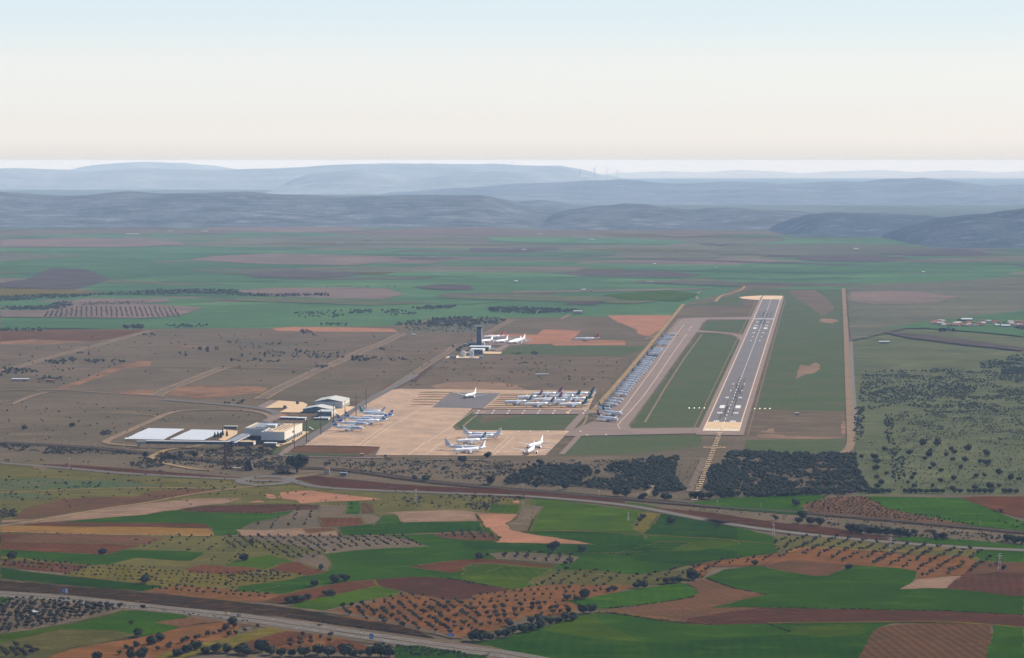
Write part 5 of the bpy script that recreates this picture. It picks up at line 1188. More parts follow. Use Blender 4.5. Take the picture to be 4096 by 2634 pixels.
# ---- runway equipment
o = frame_at('A2', 1492, 545); t = thing('localizer_hut', 'small white-roofed hut on the grass beside the runway', 'hut', o, RZV); block(t, 'wall', 'hutgrey', 0, 6, 0, 4, 0, 2.8); block(t, 'roof', 'panel', -.5, 6.5, -.5, 4.5, 2.81, 3.3)
M['lamp'] = emis('lit_lamp', (1.0, .68, .40), 3.2); M['lamp_white'] = emis('lit_papi_lamp', (1.0, .93, .85), 3.0)
for side, xs, yy in (('western', (402, 455, 507, 558), 481), ('eastern', (1075, 1128, 1180, 1231), 487)):
    for i, x in enumerate(xs):
        g = frame_at('A2', x, yy); t = thing('approach_slope_light', f'bright lamp box beside the runway, {ORD[i]} of the {side} four', 'runway light', g, RZV, f'{side} lamp boxes beside the runway')
        block(t, 'housing', 'panel', -1.1, 1.1, -.7, .7, .5, 1.7)
        b = MB(); b.box(-.6, .6, -.78, -.72, .7, 1.4); b.build('lamp', M['lamp_white'], t); b = MB(); b.tube((-.7, 0, 0), (-.7, 0, .5), .1, n=5); b.tube((.7, 0, 0), (.7, 0, .5), .1, n=5); b.build('leg', M['steel'], t)
    a, c = G('A2', xs[0] - 6, yy + 4), G('A2', xs[-1] + 8, yy + 4); ribbon('lamp_pad', 'track', [tuple(a[:2]), tuple(c[:2])], 2.5, Z1 + .1)
for k in range(1, 37):
    u = -24.3 * k - 14; n = 22 if k == 10 else 5; sp_ = 1.55
    t = thing('approach_light_bar', ('wide crossbar of many small lit lamps across the approach line' if k == 10 else f'short bar of lit approach lamps, {ORD[k - 1]} out from the runway end'), 'approach lights', R(u, 0, GZ), RZV, None if k == 10 else 'bars of lit approach lamps')
    b = MB(); wd = n * sp_ / 2; b.box(-wd, wd, -.12, .12, 1.0, 1.2)
    for i in (-.8, .8): b.tube((i * wd, 0, -.5), (i * wd, 0, 1.0), .09, n=5)
    b.build('frame', M['hutgrey'], t)
    for i in range(n):
        x = (i - (n - 1) / 2) * sp_; b = MB(); b.rings([[(x + math.cos(a * 1.047) * r_, -.25 - yy_, 1.45 + math.sin(a * 1.047) * r_) for a in range(6)] for yy_, r_ in ((0, .12), (.12, .22), (.2, .18))]); b.build('lamp', M['lamp'], t)
# ---- village and farms
def house(view, x, y, wm, dm, h, label, wall='farm', roof='tile', name='house', group=None, rz=0.0, flat=False):
    o = frame_at(view, x, y); t = thing(name, label, 'house' if name == 'house' else 'farm building', o, rz, group)
    block(t, 'wall', wall, -wm / 2, wm / 2, 0, dm, 0, h)
    gable(t, 'roof', roof, -wm / 2, wm / 2, 0, dm, h, h + min(2.6, dm * .25), .4, 'x').build('roof', [M[roof], M[wall]], t)
    b = MB()
    n = max(1, int(wm / 4))
    for i in range(n):
        xx = -wm / 2 + wm * (i + .5) / n; b2 = MB(); b2.box(xx - .5, xx + .5, -.07, -.01, 1.0, 2.3); b2.build('window', M['glass'], t)
    return t
rv = random.Random(9)
spots = []
for k in range(64):
    x = rv.uniform(600, 1860) if k < 50 else rv.uniform(2120, 2395); y = rv.uniform(452, 540); 
    if x < 800: y = rv.uniform(448, 500)
    spots.append((x, y))
for i, (x, y) in enumerate(sorted(spots, key=lambda q: q[1])):
    house('D1', x, y, rv.uniform(8, 19), rv.uniform(8, 14), rv.uniform(3.2, 6.5), 'small tile-roofed house crowded into the distant village', rv.choice(['farm', 'lime', 'farm', 'farm']), rv.choice(['tile', 'tile', 'roof_pale', 'tile']), group='houses of the distant village', rz=rv.uniform(-.3, .3))
house('D1', 1297, 432, 29, 20, 6.5, 'big dark shed with bright white roof behind the village', 'greenwall', 'panel', 'farm_shed')
house('D1', 1880, 530, 12, 10, 4, 'short white-roofed shed at the east side of the village', 'hutgrey', 'panel', 'farm_shed'); house('D1', 2045, 542, 24, 12, 4.5, 'long white-roofed shed at the east side of the village', 'hutgrey', 'panel', 'farm_shed'); house('D1', 1150, 480, 12, 9, 4, 'small white-roofed shed in the middle of the village', 'farm', 'panel', 'farm_shed')
house('B8', 578, 385, 26, 7, 3, 'lone low white-roofed shed on the pasture beyond the road', 'hutgrey', 'panel', 'farm_shed'); house('A7', 195, 1018, 34, 6, 2.6, 'low white greenhouse roof in the western estate', 'hutgrey', 'panel', 'farm_shed'); house('A7', 478, 1030, 16, 7, 2.8, 'low brown shed in the western estate', 'brick', 'tile', 'farm_shed')
house('A3', 1828, 172, 26, 12, 7, 'grey farmhouse at the end of the tree belt beyond the tower', 'farm', 'roof_pale', 'farmhouse'); house('A3', 1405, 905, 26, 3, 1.5, 'low white slab on the dry ground beyond the apron', 'lime', 'panel', 'farm_shed')
FARMS = [('A1', 70, 132, 30, 'white farm with dark trees on the wheat west of the runway', 1), ('A1', 128, 132, 20, 'smaller barn of the farm west of the runway', 1), ('A1', 600, 70, 46, 'long pale farm beyond the runway road', 1), ('C2', 1185, 705, 60, 'pale farm range on the middle plain', 1), ('C2', 1280, 707, 40, 'white barn east of the pale farm range', 1),
         ('C2', 1665, 628, 90, 'farm at the foot of the middle hills', 1), ('C2', 1755, 636, 60, 'white barn at the foot of the middle hills', 0), ('C2', 1225, 932, 26, 'tiny white house on the far wheat', 1), ('C2', 2165, 936, 60, 'low farm with trees left of the runway axis', 1), ('C2', 2198, 810, 22, 'white hut on the plain beyond the runway', 0),
         ('C1', 930, 598, 150, 'very long white shed on the western plain', 0), ('C1', 1195, 577, 46, 'small white shed on the western plain', 0), ('C1', 1437, 577, 76, 'white shed between the long shed and the hamlet', 0), ('C1', 1550, 535, 80, 'pale hamlet below the western hills', 1), ('C1', 1880, 508, 90, 'white shed under the green hillside', 0), ('C1', 2380, 665, 70, 'pale barn on the central plain', 0),
         ('C2', 180, 630, 80, 'low barn near the far orchard rows', 0), ('C2', 640, 765, 60, 'pale farm west of the dark ploughed strip', 1), ('C3', 265, 668, 90, 'long pale shed below the eastern hills', 0), ('C3', 1690, 868, 22, 'white hut on the far eastern wheat', 0), ('C3', 1218, 702, 50, 'white shed before the dark hill', 0), ('C3', 235, 838, 24, 'tiny farm beyond the runway end', 1), ('C2', 1395, 600, 60, 'narrow white shed on the slope', 0),
         ('C1', 150, 475, 70, 'pale sheds on the western slope', 1), ('C1', 670, 510, 40, 'white hut above the western fields', 0), ('A1', 20, 312, 22, 'grey house beside the green fields', 0)]
for v, x, y, wm, lab, trees in FARMS:
    house(v, x, y, wm * .5, 12, 4, lab, 'farm', 'roof_pale' if 'white' in lab else 'roof_dull', 'farmhouse')
# ---- wind turbines on the far crests
M['turbine'] = mat('turbine_white', (.80, .81, .82), fine=0)
for i, (x, yb, yt) in enumerate(((1080, 118, 78), (1137, 120, 74), (1205, 122, 80), (1672, 200, 132), (1775, 200, 124), (1863, 202, 126), (1933, 206, 138), (736, 110, 80), (365, 106, 78), (620, 108, 86))):
    D = 31000 if 3 <= i <= 6 else 46000; p = at_depth('C2', x, yb + 8, D); q = at_depth('C2', x, yt + 12, D); h = q.z - p.z
    t = thing('wind_turbine', f'white wind turbine on the hazy skyline, {ORD[i]} counted', 'wind turbine', p, 0, 'wind turbines on the skyline'); t['label'] = f"hazy white wind turbine, {['first of the middle trio', 'middle of the middle trio', 'last of the middle trio', 'westernmost of the eastern four', 'second of the eastern four', 'third of the eastern four', 'easternmost of the eastern four', 'alone west of the trio', 'westernmost of all', 'between the westernmost and the lone one'][i]} on the skyline"
    b = MB(); b.tube((0, 0, 0), (0, 0, h), 4.5, 2.6, 6); b.build('tower', M['turbine'], t)
    b = MB(); b.box(-3, 3, -6, 6, h, h + 5); b.build('nacelle', M['turbine'], t)
    for k in range(3):
        a = k * 2.094 + i * .7; b = MB(); b.tube((0, -7, h + 2.5), (math.sin(a) * h * .5, -7, h + 2.5 + math.cos(a) * h * .5), 2.6, .8, 4); b.build('blade', M['turbine'], t)
# ---- power pylons, poles
def pylon(view, x, yb, yt, label):
    g = frame_at(view, x, yb); h = pm(view, yb, yb - yt); t = thing('lattice_pylon', label, 'pylon', g, rnd0.uniform(-.4, .4), 'red and white lattice pylons'); w = h * .09; N_ = 6
    for seg in range(N_):
        b = MB(); z0, z1 = h * .88 * seg / N_, h * .88 * (seg + 1) / N_; w0, w1 = w * (1 - .75 * seg / N_), w * (1 - .75 * (seg + 1) / N_)
        for sx, sy in ((-1, -1), (1, -1), (1, 1), (-1, 1)): b.tube((sx * w0, sy * w0, z0), (sx * w1, sy * w1, z1), .17, n=4)
        for sx in (-1, 1):
            b.tube((sx * w0, -w0, z0), (-sx * w1, -w1, z1), .10, n=4); b.tube((-w0, sx * w0, z0), (-w1, -sx * w1, z1), .10, n=4)
        b.build('lattice_section', M['panel' if seg % 2 else 'red_white'], t)
    for zf, L in ((.88, .17), (.99, .11)):
        b = MB(); b.tube((-L * h, 0, h * zf), (L * h, 0, h * zf), .16, n=4); b.build('cross_arm', M['panel'], t)
        for s in (-1, 1): b = MB(); b.tube((s * L * h, 0, h * zf), (s * L * h, 0, h * zf - 1.1), .14, n=4); b.build('insulator', M['hutgrey'], t)
    b = MB(); b.tube((0, 0, h * .87), (0, 0, h), .2, n=4); b.build('peak', M['panel'], t)
rnd0 = random.Random(2)
for v, x, yb, yt, lab in (('B3', 1663, 345, 240, 'faint white pylon above the pale scraped ground'), ('B5', 527, 430, 348, 'striped pylon beside the small square wheat plot'), ('B5', 1443, 520, 440, 'striped pylon on the striped wheat'), ('B7', 612, 268, 170, 'striped pylon at the roadside above the olive rows'),
                          ('B7', 1445, 390, 275, 'striped pylon among the slanting olive rows'), ('B7', 2220, 520, 388, 'tallest striped pylon by the dark red field'), ('B1', 605, 380, 290, 'pale pylon on the dry plain in the west')): pylon(v, x, yb, yt, lab)
for v, x, yb, yt, lab in (('B5', 305, 398, 338, 'thin pole on the small square wheat plot'), ('B5', 755, 450, 396, 'thin pole near the corner of the striped wheat'), ('B5', 1272, 508, 446, 'thin pole in the middle of the striped wheat'), ('B3', 1135, 205, 130, 'thin pole on the purple strip beside the road'),
                          ('B7', 1567, 108, 38, 'pole with a white lamp in the wheat behind the railway'), ('B7', 2060, 155, 92, 'thin pole in the wheat near the eastern end'), ('B7', 250, 60, 30, 'short pole beside the railway'), ('A6', 1570, 730, 540, 'thin pole right of the brick chimney'), ('A6', 968, 560, 500, 'lamp post below the footbridge, western'), ('A6', 835, 560, 500, 'lamp post below the footbridge, westernmost')):
    g = frame_at(v, x, yb); h = pm(v, yb, yb - yt); t = thing('utility_pole', lab, 'pole', g); b = MB(); b.tube((0, 0, 0), (0, 0, h), .2, .13, 5); b.build('pole', M['rust'], t); b = MB(); b.box(-.9, .9, -.08, .08, h - .5, h - .3); b.build('cross_arm', M['rust'], t)
acc = 0.0; nmast = 0
for i in range(len(rail) - 1):
    a, c = Vector(rail[i]), Vector(rail[i + 1]); L = (c - a).length; d = (c - a).normalized(); nn = Vector((-d.y, d.x)); s = (-acc) % 60
    while s < L:
        p = a + d * s
        if in_view(p) if 'in_view' in globals() else abs(p.x / p.y * FPX) < 2080:
            t = thing('catenary_mast', 'slim steel overhead-line mast beside the railway', 'mast', (p.x + nn.x * 5.4, p.y + nn.y * 5.4, Z1 - .3), math.atan2(-nn.y, -nn.x), 'overhead-line masts of the railway')
            key = cached('mast', lambda: (lambda b: (b.tube((0, 0, 0), (0, 0, 8), .16, .12, 5), b.mesh('pole', M['steel']))[1])(MB())); link('pole', key, t)
            key = cached('arm', lambda: (lambda b: (b.tube((0, 0, 6.8), (3.6, 0, 7.4), .08, n=4), b.tube((0, 0, 5.4), (3.6, 0, 5.6), .08, n=4), b.mesh('bracket', M['steel']))[2])(MB())); link('bracket', key, t); nmast += 1
        s += 60
    acc = (acc + L) % 60
# ---- motorway signs, cars
def sign(view, x, yb, wm, hm, z0, cols, label, rz=0.0, post_off=0.0, text=None):
    g = frame_at(view, x, yb); t = thing('road_sign', label, 'road sign', g, rz); x0 = -wm / 2
    for i, (m, fr) in enumerate(cols): b = MB(); b.box(x0, x0 + wm * fr - .04, -.08, .08, z0, z0 + hm); b.build('panel', M[m], t); x0 += wm * fr
    for s in (-.35, .35): b = MB(); b.tube((s * wm, .15, 0), (s * wm, .15, z0 + hm), .13, n=5); b.build('post', M['steel'], t)
    for k in range(3): b = MB(); b.box(-wm * .40, -wm * .40 + wm * cols[0][1] * .6, -.12, -.09, z0 + hm * (.2 + .25 * k), z0 + hm * (.28 + .25 * k)); b.build('legend_line', M['panel'] if cols[0][0] != 'hutgrey' else M['steel'], t)
sign('B2', 620, 678, 6.4, 4.2, 1.6, (('sign_blue', .6), ('lime', .4)), 'large blue and white direction sign above the motorway', -.15)
sign('B4', 1283, 1032, 3.4, 4.4, 1.0, (('sign_blue', 1.0),), 'dark blue upright sign on the near motorway edge', .1); sign('B4', 2047, 1045, 5.0, 3.0, 4.2, (('sign_blue', 1.0),), 'blue direction sign raised on posts on the far motorway edge', -.1)
vehicle('B4', 790, 897, 4.8, 2.0, 1.7, 'car', 'dark car with pale windscreen driving on the motorway', 'carpaint', math.radians(-12), 'car'); vehicle('B2', 2288, 884, 4.6, 2.0, 1.6, 'car', 'dark car on the motorway near the bushy oak', 'carpaint', math.radians(-12), 'car'); vehicle('B2', 2175, 862, 5.5, 2.0, 1.0, 'maintenance_trailer', 'low yellow-white trailer on the motorway verge', 'yellow', math.radians(-12), 'trailer')
g = frame_at('B2', 340, 872); t = thing('farm_hut', 'small white hut half hidden in the grove below the motorway', 'hut', g, .2); block(t, 'wall', 'lime', -3, 3, 0, 4, 0, 2.6); gable(t, 'roof', 'panel', -3, 3, 0, 4, 2.6, 3.5, .3, 'x').build('roof', [M['panel'], M['lime']], t)
g = frame_at('B2', 300, 880); t = thing('polytunnel', 'low whitish sheet-covered shelter beside the small white hut', 'shelter', g, .1); b = MB(); b.rings([[(xx, math.cos(a * .5236) * 1.6, math.sin(a * .5236) * 1.5) for a in range(7)] for xx in (-3.4, 0, 3.4)], closed=False, caps=False); b.build('cover', M['lime'], t); b = MB(); b.box(-3.5, 3.5, -1.7, -1.6, 0, .3); b.build('edge_board', M['hutgrey'], t)
# ------------------------------------------------------------------ trees
import numpy as np
rnd = random.Random(11)
def leafmat(name, c, c2, fine=.45, s=1.3):
    m = mat(name, c, c2, 5, None, 6, fine, s, rough=.9, spec=.08); return m
M['oak_leaf'] = leafmat('holm_oak_leaves', (.024, .030, .015), (.052, .057, .030), fine=.6, s=1.8)
M['pasture_leaf'] = leafmat('pasture_tree_leaves', (.038, .046, .024), (.062, .068, .038), fine=.5, s=1.8)
M['olive_leaf'] = leafmat('olive_leaves', (.042, .043, .020), (.060, .058, .030))
M['olive_brown'] = leafmat('olive_twigs', (.046, .034, .020), (.034, .028, .018))
M['bush_leaf'] = leafmat('scrub_leaves', (.030, .032, .016), (.045, .040, .022))
M['green_leaf'] = leafmat('garden_leaves', (.026, .040, .013), (.036, .052, .018))
M['bare_twig'] = leafmat('bare_twigs', (.070, .058, .045), (.055, .046, .036))
M['bark'] = mat('bark', (.05, .038, .028), (.035, .028, .02), 1, fine=.2, fs=.3)
def ico(sub):
    import bmesh
    bm = bmesh.new(); bmesh.ops.create_icosphere(bm, subdivisions=sub, radius=1.0)
    v = np.array([x.co[:] for x in bm.verts]); f = np.array([[q.index for q in p.verts] for p in bm.faces]); bm.free(); return v, f
ICO1, ICO2, ICO3 = ico(1), ico(2), ico(3)
def blob(r, c, I, seed, lump=.3):
    v, f = I; out = []
    for p in v:
        q = Vector(p); d = 1 + lump * noise.noise(q * 1.7 + Vector((seed, 0, 0))) + lump * .7 * noise.noise(q * 4.1 + Vector((0, seed, 0)))
        out.append((p[0] * r[0] * d + c[0], p[1] * r[1] * d + c[1], p[2] * r[2] * d + c[2]))
    return np.array(out), f
def crown(seed, n, R_, H, z0, flecks, I=ICO2, fs=.5, spread=.5, gap=0):
    """a crown of leafy lumps with loose leaf clumps over and around them: unit is the metre"""
    rr = random.Random(seed); V, F, o = [], [], 0
    for i in range(n):
        a = rr.uniform(0, 6.28); q = rr.uniform(.25, 1) ** .5 * spread * R_ if i else 0
        r = R_ * (rr.uniform(.42, .62) if i else .68 * (1 - gap)); z = z0 + H * rr.uniform(.30, .74) if i else z0 + H * .52
        rz = min(H * .45, r * rr.uniform(.7, .9)); z = max(z, z0 + rz * .75)
        v, f = blob((r, r, rz), (math.cos(a) * q, math.sin(a) * q, z), I, seed * 3.1 + i); V.append(v); F += [tuple(t + o for t in x) for x in f]; o += len(v)
    base = np.vstack(V); L = []
    for k in range(flecks):
        p = Vector(base[rr.randrange(len(base))]); c = Vector((0, 0, z0 + H * .45)); d = (p - c).normalized()
        p = p + d * rr.uniform(-.1, .35) * fs * 1.6; s = fs * rr.uniform(.5, 1.3)
        a = Vector((rr.gauss(0, 1), rr.gauss(0, 1), rr.gauss(0, 1))).normalized(); b = a.cross(d).normalized() if a.cross(d).length > .1 else Vector((1, 0, 0)); a2 = b.cross(Vector((rr.gauss(0, 1), rr.gauss(0, 1), rr.gauss(0, 1)))).normalized()
        L += [tuple(p + b * s), tuple(p + a2 * s * .8), tuple(p - b * s), tuple(p - a2 * s * .8)]; F.append((o, o + 1, o + 2, o + 3)); o += 4
    return np.vstack([base, np.array(L)]) if L else base, F
def trunk(seed, h, r, stems=1, lean=.3, R_=1):
    rr = random.Random(seed); b = MB()
    for i in range(stems):
        a = rr.uniform(0, 6.28); m_ = Vector((math.cos(a) * lean * h * .35, math.sin(a) * lean * h * .35, h * .5)); e = Vector((math.cos(a) * lean * h, math.sin(a) * lean * h, h))
        b.tube((0, 0, -.4), m_, r, r * .75, 6); b.tube(m_, e, r * .75, r * .45, 6)
        for _ in range(2):
            a2 = a + rr.uniform(-1.2, 1.2); b.tube(e * .9, e + Vector((math.cos(a2) * R_ * .4, math.sin(a2) * R_ * .4, h * .35)), r * .42, r * .15, 5)
    return b
def mk(vf, name, m):
    me = bpy.data.meshes.new(name); me.from_pydata([tuple(map(float, p)) for p in vf[0]], [], vf[1]); me.materials.append(M[m]); me.update(); return me
OLIVE = [(crown(40 + i, 5, 2.2, 2.9, 1.1, 150, ICO1, .42, .75, .2), trunk(i, 1.5, .22, 3, .45, 2.0).mesh('trunk', M['bark'])) for i in range(5)]
OLIVE_ME = [[mk(c, 'crown', m) for c, t in OLIVE] for m in ('olive_leaf', 'olive_brown')]
OAK = [(crown(70 + i, 7, 5.0, 6.2, .9, 520, ICO2, .75, .62), trunk(20 + i, 2.6, .42, 1, .1, 4).mesh('trunk', M['bark'])) for i in range(5)]
OAK_ME = [mk(c, 'crown', 'oak_leaf') for c, t in OAK]
TALL = (crown(91, 11, 8.0, 15.0, 1.5, 1300, ICO2, .95, .70), trunk(31, 6, .8, 3, .25, 8).mesh('trunk', M['bark']))
TALL_ME = mk(TALL[0], 'crown', 'oak_leaf')
LOW_OAK = [crown(110 + i, 4, 4.6, 5.6, .3, 46, ICO1, 1.0, .6) for i in range(6)]
LOW_OLIVE = [crown(130 + i, 3, 2.1, 3.0, .7, 16, ICO1, .55, .7, .2) for i in range(6)]
LOW_BUSH = [crown(150 + i, 2, 1.5, 1.6, -.1, 12, ICO1, .5, .7) for i in range(6)]
def merged(name, m, tmpl, places, label, group=None, kind='stuff'):
    """one mesh of many small plants nobody would count"""
    Vs, Fs, o = [], [], 0
    for (x, y, s, zs) in places:
        v, f = tmpl[rnd.randrange(len(tmpl))]; a = rnd.uniform(0, 6.28); ca, sa = math.cos(a) * s, math.sin(a) * s
        Vs.append(np.stack([v[:, 0] * ca - v[:, 1] * sa + x, v[:, 0] * sa + v[:, 1] * ca + y, v[:, 2] * s * zs + (Z1 - .5 if y < 7300 else 2.3)], 1))
        Fs += [tuple(t + o for t in q) for q in f]; o += len(v)
    V = np.vstack(Vs); me = bpy.data.meshes.new(name); me.from_pydata(V.tolist(), [], Fs); me.materials.append(M[m]); me.update()
    ob = link(name, me); tag(ob, label, None, group, kind); return ob
# ---- points inside polygons
def inside(p, poly):
    x, y = p; c = False; j = len(poly) - 1
    for i in range(len(poly)):
        xi, yi = poly[i]; xj, yj = poly[j]
        if (yi > y) != (yj > y) and x < (xj - xi) * (y - yi) / (yj - yi) + xi: c = not c
        j = i
    return c
def grid_in(spec, row, ds, dr, jit=.12, skip=.06):
    """tree places in rows: ROW gives the direction, DS the step along a row, DR between rows"""
    poly = P(spec); r = P(row); d = (Vector(r[1]) - Vector(r[0])).normalized(); n = Vector((-d.y, d.x))
    ps = [(Vector(p).dot(d), Vector(p).dot(n)) for p in poly]; a0, a1 = min(p[0] for p in ps), max(p[0] for p in ps); b0, b1 = min(p[1] for p in ps), max(p[1] for p in ps)
    out = []; b = b0
    while b < b1:
        a = a0 + rnd.uniform(0, ds * .3)
        while a < a1:
            q = d * (a + rnd.gauss(0, ds * jit)) + n * (b + rnd.gauss(0, dr * jit * .6))
            if rnd.random() > skip and inside(q, poly): out.append((q.x, q.y))
            a += ds
        b += dr
    return out
def scatter_in(spec, n, clump=0):
    poly = P(spec) if isinstance(spec, str) else spec; xs = [p[0] for p in poly]; ys = [p[1] for p in poly]; out = []; tries = 0
    while len(out) < n and tries < n * 60:
        tries += 1; q = (rnd.uniform(min(xs), max(xs)), rnd.uniform(min(ys), max(ys)))
        if not inside(q, poly): continue
        if clump < 0 and noise.noise(Vector((q[0] / -clump, q[1] / -clump, 8.3))) + .4 * noise.noise(Vector((q[0] / -clump * 3, q[1] / -clump * 3, 2.3))) < rnd.uniform(-.45, .02): continue
        if clump > 0 and noise.noise(Vector((q[0] / clump, q[1] / clump, 3.3))) + .35 * noise.noise(Vector((q[0] / clump * 3, q[1] / clump * 3, 1.3))) < rnd.uniform(-.25, .28): continue
        out.append(q)
    return out
GROVES = [  # polygon, row, step, row gap, size, brownish share, label
 ('B4 900,742 1300,660 1600,575 2000,645 2160,645 2395,900 2300,960 2140,1000 1800,950 1500,890 1200,830 960,790', 'B4 1610,580 2040,890', 14, 11.8, 1.0, .3, 'grey-green olive tree in the big grove on orange soil above the motorway', 'olive trees of the big orange grove'),
 ('B4 2180,645 2280,640 B6 100,600 480,548 700,510 900,495 1300,505 1500,520 1330,590 1000,650 1110,720 900,790 600,800 450,870 300,930 160,930 B4 2390,880', 'B6 100,650 900,590', 9.5, 26, 1.05, .35, 'olive tree in the wide-set half of the big orange grove, by the dark hedge', 'olive trees of the wide-set orange grove'),
 ('B3 0,650 400,645 1000,650 1300,645 1600,650 1720,700 1700,735 1400,748 1080,768 880,795 830,835 740,850 560,850 350,800 250,760 0,770', 'B3 900,655 1050,745', 13, 11.5, 1.0, .35, 'olive tree in the crowded grove south of the pale strip', 'olive trees of the crowded central grove'),
 ('B3 600,415 800,412 820,560 350,590 130,570 300,520 500,480', 'B3 600,415 500,560', 22, 19, .9, .4, 'thinly set olive tree on the olive-green slope by the tan field', 'scattered olives by the tan field'),
 ('B2 600,488 850,400 1400,412 1900,465 2395,480 B4 250,380 640,410 420,460 200,490 0,510 B2 2100,602 1560,590 1330,560 900,518', 'B2 900,480 1500,505', 7, 21, .80, .75, 'small brownish tree in the yellow-green grove', 'small trees of the yellow-green grove'),
 ('B2 0,350 300,358 850,400 760,440 600,475 0,420', 'B2 100,390 600,425', 8, 19, 1.0, .2, 'dark tree in the dense rows on red soil beside the dark green field', 'dark grove on red soil'),
 ('B2 1400,635 1640,592 2100,604 2395,640 B4 300,572 400,588 240,655 0,640 B2 2395,725 1800,690', 'B2 1600,620 2200,670', 9, 20, 1.05, .6, 'brownish olive tree on the orange strip above the motorway bank', 'olives of the orange strip'),
 ('B2 60,730 250,715 700,740 1170,805 1060,840 660,940 300,1000 0,1055 0,780', 'B2 300,800 900,850', 7.5, 13, 1.1, .5, 'bushy tree in the grove below the motorway', 'trees of the grove below the motorway'),
 ('B2 1100,1250 1500,1180 1700,1100 2050,1010 2395,970 B4 0,880 230,905 0,975 B2 2080,1105 1700,1190 1400,1270', 'B2 1500,1180 2100,1000', 10, 21, 1.05, .5, 'olive tree on the orange field below the motorway', 'olives of the lower orange field'),
 ('B4 600,985 900,1000 1010,1015 700,1120 560,1120 350,1100', 'B4 600,1050 900,1010', 11, 20, 1.0, .4, 'olive tree on the red slope above the oak belt', 'olives above the oak belt'),
 ('B2 0,1150 200,1160 360,1180 370,1300 0,1300', 'B2 50,1200 350,1210', 9, 15, 1.1, .2, 'dark bushy tree in the corner grove at the foot of the view', 'corner grove trees'),
 ('B7 620,265 1150,278 1470,312 1990,347 2060,364 2190,440 2230,490 1960,530 1680,565 1600,560 1640,512 1500,488 1180,455 760,400 640,385', 'B7 1160,290 870,438', 11, 18, 1.15, .15, 'olive tree in the slanting rows between the road and the wheat', 'olive trees of the slanting rows'),
 ('B7 0,475 330,420 480,408 730,380 700,415 540,450 260,470 100,540 0,545', 'B7 300,420 200,480', 15, 14, 1.0, .4, 'olive tree on the curved tongue of bare soil between wheat fields', 'olives of the soil tongue'),
 ('B6 640,480 880,365 1200,355 1700,412 2090,345 2395,300 2395,390 2120,460 1900,490 1650,500 1300,500 900,490 700,515', 'B6 1200,360 1000,480', 17, 16, 1.1, .5, 'olive tree standing loosely on the olive-green rise', 'loose olives of the green rise'),
 ('B5 290,800 560,795 930,815 1030,830 940,880 830,885 350,845', 'B5 560,795 540,860', 13, 12, 1.1, .3, 'olive tree on the dry islet between green fields', 'olives on the dry islet'),
 ('B7 830,35 1010,-10 1260,-15 1430,70 1900,148 2050,185 1400,145 900,98', 'B7 900,60 1500,120', 7, 16, .85, .8, 'small brownish tree in the square rows behind the railway', 'square orchard behind the railway'),
 ('B2 1200,240 1300,160 1700,115 2280,115 2395,135 2395,300 2250,370 2000,385 1950,270', 'B2 1700,120 1500,250', 24, 20, .9, .5, 'lone small olive on the grey-green slope', 'lone olives of the grey-green slope'),
 ('B3 1810,625 2230,612 2350,650 2380,688 2100,678 1900,658', 'B3 2000,625 2040,680', 12, 11, 1.0, .4, 'olive tree on the pink triangle beside the bare pink field', 'olives on the pink triangle'),
 ('B3 0,990 170,968 400,952 700,990 500,1020 250,1058 0,1085', 'B3 100,1000 500,980', 7.5, 19, .85, .6, 'small olive tree on the olive slope below the red mound', 'olives below the red mound'),
 ('B7 2180,160 2330,165 2395,190 2395,215 2200,190', 'B7 2200,165 2300,200', 20, 16, 1.0, .2, 'small tree at the tip of the wheat beside the railway', 'trees beside the railway'),
]
olives = []
for spec, row, ds, dr, size, br, lab, grp in GROVES:
    for (x, y) in grid_in(spec, row, ds, dr): olives.append((y, x, size * rnd.uniform(.78, 1.22), rnd.random() < br, lab, grp))
olives.sort(key=lambda q: q[0])
def in_frame(x, y, z=3):
    c = Vector((x, y, z - CAM_H)); d = c.y * _cp - c.z * _sp; u = c.y * _sp + c.z * _cp
    return abs(c.x / d * FPX) < 2060 and abs(u / d * FPX) < 1330
vis = [o for o in olives if in_frame(o[1], o[0])]
def plant(name, label, cat, x, y, s, crown_me, trunk_me, group=None, sz=1.0):
    t = thing(name, label, cat, (x, y, Z1 - .6), rnd.uniform(0, 6.28), group); t.scale = (s, s, s * sz)
    link('trunk', trunk_me, t); link('crown', crown_me, t); return t
for (y, x, s, br, lab, grp) in vis[:290]:
    k = rnd.randrange(5); plant('olive_tree', lab, 'olive tree', x, y, s * 1.08, OLIVE_ME[1 if br else 0][k], OLIVE[k][1], grp, rnd.uniform(.9, 1.15))
rest = vis[290:]
merged('olive_groves', 'olive_leaf', LOW_OLIVE, [(x, y, s * 1.05, rnd.uniform(.9, 1.15)) for (y, x, s, br, l, g) in rest if not br], 'farther olive groves, grey-green trees in rows')
merged('brown_olive_groves', 'olive_brown', LOW_OLIVE, [(x, y, s * 1.0, rnd.uniform(.9, 1.15)) for (y, x, s, br, l, g) in rest if br], 'farther groves of small brownish trees in rows')
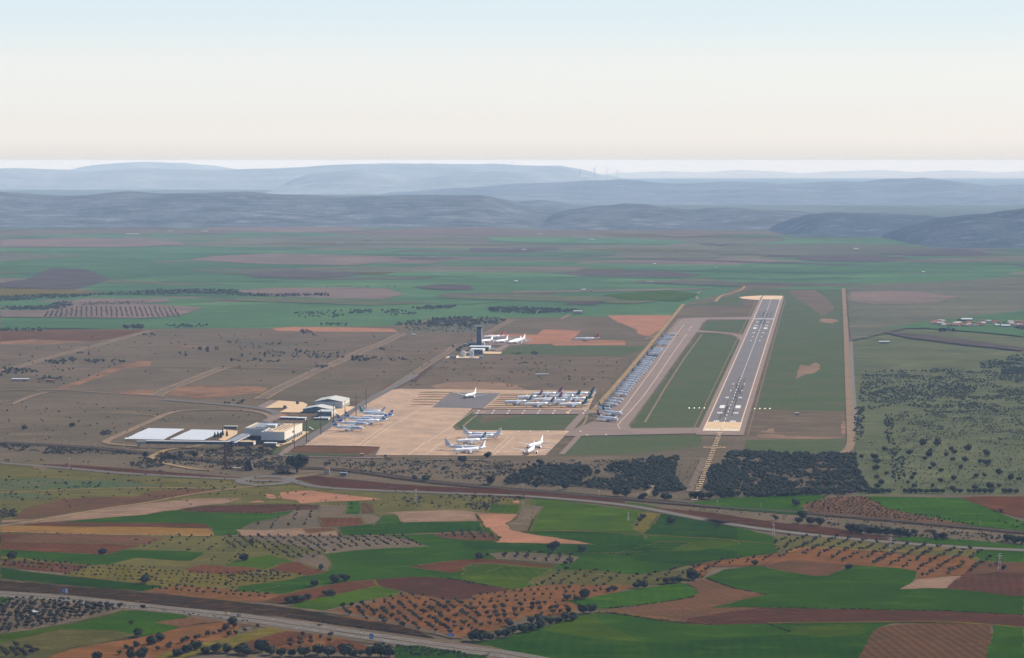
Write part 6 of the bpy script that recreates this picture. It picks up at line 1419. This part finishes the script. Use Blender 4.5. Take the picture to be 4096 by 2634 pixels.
# ---- holm oaks one by one: base x, base y, crown width as measured in a view
OAKS = [
 ('B2', 'in the southwestern wheat and red groves', '108,340,105 980,290,88 2328,355,92 1390,572,110 1365,808,50 2225,965,98 1255,962,50 1312,1088,98'),
 ('B2', 'on the lower orange field', '1300,1180,75 1385,1255,92 1530,1130,112 1450,1162,112 1205,1200,60'),
 ('B2', 'in the clump below the ochre strip', '1250,1300,110 1340,1300,110 920,1300,110 1700,1275,110 1780,1240,120 1870,1215,120 1960,1245,100 2060,1240,110 2170,1235,120 2280,1250,120 2360,1262,100'),
 ('B4', 'on the wheat above the motorway', '135,118,66 55,272,95 802,355,62 730,520,100 925,486,108 1025,468,96'),
 ('B4', 'on the brown tongue of soil', '845,610,80 900,608,80 490,678,95 560,672,95 610,665,80 680,645,75'),
 ('B4', 'in the belt below the motorway', '60,1165,130 230,1150,150 310,1175,110 420,1190,110 520,1185,90 640,1195,130 760,1180,140 870,1195,140 1020,1195,160 1100,1195,100 1180,1180,75 1270,1195,120 1370,1200,170 1450,1195,140 1330,1095,58 2260,1042,120 2350,1045,120'),
 ('B6', 'around the little dry islet', '165,252,92 237,224,36 985,302,46 1010,274,40 1042,292,40 868,184,116 1143,184,96'),
 ('B6', 'in the hedge above the curved wheat', '1005,652,70 1090,652,62 1165,636,110 1395,572,60 1450,562,70 1660,532,78 1740,530,95 1960,492,85 2020,486,85 2070,482,85 2215,456,120'),
 ('B6', 'in the big hedge below the orange grove', '1160,785,110 1230,772,110 1018,762,60 985,845,100 1065,852,105 650,872,95 740,868,100 830,884,110 925,868,90 455,900,80 480,975,110 570,968,110 660,958,100 740,938,120 340,1002,90 410,1008,110 90,1042,120 170,1042,110 255,1036,100'),
 ('B5', 'near the striped wheat', '1540,520,50 1575,500,60 1518,560,30 1815,547,88 645,224,40 1175,112,60 985,168,66'),
 ('B5', 'at the near edge of the woods', '245,200,92 900,242,76 1350,302,90 1425,306,84 1575,327,70 1540,325,40 1680,302,66 1760,332,80 1800,332,60 2010,326,90 2080,328,90 2150,326,90 2250,316,72 2345,312,90 2395,300,60'),
 ('B7', 'along the railway', '775,52,62 1160,240,80 1225,246,80 1290,252,80 1360,258,80 1430,262,80 1500,268,80 1560,266,60 1615,252,50 1580,268,40 1775,288,60 1820,290,70 2275,300,70 2330,316,80 2385,320,70 630,148,40 825,146,80 880,180,70 940,186,80 790,170,60'),
 ('B7', 'among the eastern wheat fields', '42,577,96 480,472,52 2235,95,32 2250,505,40'),
 ('B3', 'between railway and woods', '1648,156,54 1745,167,72 2305,192,76'),
 ('B1', 'on the dry plain behind the railway', '212,46,52 630,24,56'),
 ('A6', 'around the old station road', '540,694,86 755,735,85 825,720,80 900,715,62 960,705,70 1130,697,98'),
 ('A4', 'at the near apron edge', '445,1062,112 750,1006,86 1388,1092,96 217,1152,50'),
 ('A2', 'on the grass past the runway end', '1537,946,40'),
 ('B8', 'on the open pasture', '840,1093,60 945,1093,62 582,1127,44 752,1152,46 1037,1122,40 1062,1142,42 1155,1124,56 895,1132,38 882,1165,50 853,1189,40 1000,1160,35 1283,1159,52 1045,1192,35 1130,1199,50 1237,1207,40 1280,1227,60 515,1184,56 530,1212,46 522,1259,52 912,1234,48 892,1252,32 1103,1247,38 967,1272,42 595,1289,32 785,1292,36 770,1319,40 523,1319,44 1050,1327,45 1203,1310,42 1265,1302,30 1362,1287,56 1447,1322,56 448,1372,48 557,1357,48 532,1377,48 788,1374,42 910,1374,38 965,1342,40 740,1347,30 1040,1392,40 1198,1387,46 1300,1387,60 1362,1372,36 420,1174,38 1500,1330,40'),
 ('B8', 'in the hedge behind the railway wheat', '470,1415,44 500,1414,44 535,1413,44 570,1412,44 610,1411,44 720,1414,42 755,1414,44 790,1415,42 830,1414,44 870,1413,40 905,1413,44 940,1413,44 975,1412,40 1060,1413,46 1095,1413,40 1160,1413,40 1195,1414,40 1230,1414,40 1270,1414,46 1310,1413,44 1400,1413,48 1440,1413,48 1480,1412,40'),
]
sizes = ['small', 'medium-sized', 'big']
for view, area, lst in OAKS:
    it = sorted([tuple(map(float, t.split(','))) for t in lst.split()]); n = len(it)
    for i, (px_, py_, w) in enumerate(it):
        g = G(view, px_, py_ - w * .04); mpp = g.y / FPX / VIEWS[view][2]; Wm = w * mpp
        s = Wm / 10.6; k = rnd.randrange(5); g.y += Wm * .25
        sz = sizes[0] if Wm < 7 else sizes[1] if Wm < 13 else sizes[2]
        lab = f'{sz} holm oak {area}' + (f', {ORD[i]} from the left' if n > 1 else '')
        plant('oak_tree', lab, 'oak tree', g.x, g.y, s, OAK_ME[k], OAK[k][1], 'holm oaks ' + area, rnd.uniform(.92, 1.12) * (1.0 if Wm < 16 else .85))
g = G('A5', 860, 1175); plant('oak_tree', 'huge tall dark tree standing alone in front of the apron road', 'oak tree', g.x, g.y + 6, 1.75 * .95, TALL_ME, TALL[1])
g = G('B5', 2218, 585); t = plant('bare_tree', 'single leafless tree with long shadow in the dark wheat', 'tree', g.x, g.y, .75, mk(crown(200, 4, 5, 6, 3, 260, ICO1, .5, .8, .55), 'crown', 'bare_twig'), trunk(77, 5, .3, 3, .3, 4).mesh('trunk', M['bark']))
g = G('B7', 1145, 492); plant('shrub', 'grey rounded bush at the rim of the tan hollow', 'shrub', g.x, g.y, .95, mk(crown(201, 5, 5, 5, .3, 400, ICO2, .7, .6), 'crown', 'bare_twig'), OAK[0][1])
# ---- woods before the runway, pasture trees, scrub: masses nobody counts
W = []
def add_wood(spec, n, s0, s1, clump=0, lst=W):
    for (x, y) in scatter_in(spec, n, clump): lst.append((x, y, rnd.uniform(s0, s1), rnd.uniform(.85, 1.1)))
add_wood('A2 820,930 1050,925 1250,940 1450,965 1700,965 1900,945 2100,955 2110,1000 2110,1090 2160,1180 2200,1290 2150,1340 1700,1355 1000,1380 930,1330 1000,1260 1060,1190 1040,1080 900,1020 780,990', 1250, .4, 1.0, -34)
add_wood('A2 930,1330 2150,1330 2200,1350 1700,1375 1000,1390', 130, .7, 1.05)
add_wood('A2 820,930 1450,950 2100,955 2110,1000 1200,1000', 200, .5, .9)
add_wood('A2 690,1100 800,1000 1010,1020 980,1180 950,1250 880,1360 560,1320 600,1220', 230, .45, .85, 30)
add_wood('A2 980,1050 1050,1060 1000,1300 940,1380', 50, .4, .8)
add_wood('B5 340,160 500,95 540,55 640,38 900,45 1000,30 1120,60 1140,110 1050,160 1040,210 820,215 600,205 400,200', 470, .45, 1.0, -30)
add_wood('B5 1240,80 1320,15 1750,-30 1700,60 1690,150 1650,240 1500,250 1300,250 1080,215 1070,190 1150,150 1300,160', 540, .45, 1.0, -30)
add_wood('B5 1760,20 1880,20 1830,120 1900,210 1950,240 1880,262 1680,262 1700,170', 260, .5, .85, 25)
add_wood('A2 0,975 60,990 180,1010 280,960 300,1000 240,1080 260,1180 340,1310 100,1320 0,1240', 330, .5, .9)
add_wood('B5 2150,60 2260,0 2395,-10 2395,300 2280,310 2130,260 2120,180', 260, .55, .9)
add_wood('B8 370,1150 410,1270 470,1390 640,1400 640,1412 400,1412', 60, .5, .9)
woods = merged('woods', 'oak_leaf', LOW_OAK, W, 'dense dark holm oak woods between the runway end and the fields')
S = []
add_wood('B8 430,580 800,565 1200,560 1533,480 1533,840 1200,880 900,870 700,800 480,840 400,760', 2300, .22, .55, 60, S)
add_wood('B8 900,660 1150,640 1200,720 1000,760 620,790 460,740 600,690', 380, .3, .65, 0, S)
add_wood('B8 1380,570 1533,550 1533,600 1380,600', 190, .4, .7, 0, S)
add_wood('B8 640,860 1000,850 1533,830 1533,1090 1300,1080 1000,1040 700,1080 660,1000', 1300, .16, .38, 40, S)
add_wood('B8 440,1060 1533,1080 1533,1400 640,1400 420,1200', 620, .14, .34, 0, S)
add_wood('B8 370,830 440,820 430,1060 370,1080', 110, .3, .6, 20, S)
add_wood('B8 575,865 640,880 640,1040 720,1190 720,1330 630,1340 620,1100 590,1030', 120, .3, .7, 0, S)
add_wood('D1 1450,1250 2395,1050 2395,1300 1700,1430', 160, .4, .7, 30, S)
merged('pasture_trees', 'pasture_leaf', LOW_OAK, S, 'scattered oaks and scrub over the pasture east of the runway')
FT = []
add_wood('A7 0,215 400,200 850,200 1100,180 1500,155 2000,150 2395,165 A8 0,150 230,190 500,200 1000,190 1000,212 500,215 200,215 0,200 A7 2395,210 1900,190 1400,195 1000,200 700,225 0,265', 760, .6, 1.05, 0, FT)
add_wood('A7 0,320 450,310 600,265 680,275 700,300 600,340 300,345 0,345', 190, .6, 1.0, 0, FT)
for k in range(27):
    x0 = 440 + k * 46
    a, c = (x0 + 22 - k * 0, 320 + (0 if k > 6 else (6 - k) * 8)), (x0 - 4 + k * 3, 408)
    for j in range(11):
        q = G('A7', a[0] + (c[0] - a[0]) * j / 10 + (k - 12) * .3, a[1] + (c[1] - a[1]) * j / 10); FT.append((q.x + rnd.uniform(-2, 2), q.y + rnd.uniform(-3, 3), rnd.uniform(.45, .62), 1))
add_wood('A7 750,270 1450,262 1300,290 800,305', 120, .35, .5, 0, FT)
add_wood('A7 0,520 440,515 400,545 0,545', 60, .5, .8, 0, FT)
add_wood('A7 1590,485 2000,480 1950,500 1650,515', 40, .6, .8, 0, FT)
add_wood('A7 1190,500 1385,492 1385,520 1190,522', 34, .8, 1.2, 0, FT)
add_wood('A8 650,370 1150,350 1150,425 700,420', 50, .6, .85, 0, FT); add_wood('A8 1190,345 1410,345 1400,380 1190,380', 42, .6, .9, 0, FT)
add_wood('A8 1430,345 1700,345 1860,385 1600,400', 55, .6, .85, 0, FT); add_wood('A8 1780,325 2210,305 2210,325 1860,345', 60, .6, .9, 0, FT)
add_wood('A8 920,470 1180,470 1180,490 920,490', 26, .5, .7, 0, FT); add_wood('A8 1540,480 2000,430 2395,420 2395,500 1950,500 1700,490', 170, .6, .95, 0, FT)
add_wood('A8 1700,510 2395,500 2395,550 1700,540', 50, .4, .6, 0, FT)
add_wood('A3 740,110 1200,100 1600,125 1870,140 1860,170 1500,165 1300,185 800,160', 260, .7, 1.1, 0, FT); add_wood('A3 0,85 360,85 350,105 0,130', 50, .7, 1, 0, FT)
add_wood('A3 30,240 300,225 620,225 1000,235 870,300 620,300 500,330 150,310 0,300', 170, .6, 1.0, 0, FT)
add_wood('A3 0,310 600,320 600,400 0,390', 45, .3, .5, 0, FT)
# clumps on the unused estate
for spec, n, s in (('A7 440,830 720,800 740,860 460,865', 34, .75), ('A7 770,820 1010,820 1010,865 860,850', 16, .8), ('A7 1040,815 1230,820 1220,845 1050,840', 12, .6), ('A7 0,900 300,905 370,940 180,970 0,980', 40, .75),
                   ('A7 340,975 620,985 610,1015 350,1020', 30, .65), ('A7 490,910 720,905 720,930 490,930', 9, .5), ('A7 740,745 900,740 880,775 740,775', 8, .6), ('A7 1330,565 1480,560 1480,590 1350,590', 8, .7),
                   ('A7 1900,700 1940,695 1940,740 1905,740', 3, .9), ('A7 1970,705 2010,705 2005,750 1975,750', 3, .9), ('A7 2060,705 2120,700 2110,730 2050,740', 4, .8), ('A7 1700,750 1810,750 1790,785 1750,785', 5, .8),
                   ('A8 0,640 180,650 190,670 0,660', 9, .5), ('A8 235,650 640,655 640,675 240,680', 14, .45), ('A8 90,690 350,690 340,715 100,720', 8, .55), ('A8 640,730 1150,750 1130,810 640,800', 48, .62), ('A8 640,725 740,725 740,750 640,755', 3, 1.0),
                   ('A8 360,740 600,745 590,785 370,790', 12, .7), ('A8 200,815 540,820 540,845 210,840', 14, .65), ('A8 60,810 150,815 150,835 60,830', 7, .7), ('A8 150,765 190,765 190,795 150,795', 4, .7),
                   ('A8 1210,785 1460,790 1440,830 1210,830', 34, .7), ('A8 1440,800 1800,800 1740,835 1450,830', 20, .55), ('A8 880,880 980,885 980,905 890,900', 9, .8), ('A8 720,525 880,560 860,590 740,570', 14, .8),
                   ('A8 1480,705 1520,708 1515,725 1480,725', 4, .7), ('A8 500,120 1700,110 1700,130 500,135', 12, .6), ('A3 330,560 430,590 420,640 360,640', 10, .8), ('A3 1290,630 1330,630 1330,665 1290,665', 5, .9),
                   ('A5 0,315 270,315 270,350 0,355', 13, .55), ('A3 1040,640 1200,640 1200,660 1040,660', 8, .4)):
    add_wood(spec, n, s * .75, s * 1.2, 0, FT)
add_wood('D1 600,440 2395,450 2395,540 700,540', 70, .4, .7, 0, FT); add_wood('D1 1100,405 1210,420 1210,450 1110,440', 8, .7, 1, 0, FT); add_wood('D1 1540,430 1860,410 1860,440 1560,450', 24, .6, .9, 0, FT); add_wood('D1 2200,550 2395,540 2395,600 2300,590', 16, .7, 1, 0, FT)
merged('distant_groves', 'olive_leaf', LOW_OAK, FT, 'distant groves, hedges and tree clumps over the plain beyond the airport')
for i, x in enumerate((785, 830, 870, 925, 965, 1030)):
    g = G('D1', x, 622); t = plant('cypress' if i in (3, 4) else 'poplar', f"{'slim dark cypress' if i in (3, 4) else 'rounded dark tree'} below the village, {ORD[i]} from the left", 'tree', g.x, g.y, .9, OAK_ME[i % 5], OAK[0][1], 'trees below the village', 1.5)
    if i in (3, 4): t.scale = (.38, .38, 1.6)
# scrub over the dry ground
B = []
def scrub(spec, n, s0, s1, clump=0): add_wood(spec, n, s0, s1, clump, B)
scrub('F 900,1075 1300,1080 1500,1075 1330,1110 1150,1130 900,1110 780,1090', 500, .5, 1.5, 18)
scrub('B1 1140,330 1230,290 1420,310 1420,370 1250,385 1140,370', 70, 1.0, 2.2); scrub('B1 0,170 500,200 1100,240 1200,260 900,270 500,260 0,220', 260, .8, 1.8, 20)
scrub('B1 1380,250 1700,225 1960,215 2395,215 2395,400 1950,395 1700,360 1400,340', 420, .8, 1.8, 18)
scrub('A5 0,870 350,870 620,880 560,960 400,1000 0,980', 160, .8, 1.9, 15); scrub('A5 0,1000 700,1000 700,1080 300,1150 0,1120', 130, .7, 1.5, 15); scrub('A5 580,1120 760,1080 780,1190 600,1190', 50, .9, 1.8)
scrub('A5 1000,1010 2395,1010 2395,1190 1300,1180 1000,1080', 150, .6, 1.6, 25); scrub('A6 0,390 130,380 130,430 0,430', 24, 1, 2)
scrub('F 0,930 640,960 300,1040 0,1030', 90, .6, 1.6, 40); scrub('F 0,790 640,775 1060,790 900,900 0,900', 150, .8, 1.8, 90); scrub('F 960,840 1480,830 1400,910 950,905', 120, .8, 1.8, 60)
scrub('B1 0,300 1100,330 2100,440 2395,480 2395,600 0,680', 170, .5, 1.5, 30); scrub('F 0,1120 900,1130 1240,1160 1100,1200 600,1190 0,1190', 200, .4, 1.1, 25)
scrub('B3 1500,320 2300,290 2395,310 2395,420 1700,400', 90, .6, 1.6, 15); scrub('B5 0,290 560,300 560,330 350,350 0,380', 60, .6, 1.4); scrub('B5 180,370 240,375 215,430 170,400', 18, .9, 1.6)
scrub('B2 0,550 600,600 1600,690 2395,770 B4 1500,905 1880,1005 1600,975 900,870 B2 2395,850 1650,780 650,670 0,640', 520, .35, .95, 8); scrub('B4 1500,1075 1700,1085 2395,1190 2200,1200 1560,1180', 120, .5, 1.3, 8)
scrub('B2 0,720 500,735 1200,800 2395,940 2395,920 1200,780 0,690', 60, .3, .8); scrub('B7 640,140 2395,270 2395,320 1500,270 1000,190', 260, .6, 1.5, 14); scrub('B7 0,50 1000,120 2395,240 2395,260 1000,150 0,80', 120, .4, 1.0)
scrub('B5 0,30 900,20 480,90 200,150 0,150', 200, .6, 1.6, 18); scrub('B1 0,745 150,745 140,810 0,815', 40, 1.0, 1.8); scrub('B1 440,510 900,515 880,560 430,560', 16, .9, 1.8)
scrub('F 2000,880 2395,860 2395,1140 2010,1150', 500, .25, .6); scrub('A2 220,1000 560,1000 400,1300 280,1200', 40, .4, .9); scrub('A2 480,1150 600,1100 560,1320 440,1330', 40, .5, 1)
merged('scrub', 'bush_leaf', LOW_BUSH, B, 'low grey-green scrub dotted over dry ground and banks')
V = []
for spec, n in (('B5 1500,800 1480,820 1100,796 1105,792', 40), ('B7 130,560 350,635 560,675 560,680 340,640 125,565', 90), ('B6 1275,757 1500,772 1800,824 2395,884 2395,890 1800,830 1500,778', 120), ('B7 160,770 540,768 1800,792 2395,822 2395,826 1800,797 540,773', 150),
                ('B6 1270,725 1500,710 1900,665 2220,610 2220,620 1900,675 1500,722', 90), ('B4 1880,423 2150,457 2395,503 2395,508 2150,462', 60), ('B2 0,75 1000,92 1850,105 1850,108 1000,97 0,80', 60), ('B1 1540,748 2395,775 2395,779 1540,752', 30),
                ('B7 570,885 740,945 735,950 565,890', 30), ('B6 480,545 230,505 0,470 0,476 230,512', 50)):
    add_wood(spec, n, .3, .75, 0, V)
merged('field_margins', 'bush_leaf', LOW_BUSH, V, 'weeds and brambles along the field margins')
# ------------------------------------------------------------------ hills
def ridge(spec, D, front, m, back=None, seed=0, ny=15, rough=.42, step=None):
    """a range of hills: its crest runs across the plain D metres off, slopes down FRONT metres this side"""
    pts = [tuple(float(v) for v in t.split(',')) for t in spec.split()]
    back = back or front; step = step or front / 26.0
    cr = [at_depth('F', x, y, D) for x, y in pts]
    x0, x1 = cr[0].x, cr[-1].x; n = int((x1 - x0) / step)
    def h(x):
        for a, b in zip(cr, cr[1:]):
            if a.x <= x <= b.x:
                t = (x - a.x) / (b.x - a.x); t = t * t * (3 - 2 * t) * .6 + t * .4
                return a.z + (b.z - a.z) * t
        return 0
    vs, fs = [], []
    rows = [-front * (1 - j / ny) for j in range(ny + 1)] + [back * (j + 1) / 6 for j in range(6)]
    for r in rows:
        t = abs(r) / (front if r < 0 else back); bell = (1 - t * t) ** 1.5 if t < 1 else 0
        for i in range(n + 1):
            x = x0 + (x1 - x0) * i / n; H = h(x)
            q = Vector((x / front * 2.2, (D + r) / front * 1.1, seed))
            nz = noise.fractal(q, 1.0, 2.0, 6)
            spur = noise.noise(Vector((x / front * 3.1, r / front * .8, seed + 5)))
            z = H * max(0, bell * (1 + rough * nz * (1 - bell) * 2.2) + spur * .32 * t * (1 - t) * 1.6) if t < 1 else -3
            z += max(0, H) * .055 * noise.noise(Vector((x / step / 1.7, r / step / 1.7, seed)))
            if t >= 1: z = -3
            vs.append((x, D + r, z))
    k = n + 1
    for j in range(len(rows) - 1):
        for i in range(n): fs.append((j * k + i, j * k + i + 1, (j + 1) * k + i + 1, (j + 1) * k + i))
    b = MB(); b.add(vs, fs); o = b.build('hills', M[m], smooth=True); o['kind'] = 'structure'; return h
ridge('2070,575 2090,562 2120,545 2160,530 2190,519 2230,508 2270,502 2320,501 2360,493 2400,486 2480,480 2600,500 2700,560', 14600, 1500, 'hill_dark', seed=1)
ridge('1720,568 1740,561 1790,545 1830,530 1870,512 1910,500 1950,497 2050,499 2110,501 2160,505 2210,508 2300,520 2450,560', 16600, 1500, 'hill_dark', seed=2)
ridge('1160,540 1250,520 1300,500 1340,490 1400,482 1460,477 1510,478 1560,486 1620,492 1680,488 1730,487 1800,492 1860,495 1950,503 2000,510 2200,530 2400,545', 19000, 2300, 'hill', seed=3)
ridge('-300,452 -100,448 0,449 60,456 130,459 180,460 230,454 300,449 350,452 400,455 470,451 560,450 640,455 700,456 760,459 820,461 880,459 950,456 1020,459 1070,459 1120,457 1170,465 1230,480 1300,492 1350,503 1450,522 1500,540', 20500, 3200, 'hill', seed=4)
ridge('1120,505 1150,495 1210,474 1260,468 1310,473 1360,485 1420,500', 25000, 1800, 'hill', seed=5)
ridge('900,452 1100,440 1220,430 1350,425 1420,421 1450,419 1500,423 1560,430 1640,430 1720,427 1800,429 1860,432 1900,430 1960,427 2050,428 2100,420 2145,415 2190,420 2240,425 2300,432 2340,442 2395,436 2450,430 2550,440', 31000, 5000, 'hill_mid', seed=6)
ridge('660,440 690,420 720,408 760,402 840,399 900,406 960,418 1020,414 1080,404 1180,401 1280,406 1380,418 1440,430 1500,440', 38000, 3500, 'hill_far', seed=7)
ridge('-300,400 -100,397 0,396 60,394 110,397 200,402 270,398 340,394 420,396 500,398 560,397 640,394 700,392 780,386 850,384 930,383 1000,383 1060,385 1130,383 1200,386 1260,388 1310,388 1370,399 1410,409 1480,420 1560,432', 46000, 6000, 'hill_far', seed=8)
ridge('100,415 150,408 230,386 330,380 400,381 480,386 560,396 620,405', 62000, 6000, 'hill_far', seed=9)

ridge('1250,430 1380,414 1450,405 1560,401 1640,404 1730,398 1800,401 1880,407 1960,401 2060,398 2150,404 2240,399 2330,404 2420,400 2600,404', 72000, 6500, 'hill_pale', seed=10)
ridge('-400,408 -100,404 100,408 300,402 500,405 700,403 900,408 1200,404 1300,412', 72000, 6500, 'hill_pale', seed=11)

# ------------------------------------------------------------------ haze
def haze():
    b = MB(); b.box(-46000, 46000, -3200, 121000, -4.5, 452)
    m = bpy.data.materials.new('haze_air'); m.use_nodes = True; nt = m.node_tree; nt.nodes.clear()
    out = nt.nodes.new('ShaderNodeOutputMaterial'); v = nt.nodes.new('ShaderNodeVolumePrincipled')
    v.inputs['Color'].default_value = HAZE_COLOR; v.inputs['Density'].default_value = HAZE_DENSITY
    v.inputs['Absorption Color'].default_value = (1, 1, 1, 1)
    v.inputs['Anisotropy'].default_value = HAZE_G
    nt.links.new(v.outputs[0], out.inputs['Volume'])
    o = b.build('haze', m); o['kind'] = 'stuff'; o['label'] = 'pale blue haze lying over the whole plain'
HAZE_COLOR = (.46, .66, 1.0, 1); HAZE_DENSITY = 2.2e-5; HAZE_G = 0.0
haze()
